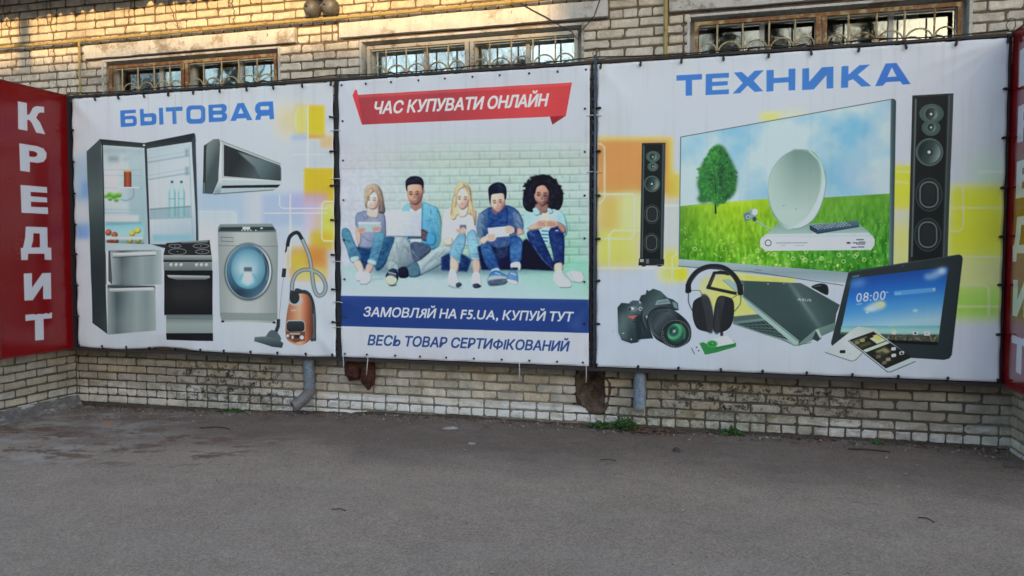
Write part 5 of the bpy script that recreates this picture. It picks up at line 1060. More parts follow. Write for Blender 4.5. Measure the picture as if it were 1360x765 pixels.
    # TV frame
    A.L([(904, 182), (1186, 131.5)], 1, (52, 72, 78), 1); A.L([(904, 182), (902, 345)], 1.2, (60, 84, 90), 1); p([(1183, 132), (1187, 131), (1190, 134), (1186, 372), (1180, 370)], (1182, 0, 1190, 0.1, G((80, 104, 108), (50, 68, 74), (40, 54, 60)))); p([(901, 344), (1182, 366), (1181, 379), (1100, 374), (901, 353)], (0, 344, 40, 380, G((150, 168, 176), (120, 140, 150), (150, 166, 174)))); A.L([(901, 353.5), (1000, 361), (1120, 379)], .9, (50, 66, 74), .9); A.L([(1002, 358), (1012, 359)], 1, (90, 104, 116), .8)
    # dish
    A.view(970, 200, 3.826); A.L([(118, 350), (200, 398), (250, 408), (285, 390)], 7, (110, 140, 142), 1, 1, sm=1); A.L([(118, 347), (200, 395), (250, 404)], 2, (180, 196, 200), .8, .6, sm=1)
    p([(66, 322), (100, 300), (130, 294), (138, 315), (125, 345), (105, 350), (75, 362)], (120, 142, 146)); A.E(124, 312, 15, 17, (176, 190, 194), 1, 1); p([(66, 322), (96, 312), (104, 350), (74, 362)], (84, 110, 118)); A.RING(90, 338, 9, 9, 3, (160, 176, 180)); A.E(122, 348, 10, 12, (50, 64, 66), 1, 2)
    p([(205, 405), (235, 375), (640, 362), (700, 410), (730, 440), (150, 455)], (0, 370, 0, 440, G((110, 144, 132), (150, 172, 172)))); p([(160, 440), (180, 424), (700, 416), (734, 450), (732, 480), (715, 505), (180, 510), (152, 490), (150, 458)], (0, 420, 0, 510, G((170, 184, 190), (184, 192, 202), (176, 186, 196))))
    A.L([(165, 437), (716, 432)], 2, (150, 166, 172), .8); A.RING(192, 469, 15, 15, 3.5, (46, 60, 66)); A.L([(232, 470), (392, 468)], 5, (130, 146, 156), .8, 1); A.T('▪ ▪ ▪' if False else 'DIGITAL HD RECEIVER', 232, 474, 392, 472, 9, (110, 126, 138), 0, .02, .7, .5) if False else None
    for x in range(232, 392, 10): q(x, 466, x+6, 471, (104, 122, 132), .6, .6)
    q(256, 480, 280, 483, (110, 126, 136), .6, .5); q(328, 480, 375, 483, (110, 126, 136), .6, .5); A.E(600, 469, 11, 4.5, (20, 26, 34)); [q(x, y, x+w_, y+5, (40, 50, 60), .85, .8) for x, y, w_ in ((640, 450, 38), (622, 466, 24), (650, 463, 36), (640, 472, 44), (614, 489, 28), (646, 487, 34))]
    p([(402, 380), (650, 354), (655, 382), (440, 422), (406, 402)], (0, 354, 10, 422, G((76, 100, 112), (34, 60, 84)))); p([(402, 380), (440, 400), (440, 422), (404, 402)], (30, 50, 66)); A.L([(440, 421), (655, 384)], 6, (24, 48, 74), 1, 1)
    for r_ in range(4):
        for c_ in range(11): x = 420+c_*16+r_*9; y = 383-c_*1.9+r_*5.2; A.E(x, y, 4.6, 2, (186, 200, 206) if (c_+r_) % 4 else (150, 160, 170), .9, .4)
    p([(190, 190), (205, 110), (250, 40), (310, 0), (330, -8), (400, -2), (440, 25), (475, 90), (485, 160), (470, 250), (430, 340), (370, 385), (310, 398), (270, 390), (225, 340), (196, 270)], (190, 0, 470, 200, G((140, 168, 162), (120, 150, 144), (110, 140, 134), (170, 190, 192))), sm=1, b=.6)
    p([(192, 190), (208, 112), (250, 44), (312, 4), (368, 0), (410, 20), (446, 70), (458, 140), (450, 220), (420, 290), (380, 345), (330, 378), (285, 380), (240, 345), (205, 280)], lambda vx, vy: np.array([156., 178, 174])-(np.clip(1-(vy+20)/330, 0, 1)[..., None]*np.clip((vx-170)/160, 0, 1)[..., None])*np.array([62, 56, 56]), sm=1, b=1)
    A.L([(400, 0), (455, 60), (472, 150), (455, 250), (410, 335), (350, 382)], 7, (176, 198, 196), .8, 2, sm=1); A.L([(478, 100), (486, 160), (468, 260), (425, 345), (365, 390), (310, 399)], 4, (96, 124, 120), .8, 1, sm=1); A.E(271, 279, 3.5, 2, (70, 90, 90)); A.E(333, 297, 3, 2.5, (70, 90, 90))
    # tower speakers
    def tower(x0, y0, x1, y1, x2, y2, x3, y3, w_):          # corners TL TR BR BL in image pixels
        def m(u, v): a = np.array([x0, y0])*(1-u)+np.array([x1, y1])*u; b = np.array([x3, y3])*(1-u)+np.array([x2, y2])*u; return tuple(a*(1-v)+b*v)
        A.P([m(0, 0), m(1, 0), m(1, 1), m(0, 1)], (30, 36, 38)); A.P([m(.08, .012), m(.85, .012), m(.85, .99), m(.08, .99)], (14, 20, 22)); A.P([m(.88, 0), m(1, 0), m(1, 1), m(.88, 1)], (46, 56, 58)); A.L([m(.09, .02), m(.09, .97)], w_*.035, (110, 122, 124), .8, .3)
        A.L([m(.9, .01), m(.9, .98)], w_*.02, (84, 94, 96), .8, .2)
        H = math.dist((x0, y0), (x3, y3))
        def drv(u, v, r, rc):
            cx, cy = m(u, v); A.E(cx, cy, r*w_, r*w_*1.02, (44, 58, 58)); A.RING(cx, cy, r*w_*.93, r*w_*.95, w_*.03, (84, 100, 98), .8, .2); A.E(cx, cy, r*w_*.8, r*w_*.82, (cx-r*w_*.7, cy, cx+r*w_*.8, cy+r*w_*.5, G((22, 34, 36), (50, 66, 66), (130, 150, 144))), 1, .2); A.E(cx, cy, rc*w_, rc*w_, (34, 48, 50)); A.E(cx-.01*w_, cy, rc*w_*.45, rc*w_*.45, (190, 202, 200), 1, .2)
        cx, cy = m(.48, .115); A.E(cx, cy, .30*w_, .24*w_, (58, 78, 74)); cx, cy = m(.48, .20); A.E(cx, cy, .23*w_, .20*w_, (58, 78, 74)); drv(.48, .118, .18, .07); drv(.49, .198, .12, .06); drv(.46, .345, .34, .09)
        for v in (.60, .84):
            cx, cy = m(.48, v); A.E(cx, cy, .34*w_, .42*w_, (40, 50, 52)); A.E(cx, cy, .30*w_, .38*w_, (18, 24, 26)); A.RR(cx-.22*w_, cy-.31*w_, cx+.22*w_, cy+.31*w_, .2*w_, (100, 114, 112), .9, .25, line=w_*.035); A.RR(cx-.16*w_, cy-.25*w_, cx+.16*w_, cy+.25*w_, .14*w_, (28, 34, 38))
    A.view(0, 0, 1); tower(852.5, 190, 884, 189.5, 881, 348, 850, 347, 31.5); p([(849, 343), (882, 344), (882, 351), (848, 352)], (28, 32, 34)); q(850, 344, 855, 348, (140, 150, 150)); q(858, 344, 862, 350, (90, 96, 98)); A.L([(848, 352), (882, 352)], 1, (14, 16, 18)); A.E(855, 353, 3, 1, (40, 44, 46)); A.E(876, 353, 3, 1, (40, 44, 46))
    tower(1211.5, 127, 1266, 124, 1258, 346, 1206, 348, 54)
    # lettering
    A.view(970, 60, 4.026)
    f = lambda L_: p(L_, BLUE)
    o = -725                                                  # offset of the view that starts at x = 790
    f([(437+o, 162), (573+o, 154), (573+o, 183), (520+o, 186), (520+o, 269), (486+o, 271), (486+o, 188), (437+o, 191)])
    f([(594+o, 155), (717+o, 148), (717+o, 173), (628+o, 178), (628+o, 197), (711+o, 192), (711+o, 214), (628+o, 219), (628+o, 241), (717+o, 236), (717+o, 261), (592+o, 267)])
    f([(18, 146), (62, 144), (93, 172), (130, 137), (179, 134), (124, 190), (175, 246), (130, 250), (92, 216), (52, 257), (12, 259), (66, 202)])
    f([(193, 134), (232, 132), (232, 176), (311, 171), (311, 127), (348, 125), (347, 240), (311, 243), (311, 198), (231, 203), (230, 246), (193, 249)])
    f([(385, 125), (421, 123), (421, 196), (489, 119), (551, 115), (550, 230), (514, 233), (514, 160), (446, 237), (383, 240)])
    f([(594, 114), (631, 111), (631, 158), (690, 107), (747, 104), (681, 158), (752, 219), (701, 223), (655, 182), (630, 192), (629, 227), (591, 229)])
    B3 = lambda L_: [((1150-970)*4.026+x*4.026/3.643, y*4.026/3.643) for x, y in L_]
    pol = A.cover([A.c(B3([(95, 89), (148, 86), (216, 188), (178, 191), (166, 175), (97, 179), (82, 196), (44, 199)]))], 0); hol = A.cover([A.c(B3([(125, 107), (148, 152), (103, 155)]))], 0)
    m, x0, y0, x1, y1 = pol; m2, a0, b0, a1, b1 = hol; m[b0-y0:b1-y0, a0-x0:a1-x0] -= m2; A.paint((np.clip(m, 0, 1), x0, y0, x1, y1), (50, 98, 176), 1, 0)
    # camera
    A.view(790, 340, 4.25)
    p([(195, 262), (215, 250), (250, 252), (250, 270), (200, 275)], (60, 78, 88)); p([(128, 290), (150, 264), (200, 268), (275, 265), (285, 330), (330, 465), (245, 470), (240, 488), (205, 492), (150, 470), (132, 430)], (130, 300, 300, 440, G((34, 46, 54), (70, 86, 92), (44, 58, 64), (30, 42, 50))))
    p([(135, 330), (175, 320), (185, 480), (150, 470), (134, 430)], (84, 104, 106), .5, 10); p([(225, 330), (262, 330), (262, 460), (245, 486), (235, 440)], (24, 34, 40), .8, 4); A.L([(150, 470), (205, 490), (245, 482)], 5, (20, 26, 32), 1, 1.5)
    p([(250, 250), (262, 222), (288, 215), (292, 190), (306, 198), (330, 184), (372, 198), (410, 235), (440, 244), (468, 265), (474, 305), (430, 310), (330, 330), (280, 340), (268, 270)], (260, 200, 420, 320, G((28, 38, 44), (62, 80, 84), (34, 46, 52))), sm=0); p([(340, 276), (352, 250), (412, 241), (430, 268)], (120, 140, 146)); p([(356, 256), (408, 248), (420, 262), (352, 270)], (84, 110, 112), .8, 3); p([(436, 258), (460, 262), (472, 300), (446, 290)], (110, 134, 140), .9, 2)
    A.E(215, 298, 28, 16, (90, 110, 118), 1, 2); A.E(212, 296, 10, 8, (190, 204, 208), 1, 1); A.E(198, 300, 8, 8, (34, 46, 52)); A.E(258, 298, 11, 11, (70, 86, 92)); A.RING(258, 298, 9, 9, 3, (176, 190, 196)); p([(182, 339), (243, 334), (214, 356)], (170, 92, 78), 1, .8); A.E(222, 370, 4, 4, (16, 20, 22)); A.L([(154, 438), (166, 434)], 4, (190, 200, 200)); A.E(206, 470, 4, 5, (150, 164, 166))
    A.L([(268, 300), (262, 360), (285, 420)], 6, (14, 20, 26), .9, 2); A.L([(275, 290), (272, 350), (290, 410)], 2, (100, 120, 126), .7, 1)
    A.E(385, 368, 92, 82, (24, 30, 36), 1, 1, .2); p([(300, 340), (350, 300), (430, 300), (500, 345), (540, 400), (540, 470), (500, 505), (440, 516), (390, 495), (330, 450)], (300, 320, 480, 480, G((26, 34, 42), (60, 72, 78), (24, 32, 38), (44, 56, 60))), sm=1)
    for r_ in ((372, 380, 66, 78), (386, 388, 70, 80), (402, 398, 74, 84)): A.RING(r_[0], r_[1], r_[2], r_[3], 3, (84, 100, 106), .5, 1.2, -.4)
    for k in range(16): t = R(150+k*9); A.L([(400+66*math.cos(t), 392+76*math.sin(t)), (386+66*math.cos(t), 382+76*math.sin(t))], 3, (14, 18, 22), .7, .8)
    A.E(455, 438, 82, 80, (16, 22, 26)); A.RING(456, 438, 78, 76, 3.5, (110, 124, 130), .9, .8); A.E(458, 438, 62, 62, (30, 44, 46)); A.RING(458, 438, 68, 67, 2, (70, 84, 86), .8, .6); A.E(460, 434, 50, 52, (440, 420, 60, None, G((26, 50, 48), (50, 110, 84), (84, 176, 124), (30, 70, 58)))); A.E(446, 424, 30, 32, (24, 46, 50), .75, 8); A.E(448, 424, 8, 8, (200, 226, 220), .8, 3); A.L([(436, 440), (462, 410)], 4, (110, 150, 150), .6, 2); A.L([(480, 380), (506, 420), (504, 470)], 8, (96, 190, 130), .5, 4, sm=1)
    for k in range(9): t = R(100+k*11); q(456+70*math.cos(t)-2, 438+70*math.sin(t)-2, 456+70*math.cos(t)+3, 438+70*math.sin(t)+2, (170, 180, 184), .8, .6)
    # yellow patch under headphones, metal bar
    p([(600, 130), (720, 90), (892, 110), (892, 330), (770, 340), (650, 300), (590, 200)], (178, 180, 110), .8, 12)
    A.view(960, 330, 4.25); p([(-60, 190), (30, 135), (130, 150), (240, 165), (400, 182), (300, 195), (210, 380), (60, 382), (-60, 320)], (190, 188, 100), .75, 8); p([(122, 150), (420, 172), (400, 192), (130, 178)], (206, 182, 80), .8, 4)
    A.view(790, 340, 4.25); p([(722, 132), (760, 130), (892, 240), (892, 278)], (130, 160, 168)); A.L([(722, 136), (892, 282)], 3, (80, 100, 106), .9, 1)
    A.L([(640, 180), (675, 96), (710, 92), (760, 100)], 20, (24, 26, 30), 1, 1, sm=0); A.L([(630, 176), (800, 212)], 17, (28, 30, 34), 1, 1); A.L([(648, 160), (680, 104), (740, 104)], 3, (110, 120, 122), .8, 1)
    # laptop
    A.view(960, 330, 4.25)
    p([(0, 180), (110, 275), (170, 330), (430, 540), (400, 548), (330, 510), (50, 400), (50, 380), (180, 370), (0, 215)], (130, 150, 150), 0)
    p([(50, 385), (205, 370), (240, 400), (430, 535), (410, 548), (330, 518), (60, 428)], (60, 380, 400, 520, G((90, 112, 112), (104, 128, 126), (120, 146, 142)))); p([(60, 384), (200, 371), (232, 392), (64, 412)], (64, 82, 84), .9, 2)
    p([(72, 424), (255, 402), (408, 524), (300, 500)], (76, 98, 98))
    for r_ in range(5):
        for c_ in range(7): u0, u1 = (c_+.12)/7, (c_+.9)/7; v0, v1 = (r_+.12)/5, (r_+.88)/5; K = lambda u, v: (78+(v*60+(1-v)*0)*1.0+u*(172-v*14)+v*(120-60)*1.35, 424+v*52-u*20*(1-v)+u*v*44); A.P([K(u0, v0), K(u1, v0), K(u1, v1), K(u0, v1)], (30, 42, 46), .85, .5)
    p([(70, 180), (150, 183), (440, 195), (478, 215), (660, 318), (640, 370), (632, 430), (560, 450), (430, 545), (415, 530), (380, 480), (115, 270), (118, 215)], lambda vx, vy: np.array([50., 68, 69])+np.exp(-((vx-380-(vy-200)*.68)/16)**2)[..., None]*34*np.clip(1-abs(vy-300)/260, .2, 1)[..., None]+np.exp(-((vx-470-(vy-280)*.5)/60)**2)[..., None]*12-np.clip((vy-380)/300, 0, 1)[..., None]*18-np.clip((480-vy-vx*.8)/700, 0, .5)[..., None]*10)
    p([(60, 172), (120, 182), (118, 268), (100, 262)], (80, 104, 106), .7, 4); p([(100, 262), (116, 268), (430, 520), (425, 542), (405, 545), (150, 330)], (140, 166, 162)); A.L([(112, 270), (425, 525)], 3, (44, 60, 62), .9, .8)
    p([(420, 545), (525, 455), (636, 418), (630, 462), (545, 500), (500, 520), (430, 550)], (430, 440, 520, 540, G((120, 148, 142), (84, 108, 106)))); p([(505, 510), (530, 456), (558, 505), (535, 525)], (40, 54, 58)); p([(522, 458), (540, 455), (560, 500), (548, 508)], (150, 172, 168)); A.L([(330, 512), (405, 548), (500, 530)], 4, (60, 78, 80), .9, 1)
    p([(500, 215), (545, 198), (585, 205), (596, 235), (590, 262), (560, 252), (530, 235)], (18, 26, 28), sm=1, b=1); A.L([(515, 215), (555, 208)], 4, (110, 124, 126), .8, 1)
    A.T('ASUS', 420, 293, 498, 299, 13, (200, 212, 214), .15, .05); A.E(255, 200, 4, 2.5, (190, 200, 200)); A.E(345, 197, 4, 2.5, (160, 172, 172))
    # headphones over it
    A.view(790, 340, 4.25)
    A.L([(528, 210), (530, 262), (552, 312)], 6, (60, 78, 84), 1, 1, sm=1); A.L([(824, 220), (820, 270), (786, 314)], 5, (70, 88, 92), 1, 1, sm=1); A.L([(545, 195), (590, 195), (606, 220)], 3, (60, 70, 76), 1, .6, sm=1); A.L([(806, 218), (780, 235), (765, 242)], 3, (60, 70, 76), 1, .6, sm=1)
    A.L([(524, 206), (532, 150), (570, 95), (620, 66), (675, 58), (730, 68), (780, 105), (812, 155), (822, 218)], 28, (26, 28, 34), 1, 1, sm=1); A.L([(540, 150), (580, 98), (625, 73), (675, 66), (725, 76), (775, 115)], 4, (62, 68, 76), .7, 2, sm=1); p([(512, 158), (542, 162), (545, 205), (512, 206)], (22, 24, 28)); p([(806, 165), (834, 160), (838, 216), (808, 220)], (22, 24, 28))
    p([(556, 260), (600, 228), (625, 222), (650, 250), (670, 350), (660, 425), (620, 425), (575, 405), (552, 340)], (30, 33, 38), sm=1); p([(600, 226), (635, 224), (664, 300), (668, 420), (640, 428), (622, 330)], (48, 52, 58), .9, 3, sm=1); p([(680, 270), (700, 228), (740, 228), (780, 250), (786, 320), (770, 390), (730, 425), (672, 425), (670, 340)], (28, 31, 36), sm=1); p([(690, 260), (712, 230), (735, 240), (715, 330), (705, 426), (675, 424)], (46, 50, 56), .9, 3, sm=1)
    for k in range(12): A.L([(690+k*1.5, 270+k*12), (712+k*.4, 272+k*12)], 3, (20, 22, 26), .8, .8); A.L([(620+k*1.5, 250+k*13), (640+k*2, 248+k*13)], 2, (24, 26, 30), .6, .8)
    q(708, 425, 724, 450, (34, 36, 42), 1, 1)
    # usb stick
    p([(590, 492), (612, 486), (640, 500), (700, 508), (780, 474), (797, 492), (796, 512), (690, 543), (622, 557), (604, 520)], (40, 116, 62)); p([(628, 494), (640, 476), (745, 448), (792, 488), (784, 494), (690, 512), (650, 512)], (186, 196, 204)); A.L([(680, 523), (794, 500)], 3, (24, 70, 40), .9, 1); A.E(662, 496, 31, 21, (56, 140, 76)); A.E(662, 496, 18, 12, (34, 104, 54)); A.E(664, 494, 6, 5, (90, 160, 90)); A.L([(545, 518), (563, 554)], 4, (40, 50, 56)); A.E(574, 515, 4.5, 4, (36, 44, 50)); A.E(586, 534, 4.5, 4, (36, 44, 50))
    A.E(103, 423, 6, 6, (140, 154, 172), .7, 2); A.E(126, 592, 8, 3, (146, 158, 172), .6, 1.5)
    # tablet
    A.view(1080, 320, 4.027)
    p([(188, 168), (205, 160), (780, 72), (795, 80), (798, 92), (738, 612), (728, 628), (700, 636), (480, 622), (100, 560), (95, 545)], (34, 44, 48)); A.L([(190, 168), (780, 73)], 3, (76, 88, 90), .7, 1); A.L([(797, 92), (738, 612)], 4, (20, 26, 30), .9, 1)
    def scr(vx, vy):
        t = np.clip((vy-(215-(vx-205)*.13))/260, 0, 1)[..., None]; c_ = np.array([(24, 66, 140), (34, 98, 176), (70, 136, 188), (140, 176, 194)], float); u = t[..., 0]*3; i = np.minimum(u.astype(int), 2); f_ = (u-i)[..., None]; return c_[i]*(1-f_)+c_[i+1]*f_
    SC = [(206, 200), (722, 138), (664, 556), (145, 495)]; p(SC, scr); A.E(240, 225, 45, 20, (110, 160, 196), .55, 14, -.2); A.E(660, 175, 55, 18, (170, 196, 214), .7, 12, -.5); A.E(690, 160, 20, 18, (206, 216, 224), .6, 8); A.E(610, 190, 20, 16, (130, 166, 200), .6, 8)
    p([(150, 455), (678, 450), (672, 500), (145, 495)], (0, 450, 0, 500, G((84, 150, 164), (130, 176, 176), (140, 176, 166)))); p([(146, 488), (400, 498), (672, 500), (664, 556), (145, 498)], (62, 66, 58), 1, 3); rs = random.Random(5)
    for i in range(34): x = rs.uniform(400, 665); A.L([(x, rs.uniform(498, 530)), (x+rs.uniform(-30, 30), rs.uniform(505, 545))], 4, rs.choice(((150, 132, 92), (30, 34, 32), (110, 104, 80), (160, 150, 110))), .7, 1)
    p([(400, 528), (668, 540), (664, 558), (400, 545)], (12, 16, 18), 1, 1)
    A.L([(400, 455), (678, 452)], 3, (176, 200, 204), .6, 2); q(420, 476, 443, 500, (190, 190, 180)); q(424, 472, 440, 480, (206, 186, 80)); q(476, 488, 498, 500, (120, 170, 150), .9, 1); A.RR(532, 484, 560, 502, 3, (210, 214, 214)); q(540, 488, 552, 498, (40, 50, 60)); A.RR(592, 482, 624, 506, 3, (206, 208, 206)); q(602, 488, 614, 500, (120, 130, 140), .6, 1)
    p([(432, 268), (655, 248), (655, 272), (434, 292)], (90, 150, 200), .75, 1); A.T('Google', 437, 287, 470, 284, 11, (190, 214, 230), 0, .0, .8); A.RING(645, 259, 5, 5, 2, (206, 220, 230), .8, .4)
    A.T('08:00', 228, 327, 384, 313, 47, (206, 222, 234), .1, -.012); q(390, 272, 402, 276, (200, 216, 230), .8, 1); p([(230, 336), (262, 332), (262, 338), (230, 342)], (160, 190, 214), .6, 1)
    A.E(335, 350, 52, 22, (190, 200, 190), .8, 9, -.3); A.E(362, 340, 22, 18, (206, 190, 130), .8, 7); A.E(300, 364, 30, 12, (190, 206, 214), .7, 6); A.E(288, 382, 6, 5, (214, 224, 230), .9, 2); A.E(545, 372, 14, 8, (150, 190, 206), .8, 3)
    A.T('ASUS', 208, 196, 244, 190, 9, (186, 196, 200), .1, .05); A.E(481, 134, 5, 4, (60, 72, 78))
    # phones
    p([(62, 592), (215, 470), (240, 458), (338, 470), (362, 500), (228, 636), (205, 642), (70, 600)], (62, 592, 330, 480, G((162, 172, 176), (176, 184, 186), (160, 172, 166)))); A.L([(64, 596), (205, 643), (228, 636), (262, 600)], 3, (40, 50, 54), .9, .8); A.RR(142, 584, 172, 600, 4, (14, 22, 26)); q(190, 602, 206, 606, (140, 150, 152), .6, 1)
    p([(185, 532), (320, 482), (336, 482), (548, 640), (545, 645), (415, 700), (398, 700)], (166, 178, 184)); A.L([(186, 533), (398, 701), (415, 700), (546, 644)], 4, (46, 56, 62), .95, .8); p([(192, 530), (322, 484), (528, 622), (388, 682)], (26, 28, 24))
    ph = lambda u, v: (192+u*130+v*196+u*v*10-0*u, 530-u*46+v*152+u*v*-14)
    pr = lambda u0, v0, u1, v1, c_, a=1, b=.5: p([ph(u0, v0), ph(u1, v0), ph(u1, v1), ph(u0, v1)], c_, a, b)
    pr(.02, .05, .62, .1, (110, 106, 74), .7, 2); pr(.62, .14, .98, .34, (186, 184, 150)); pr(.8, .1, .98, .26, (200, 180, 96)); pr(.02, .36, .98, .44, (170, 182, 170)); pr(.05, .2, .5, .3, (84, 84, 50), .7, 3); pr(.3, .5, .7, .66, (176, 170, 120), .7, 5); pr(.1, .56, .5, .9, (40, 42, 36), .8, 4)
    for u, v, c_ in ((.85, .62, (206, 212, 210)), (.9, .80, (206, 212, 210)), (.62, .78, (206, 212, 210)), (.35, .82, (150, 130, 110)), (.2, .66, (96, 96, 84)), (.14, .86, (110, 100, 90)), (.12, .14, (120, 120, 84)), (.35, .13, (150, 150, 110))): x, y = ph(u, v); A.RR(x-13, y-9, x+13, y+9, 6, c_, .9, .8, dy=-3)
    x, y = ph(.9, .80); A.E(x, y, 8, 5, (34, 36, 34)); 
    return A.image('right_print', (166, 175, 188))

# ------------------------------------------------------------ red sign lettering, vertical КРЕДИТ
def art_sign():
    A = Art(0, -6.84, -1.075, -.145, .562, 3.32, 300, (120, 10, 18), False); A.view(0, 120, 4.25); C = (196, 200, 218)
    def pc(p_, holes=()):
        m, x0, y0, x1, y1 = A.cover([A.c(p_)], 0)
        for h in holes: m2, a0, b0, a1, b1 = A.cover([A.c(h)], 0); m[b0-y0:b1-y0, a0-x0:a1-x0] -= m2
        A.paint((np.clip(m, 0, 1), x0, y0, x1, y1), C, 1, 0)
    pc([(101, 58), (153, 68), (154, 134), (166, 134), (186, 96), (205, 86), (252, 90), (252, 124), (232, 122), (218, 128), (206, 152), (228, 178), (258, 246), (206, 236), (180, 180), (166, 164), (155, 164), (156, 226), (103, 216)])
    pc([(109, 296), (210, 312), (248, 326), (266, 352), (264, 382), (248, 402), (215, 408), (170, 402), (170, 460), (114, 452)], [[(165, 338), (195, 342), (212, 352), (212, 366), (198, 374), (167, 372)]])
    pc([(116, 532), (268, 545), (269, 578), (174, 572), (175, 596), (268, 604), (269, 632), (176, 628), (177, 656), (273, 660), (275, 698), (122, 690)])
    A.view(15, 290, 4.25)
    pc([(82, 46), (206, 50), (208, 164), (228, 166), (230, 236), (190, 234), (189, 200), (96, 200), (94, 236), (56, 236), (53, 168), (66, 166), (78, 110)], [[(126, 84), (162, 86), (163, 164), (114, 164), (124, 124)]])
    pc([(71, 312), (118, 310), (119, 392), (177, 310), (226, 308), (228, 456), (182, 458), (181, 378), (122, 464), (75, 466)])
    pc([(80, 546), (130, 542), (140, 546), (150, 541), (180, 542), (200, 536), (215, 541), (222, 533), (233, 534), (232, 566), (184, 570), (186, 688), (136, 692), (134, 576), (81, 582)])
    return A.image('sign_print', (190, 196, 210), (.62, .64, .70))

def print_mat(name, im, rough, spec=.5, back=(.5, .5, .5), coat=0, bumpy=.0):
    t = NT(name, rough, spec); tx = t.n('TexImage', image=im, interpolation='Cubic'); uv = t.n('UVMap'); t.l(uv.outputs[0], tx.inputs[0]); t.col(tx.outputs[0])
    if coat: t.b.inputs['Coat Weight'].default_value = coat; t.b.inputs['Coat Roughness'].default_value = .06
    # fine dust film on the vinyl
    t.rough(t.ramp(t.noise(3, 4), [(.3, rough-.06), (.7, rough+.08)]))
    if bumpy: t.bump(t.noise(2.2, 3, .5), bumpy, 1)
    return t.m
def sheet(name, x0, x1, z0, z1, im, label, seed, sag=0, folds=(), rough=.5):
    """vinyl sheet in the plane y = -.2, with tension folds, scalloped hem and knots"""
    root = tag(empty(name, ((x0+x1)/2, -.2, z0)), label, 'banner', 'printed banners stretched on the steel frame'); n, m = 150, 120; vs, fs, uv = [], [], []
    W, H = x1-x0, z1-z0
    for j in range(m+1):
        for i in range(n+1):
            u, v = i/n, j/m; x, z = x0+W*u, z0+H*v
            ed = min(u, 1-u)*W; et = min(v, 1-v)*H
            d = .006*noise.noise(Vector((x*.8+seed, z*.8, 0))) + .003*noise.noise(Vector((x*2.6, z*2.2, seed)))*min(1, 6*min(ed, et)+.2)
            # tension ripples close to the edges
            d += .006*math.exp(-ed/.09)*math.sin(z*2*math.pi/.33+seed) + .006*math.exp(-et/.09)*math.sin(x*2*math.pi/.33+seed) + .0022*noise.noise(Vector((x*5+z*3, z*4-x*2, seed)))
            for (cu, cv, ang, wd, am, ln) in folds:           # diagonal folds pulling at a corner
                dx, dz = x-(x0+W*cu), z-(z0+H*cv); c_, s_ = math.cos(ang), math.sin(ang); a, b = dx*c_+dz*s_, -dx*s_+dz*c_
                if a > 0: d += am*math.exp(-(b/(wd*(.3+a)))**2)*math.exp(-a/ln)*min(1, a*8)
            zz = z
            if v < .06 and sag:
                zz = z + (1-v/.06)*(sag*math.exp(-((x-(x0+W*.355))/.33)**2)*1.0 - .012*math.sin(u*9)*.6 + .012*(1-abs(u-.5)*2)*-.8); d -= (1-v/.06)*.02*math.exp(-((x-(x0+W*.355))/.33)**2)
            vs.append((x-(x0+x1)/2, -.001-d if True else 0, zz-z0))
    for j in range(m):
        for i in range(n): q = j*(n+1)+i; fs.append((q, q+1, q+n+2, q+n+1))
    me = bpy.data.meshes.new('sheet'); me.from_pydata(vs, [], fs); ul = me.uv_layers.new(name='UVMap')
    idx = np.empty(len(me.loops), int); me.loops.foreach_get('vertex_index', idx); u = (idx % (n+1))/n; v = (idx//(n+1))/m
    ul.data.foreach_set('uv', np.stack([u, v], 1).ravel()); me.polygons.foreach_set('use_smooth', [True]*len(me.polygons)); me.materials.append(print_mat(name+'_print', im, rough, .2)); me.materials.append(M['hem'])
    o = inst('sheet', me, root); so = o.modifiers.new('thickness', 'SOLIDIFY'); so.thickness = .0012; so.offset = 1; so.material_offset = 1; so.material_offset_rim = 1
    return root
M['hem'] = flat('vinyl_back', (.55, .55, .54), .6)
def knots(root, cx, z0, pts, kind):
    for x, z, dx, dz in pts:
        if kind == 'tie':
            k = inst('tie', KN, root, (x-cx, -.014, z-z0), (0, math.atan2(dx, dz), 0), (1, 1, .55 if dz == -1 else 1))
        else: k = inst('grommet', GR, root, (x-cx, -.010, z-z0))
b = MB(); b.tube([(0, -.002, -.012), (0, -.012, -.006), (0, -.012, .014), (0, 0, .046), (0, .022, .052)], [.008, .012, .010, .005, .004], 8); KN = b.mesh('tie', M['tie'])
b = MB(); b.tube([(0, .003, 0), (0, -.004, 0)], [.011, .009], 12); GR = b.mesh('grommet', flat('grommet_metal', (.05, .05, .055), .5, .5))
LX0, LX1, MX0, MX1, RX0, RX1, SZ0, SZ1 = -6.765, -3.64, -3.578, -1.112, -1.043, 2.170, .583, 3.272
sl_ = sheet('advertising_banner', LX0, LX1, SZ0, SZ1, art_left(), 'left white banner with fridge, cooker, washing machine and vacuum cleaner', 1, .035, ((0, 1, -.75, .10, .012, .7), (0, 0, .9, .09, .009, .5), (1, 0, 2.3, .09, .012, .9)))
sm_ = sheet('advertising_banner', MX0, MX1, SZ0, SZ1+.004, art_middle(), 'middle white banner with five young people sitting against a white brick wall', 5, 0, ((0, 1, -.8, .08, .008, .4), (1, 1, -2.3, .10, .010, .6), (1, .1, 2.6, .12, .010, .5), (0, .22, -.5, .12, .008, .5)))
sr_ = sheet('advertising_banner', RX0, RX1, SZ0, SZ1+.004, art_right(), 'right white banner with television, speakers, camera, laptop and tablet', 9, 0, ((1, 1, -2.85, .05, .008, .8), (1, 1, -2.6, .04, .007, .7), (1, 1, -2.3, .035, .006, .6), (1, 1, -2.05, .03, .004, .5), (1, 0, 2.45, .03, .006, .7), (0, 1, -.9, .08, .008, .5)))
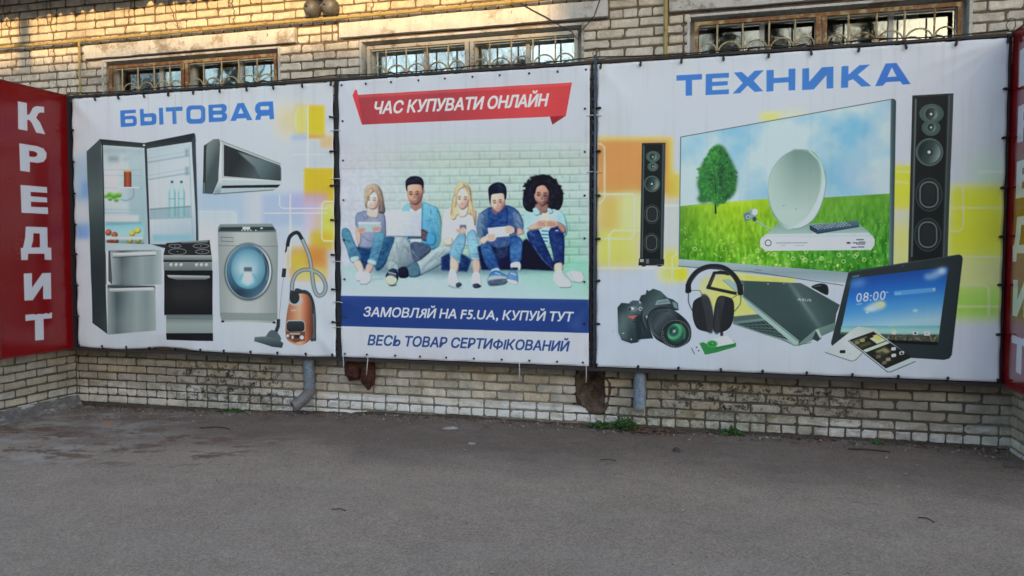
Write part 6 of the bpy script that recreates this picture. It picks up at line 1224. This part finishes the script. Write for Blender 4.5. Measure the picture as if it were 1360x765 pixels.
def edge_knots(x0, x1, st, sv, top=True, seed=0, sides=(1, 1)):
    rs = random.Random(seed); o = []; n = round((x1-x0)/st)
    for i in range(n+1):
        x = x0+.02+(x1-x0-.04)*i/n; o.append((x+rs.uniform(-.01, .01), SZ1-.022, rs.uniform(-.25, .25), 1)); o.append((x+rs.uniform(-.015, .015), SZ0+.022, rs.uniform(-.2, .2), -1))
    n = round((SZ1-SZ0)/sv)
    for i in range(1, n):
        z = SZ0+(SZ1-SZ0)*i/n
        if sides[0]: o.append((x0+.02, z+rs.uniform(-.01, .01), -1, rs.uniform(-.2, .2)))
        if sides[1]: o.append((x1-.02, z+rs.uniform(-.01, .01), 1, rs.uniform(-.2, .2)))
    return o
knots(sl_, (LX0+LX1)/2, SZ0, edge_knots(LX0, LX1, .325, .325, seed=1), 'tie')
knots(sr_, (RX0+RX1)/2, SZ0, edge_knots(RX0, RX1, .37, .385, seed=2), 'tie')
knots(sm_, (MX0+MX1)/2, SZ0, [(x+(.022 if x < -3.5 else -.022 if x > -1.2 else 0), z+(-.012 if z > 3 else .01 if z < .7 else 0), a, c) for x, z, a, c in edge_knots(MX0, MX1, .262, .385, seed=3)], 'grommet')
# white cords lacing the middle sheet across the posts, with loose ends
def cord(pts, n):
    b = MB(); b.tube([(x-(MX0+MX1)/2, y+.2, z-SZ0) for x, y, z in pts], .004, 5); b.build('cord', M['string'], sm_, True)
for z in (2.33, 1.52, 1.12, .87, 2.8): cord([(-3.555, -.215, z), (-3.60, -.212, z+.008), (-3.665, -.212, z+.004)], 0)
for z in (2.83, 2.33): cord([(-1.135, -.215, z), (-1.09, -.212, z+.003), (-1.0, -.212, z-.003)], 0)
for x, l in ((-3.555, .16), (-3.29, .19), (-1.76, .17), (-1.135, .17)): cord([(x, -.216, .605), (x+.004, -.222, .57), (x+.006-.012*(l > .18), -.222, .605-l*.6), (x-.015*(l > .17), -.215, .605-l)], 0)

# light boxes with red film
def sign(x, sgn, label, ims, shift, W_=.93):
    cy_ = -.145-W_/2; root = tag(empty('lettered_sign', (x, cy_, .562)), label, 'sign', 'tall red signs on the side walls')
    y0, y1, H = -W_/2, W_/2, 2.758; d = .11; b = MB(); m = M['red_side']
    b.box(*sorted((-sgn*.002, -sgn*d)), y0, y1, 0, H); b.build('case', m, root)
    n = 30; vs, fs, uv = [], [], []
    for j in range(n+1):
        for i in range(n+1):
            u, v = i/n, j/n; y = y0+.006+(y1-y0-.012)*u if sgn > 0 else y1-.006-(y1-y0-.012)*u
            vs.append((sgn*(.001+.0025*noise.noise(Vector((u*3, v*6, x)))*min(1, 8*min(u, 1-u, v, 1-v))), y, .006+(H-.012)*v))
    for j in range(n):
        for i in range(n): q = j*(n+1)+i; fs.append((q, q+1, q+n+2, q+n+1))
    me = bpy.data.meshes.new('face'); me.from_pydata(vs, [], fs); ul = me.uv_layers.new(name='UVMap'); idx = np.empty(len(me.loops), int); me.loops.foreach_get('vertex_index', idx)
    u = (idx % (n+1))/n; v = (idx//(n+1))/n; ul.data.foreach_set('uv', np.stack([shift+u*(W_/.93), v], 1).ravel()); me.polygons.foreach_set('use_smooth', [True]*len(me.polygons))
    t = print_mat('red_film', ims, .2, .5, coat=.12 if sgn > 0 else .9); me.materials.append(t); inst('face', me, root)
    tr = MB(); e = .008
    for a0, a1, c0, c1 in ((y0-.004, y1+.004, -.004, e), (y0-.004, y1+.004, H-e, H+.004), (y0-.004, y0+e, e, H-e), (y1-e, y1+.004, e, H-e)): tr.box(*sorted((sgn*.006, -sgn*d*.98)), a0, a1, c0, c1)
    tr.build('edge_trim', M['red_trim'], root)
M['red_side'] = flat('red_case', (.17, .012, .018), .5); M['red_trim'] = flat('red_trim', (.16, .013, .018), .45)
SI = art_sign()
sign(-6.845, 1, 'tall red sign at the left edge with all six white letters of КРЕДИТ in view', SI, 0.0)
sign(2.205, -1, 'tall red sign at the right edge mirroring the banner, letters cut off', SI, .102, .74)

# ============================================================ GROWTH, LITTER
def leaf_mat(name, c): 
    t = NT(name, .6, .3); t.col(t.mix(1, c, t.ramp(t.noise(60), [(.2, .6), (.8, 1.5)]), 'MULTIPLY')); return t.m
weed_m = leaf_mat('weed_leaf', (.045, .105, .028)); dry_m = leaf_mat('dry_leaf', (.15, .085, .055))
def weed(x, y, rx, h, n, label, seed):
    rs = random.Random(seed); root = tag(empty('weed', (x, y, gz(x, y))), label, 'weed'); b = MB(); st = MB()
    for i in range(n):
        px = rs.gauss(0, rx*.5); py = -abs(rs.gauss(0, .03)); H = h*rs.uniform(.3, 1)*max(.35, 1-abs(px)/rx*.6)
        lean = Vector((rs.uniform(-.5, .5), rs.uniform(-.55, .1), 1)).normalized()
        st.tube([(px, py, 0), tuple(Vector((px, py, 0))+lean*H)], [.0022, .001], 4)
        for k in range(rs.randint(5, 9)):
            t = rs.uniform(.15, 1); p = Vector((px, py, 0)) + lean*H*t
            a = rs.uniform(0, 6.28); ln = rs.uniform(.018, .042); d = Vector((math.cos(a), math.sin(a)*.8, rs.uniform(-.2, .7))).normalized(); s = d.orthogonal().normalized()*ln*.28
            u2 = Vector((0, 0, -ln*.15)); b.add([tuple(p), tuple(p+d*ln*.5+s), tuple(p+d*ln+u2), tuple(p+d*ln*.5-s)], [(0, 1, 2), (0, 2, 3)])
    b.build('foliage', weed_m, root); st.build('stem', weed_m, root)
weed(-.80, -.06, .11, .17, 60, 'largest green weed growing at the foot of the wall by the broken masonry', 1)
weed(-1.0, -.06, .10, .10, 42, 'low spread of green weed left of the tallest weed at the wall foot', 2)
weed(.14, -.05, .09, .09, 40, 'small green weed tuft at the wall foot right of the short downpipe', 3)
weed(-4.9, -.04, .16, .035, 30, 'flat mossy weed at the wall foot left of the elbow downpipe', 4)
weed(1.32, -.05, .05, .02, 8, 'tiny sprout at the wall foot below the tablet picture', 6)

def litter():
    rs = random.Random(3); b = MB()
    def lf(x, y, s):
        z = gz(x, y) + .006; a = rs.uniform(0, 6.28); p = Vector((x, y, z)); d = Vector((math.cos(a), math.sin(a), rs.uniform(-.1, .4)))*s; q = Vector((-math.sin(a), math.cos(a), rs.uniform(-.1, .4)))*s*.5
        b.add([tuple(p), tuple(p+d*.5+q), tuple(p+d), tuple(p+d*.5-q)], [(0, 1, 2), (0, 2, 3)])
    for i in range(900): x = rs.uniform(-6.9, 2.3); lf(x, -.03-abs(rs.gauss(0, .09)), rs.uniform(.014, .04))
    for i in range(260): x = rs.gauss(-.62, .17); lf(x, -.06-abs(rs.gauss(0, .06)), rs.uniform(.02, .05))
    for i in range(170): lf(rs.uniform(-6.9, -4.3), rs.uniform(-1.8, -.1), rs.uniform(.01, .028))
    for i in range(150): lf(rs.uniform(-7, 2.3), -.1-abs(rs.gauss(0, 1.2)), rs.uniform(.008, .02))
    for i in range(80): lf(2.2-abs(rs.gauss(0, .12)), rs.uniform(-1.2, -.05), rs.uniform(.01, .03))
    tag(b.build('leaf_litter', dry_m), 'dry reddish leaf crumbs along the foot of the wall', 'leaf litter', kind='stuff')
    g = MB()
    for i in range(2200):
        if rs.random() < .6: x, y = rs.uniform(-6.9, 2.3), -.02-abs(rs.gauss(0, .14))
        elif rs.random() < .4: x, y = rs.uniform(-6.9, -4.6), -.05-abs(rs.gauss(0, .6))
        else: x, y = rs.uniform(-7, 2.3), rs.uniform(-4.5, -.05)
        s = rs.uniform(.002, .0075)*(2.2 if rs.random() < .12 else 1); z = gz(x, y)+s*.4
        vs = [Vector(v)*s*rs.uniform(.7, 1.3) for v in ((1, 0, 0), (-1, 0, 0), (0, 1, 0), (0, -1, 0), (0, 0, .8), (0, 0, -.8))]
        g.add([(x+v.x, y+v.y, z+v.z) for v in vs], [(0, 2, 4), (2, 1, 4), (1, 3, 4), (3, 0, 4), (2, 0, 5), (1, 2, 5), (3, 1, 5), (0, 3, 5)])
    tag(g.build('grit', flat('pale_grit', (.26, .25, .235), .9, 0, .5, 30)), 'small stones and crumbs of mortar scattered on the asphalt', 'grit', kind='stuff')
litter()
def soil():
    """crumbling edge of dirt banked against the foot of the walls"""
    b = MB(); n = 420; x0, x1 = -6.97, 2.3
    for i in range(n+1):
        x = x0 + (x1-x0)*i/n; q = noise.noise(Vector((x*2.3, 0, 4))); q2 = noise.noise(Vector((x*11, 2, 4))); h = max(.002, .012+.014*q+.010*q2); wd = max(.015, .05+.045*q+.02*q2); z = gz(x, 0)
        for y, zz in ((.02, h), (-.008, h), (-wd*.5, h*.45+.004*q2), (-wd, -.006)): b.v.append((x, y, z+zz))
    for i in range(n):
        for k in range(3): p = i*4+k; b.f.append((p, p+1, p+5, p+4))
    t = NT('dark_soil', .95, .2); nz = t.noise(40, 5, .7); t.col(t.ramp(nz, [(.3, (.045, .036, .030)), (.6, (.10, .082, .068)), (.75, (.24, .20, .17))])); t.bump(nz, .012, 1)
    tag(b.build('soil', t.m), 'crumbly dark soil banked along the foot of the wall', 'soil', kind='stuff')
soil()
def chip(name, x, y, pts, th, mat, label, cat, rz=0):
    b = MB(); n = len(pts); z = gz(x, y)+.002
    b.v = [(px, py, 0) for px, py in pts] + [(px*.92, py*.92, th*(1+.5*math.sin(i*2))) for i, (px, py) in enumerate(pts)]
    b.f = [tuple(range(n-1, -1, -1)), tuple(range(n, 2*n))] + [(i, (i+1) % n, n+(i+1) % n, n+i) for i in range(n)]
    o = b.build(name, mat); o.location = (x, y, z); o.rotation_euler.z = rz; tag(o, label, cat)
pale = flat('pale_scrap', (.40, .39, .37), .8, 0, .3, 60)
chip('stone_chip', -2.35, -.47, [(-.07, -.02), (-.03, -.045), (.04, -.03), (.075, .0), (.03, .035), (-.04, .03)], .008, pale, 'larger pale crumbled mortar patch lying below the middle banner', 'debris', .2)
chip('stone_chip', -1.98, -.95, [(-.03, -.01), (.0, -.018), (.03, -.008), (.026, .01), (-.02, .012)], .008, pale, 'small white chip on the asphalt in front of the middle banner', 'debris', .1)
chip('brick_chip', -5.87, -.77, [(-.05, -.02), (.04, -.025), (.055, .015), (-.03, .02)], .02, flat('reddish_chip', (.36, .17, .11), .9), 'reddish broken brick chip on the asphalt in the left corner', 'debris', .1)
chip('stone', -.30, -.75, [(-.03, -.015), (.0, -.025), (.035, -.01), (.03, .012), (-.01, .02)], .022, flat('dark_stone', (.07, .06, .055), .9), 'dark stone on the asphalt in front of the short downpipe', 'stone', -.3)
def twig(pts, r, label):
    b = MB(); b.tube([(x, y, gz(x, y)+.006+dz) for x, y, dz in pts], r, 5); tag(b.build('twig', flat('twig_bark', (.05, .035, .028), .9), smooth=True), label, 'twig')
twig([(-4.75, -.83, 0), (-4.62, -.80, .008), (-4.50, -.81, .004), (-4.42, -.84, 0)], .005, 'thin dark twig on the asphalt in front of the left banner')
twig([(1.05, -.36, 0), (1.16, -.38, .012), (1.27, -.36, .004), (1.36, -.37, 0)], .006, 'reddish twig on the asphalt near the right corner')
twig([(-2.32, -2.75, 0), (-2.27, -2.74, .006), (-2.22, -2.75, 0)], .003, 'short dark twig on the asphalt in the middle of the yard')
twig([(1.20, -1.96, 0), (1.24, -1.99, .01), (1.27, -2.03, 0)], .004, 'small forked twig on the asphalt at the right')
twig([(-.86, -1.18, 0), (-.8, -1.16, .006), (-.74, -1.17, 0)], .003, 'curved twig on the asphalt in front of the gap beside the right banner')
# dry creeper runners clinging to the wall
def creeper(x, z0, z1, seed, label):
    rs = random.Random(seed); b = MB(); n = 26; pts = []; xx = x
    for i in range(n+1):
        t = i/n; xx += rs.uniform(-.022, .022); pts.append((xx, -.012+rs.uniform(-.004, .004), z0+(z1-z0)*t))
        if rs.random() < .35:
            q = Vector(pts[-1]); s = rs.choice((-1, 1)); b.tube([tuple(q), tuple(q+Vector((s*.03, -.006, .02))), tuple(q+Vector((s*.055, -.003, .012+rs.uniform(-.03, .03))))], [.003, .002, .001], 4)
    b.tube(pts, .0042, 5); tag(b.build('creeper_stem', flat('creeper_bark', (.16, .12, .085), .9), smooth=True), label, 'creeper', 'dry creeper stems on the wall')
creeper(-6.2, 3.75, 4.5, 2, 'dry creeper stem on the wall above the first lintel')
creeper(-7.15, 3.3, 4.5, 5, 'dry creeper stem on the wall left of the first window, tallest of them'); creeper(-5.5, 3.95, 4.5, 7, 'dry creeper stem above the middle of the first window')
creeper(-4.85, 3.97, 4.5, 9, 'dry creeper stem above the right end of the first window'); creeper(-3.3, 3.97, 4.4, 11, 'dry creeper stem right of the grey domes')
creeper(-7.75, 3.95, 4.5, 12, 'dry creeper stem at the left edge of the wall')

# ============================================================ ACROSS THE YARD (seen mirrored in the panes, and shading the wall)
ob = tag(empty('apartment_block', (12.8, -30.4, 0), R(-4)), 'tall apartment block across the yard that shades the lower wall', 'building')
wm = flat('panel_wall', (.34, .31, .28), .9, 0, .15, .6)
H1, H2 = 10.4, 11.9
b = MB(); b.box(-24, 0, -10, 0, -.3, H1); b.box(-24.3, -.01, -10.3, .3, H1, H1+.25); b.build('wall', wm, ob); b = MB(); b.box(.01, 32, -1.5, .02, -.3, H2); b.build('shade_slab', wm, ob)  # taller thin slab added to keep sun off the wall's right part
gm = glass('far_glass', .5); pm = MB(); wf = MB()
for i in range(7):
    for f in range(3):
        x = -22.5 + i*2.95; z = 1.2 + f*3.0
        wfm = MB(); wfm.box(x, x+1.5, .003, .06, z, z+1.4); w_ = wfm.build('window', M['white_wood'], ob)
        p = MB(); p.box(x+.1, x+.7, .061, .065, z+.1, z+1.3); p.box(x+.8, x+1.4, .061, .065, z+.1, z+1.3); p.build('pane', M['rubber'], w_)
def tree_mesh(seed, H):
    rs = random.Random(seed); tr = MB(); br = MB()
    def limb(p, d, ln, r, lvl):
        mb = tr if lvl == 0 else br; n = 4 if lvl < 3 else 2; pts = [p.copy()]; q = p.copy(); dd = d.copy()
        for i in range(n):
            dd = (dd + Vector((rs.uniform(-.18, .18), rs.uniform(-.18, .18), rs.uniform(-.05, .14)))).normalized(); q = q + dd*ln/n; pts.append(q.copy())
        mb.tube([tuple(v) for v in pts], [r*(1-.6*i/n) for i in range(n+1)], 6 if lvl < 2 else 3, False)
        if lvl < 5:
            for k in range((7, 5, 5, 4, 2)[lvl]):
                t = rs.uniform(.35, 1); i = min(int(t*n), n-1); s = pts[i].lerp(pts[i+1], t*n-i)
                a = Vector((rs.uniform(-1, 1), rs.uniform(-1, 1), rs.uniform(.0, .8))).normalized(); limb(s, (dd*.55+a*.75).normalized(), ln*rs.uniform(.45, .62), r*(.45 if lvl else .4), lvl+1)
    limb(Vector((0, 0, -.2)), Vector((0, 0, 1)), H*.5, H*.017, 0)
    bark = M.setdefault('bark', flat('bark', (.075, .06, .05), .95, 0, .3, 12))
    return tr.mesh('trunk', bark), br.mesh('crown', bark)
tm = [tree_mesh(4, 11), tree_mesh(9, 13), tree_mesh(4, 8.5)]
TREES = [(-9, -15, 0), (-8.5, -27, 1), (8.2, -14.5, 0), (-14, -13.5, 1), (-20, -17, 0), (5, -29, 1), (7.2, -21.5, 2), (-27, -26, 1), (-15, -24, 0), (-8.5, -20, 1)]
TL = ['nearest but one, left of the camera', 'straight behind the camera, far one', 'closest behind the camera to the right', 'nearest one far to the left', 'farther left', 'one close to the apartment block', 'small one to the right', 'farthest left', 'in the second row on the left', 'between the two nearest left ones']
for k, (x, y, i) in enumerate(TREES):
    r_ = tag(empty('bare_tree', (x, y, 0), k*1.3), 'leafless tree across the yard, ' + TL[k], 'tree', 'bare trees across the yard')
    inst('trunk', tm[i][0], r_); inst('crown', tm[i][1], r_)

o2 = tag(empty('apartment_block', (-34, -52, 0)), 'long unseen apartment block added far behind the left trees to cut low sky glow', 'building')  # unseen block, added to hold low sky glow back from the wall
b = MB(); b.box(-30, 24, -6, 4, -.3, 8.4); b.box(-30.3, 24.3, -6.3, 4.3, 8.4, 8.7); b.build('wall', wm, o2)
for i in range(16):
    for f in range(2):
        x = -28.5 + i*3.25; z = 1.3 + f*3.1
        wfm = MB(); wfm.box(x, x+1.6, 4.003, 4.06, z, z+1.5); w_ = wfm.build('window', M['white_wood'], o2)
        q_ = MB(); q_.box(x+.1, x+.75, 4.061, 4.065, z+.1, z+1.4); q_.box(x+.85, x+1.5, 4.061, 4.065, z+.1, z+1.4); q_.build('pane', M['rubber'], w_)

for k, (x, y, s_) in enumerate(((5.5, -46, 1.75), (-4.5, -49, 1.9), (-1, -42, 1.5))):
    r_ = tag(empty('bare_tree', (x, y, 0), 1+k*2.1), 'big leafless tree far behind the apartment block, ' + ('right one', 'left one', 'middle one')[k], 'tree', 'bare trees across the yard'); r_.scale = (s_,)*3
    inst('trunk', tm[1][0], r_); inst('crown', tm[1][1], r_)
up_ = tag(empty('utility_pole', (-3.1, -10.1, 0)), 'round wooden utility pole standing in the yard behind the camera', 'pole')
b = MB(); b.tube([(0, 0, -.3), (0, 0, 8.6)], [.10, .075], 12); b.build('shaft', M['bark'], up_, True)
b = MB(); b.box(-.5, .5, -.13, -.05, 8.1, 8.2); b.build('cross_arm', M['bark'], up_)
for x in (-.4, 0, .4): b = MB(); b.tube([(x, -.09, 8.2), (x, -.09, 8.28), (x, -.09, 8.33)], [.012, .035, .02], 8); b.build('insulator', M['white_wood'], up_)

def spruce_mesh(seed):  # unseen spruces, added to block sky glare mirrored in the right window
    rs = random.Random(seed); b = MB(); t = MB(); H = 20.
    t.tube([(0, 0, -.3), (0, 0, H*.5), (0, 0, H)], [.28, .17, .03], 7)
    for i in range(3600):
        z = H*(.08 + .92*rs.random()**1.15); Rm = (1-z/H)**.85*3.6*(.75+.25*math.sin(z*5)); a = rs.uniform(0, 6.283); r = Rm*rs.random()**.45; ln = rs.uniform(.35, .85); dz = rs.uniform(-.32, -.02)
        p = Vector((r*math.cos(a), r*math.sin(a), z-r*.28)); d_ = Vector((math.cos(a+rs.uniform(-.6, .6)), math.sin(a+rs.uniform(-.6, .6)), dz))*ln; s = Vector((-math.sin(a), math.cos(a), rs.uniform(-.3, .3)))*ln*.22
        b.add([tuple(p-s), tuple(p+s), tuple(p+d_)], [(0, 1, 2)])
    return t.mesh('trunk', M['bark']), b.mesh('crown', leaf_mat('spruce_needles', (.028, .045, .026)))
sp = spruce_mesh(3)
SPL = ['leftmost', 'second from the left', 'third from the left', 'fourth from the left', 'fifth from the left', 'rightmost']
for k, (x, y, s_) in enumerate(((-8.5, -50, .92), (-4, -47, 1.0), (0, -49.5, 1.05), (3.6, -47, .95), (7, -49, 1.04), (9.8, -50.5, .92))):
    r_ = tag(empty('glare_spruce', (x, y, 0), k*1.1), 'unseen dark spruce added behind the apartment block to darken the window reflection, ' + SPL[k], 'tree', 'spruces added to darken the window reflection'); r_.scale = (s_,)*3
    inst('trunk', sp[0], r_); inst('crown', sp[1], r_)
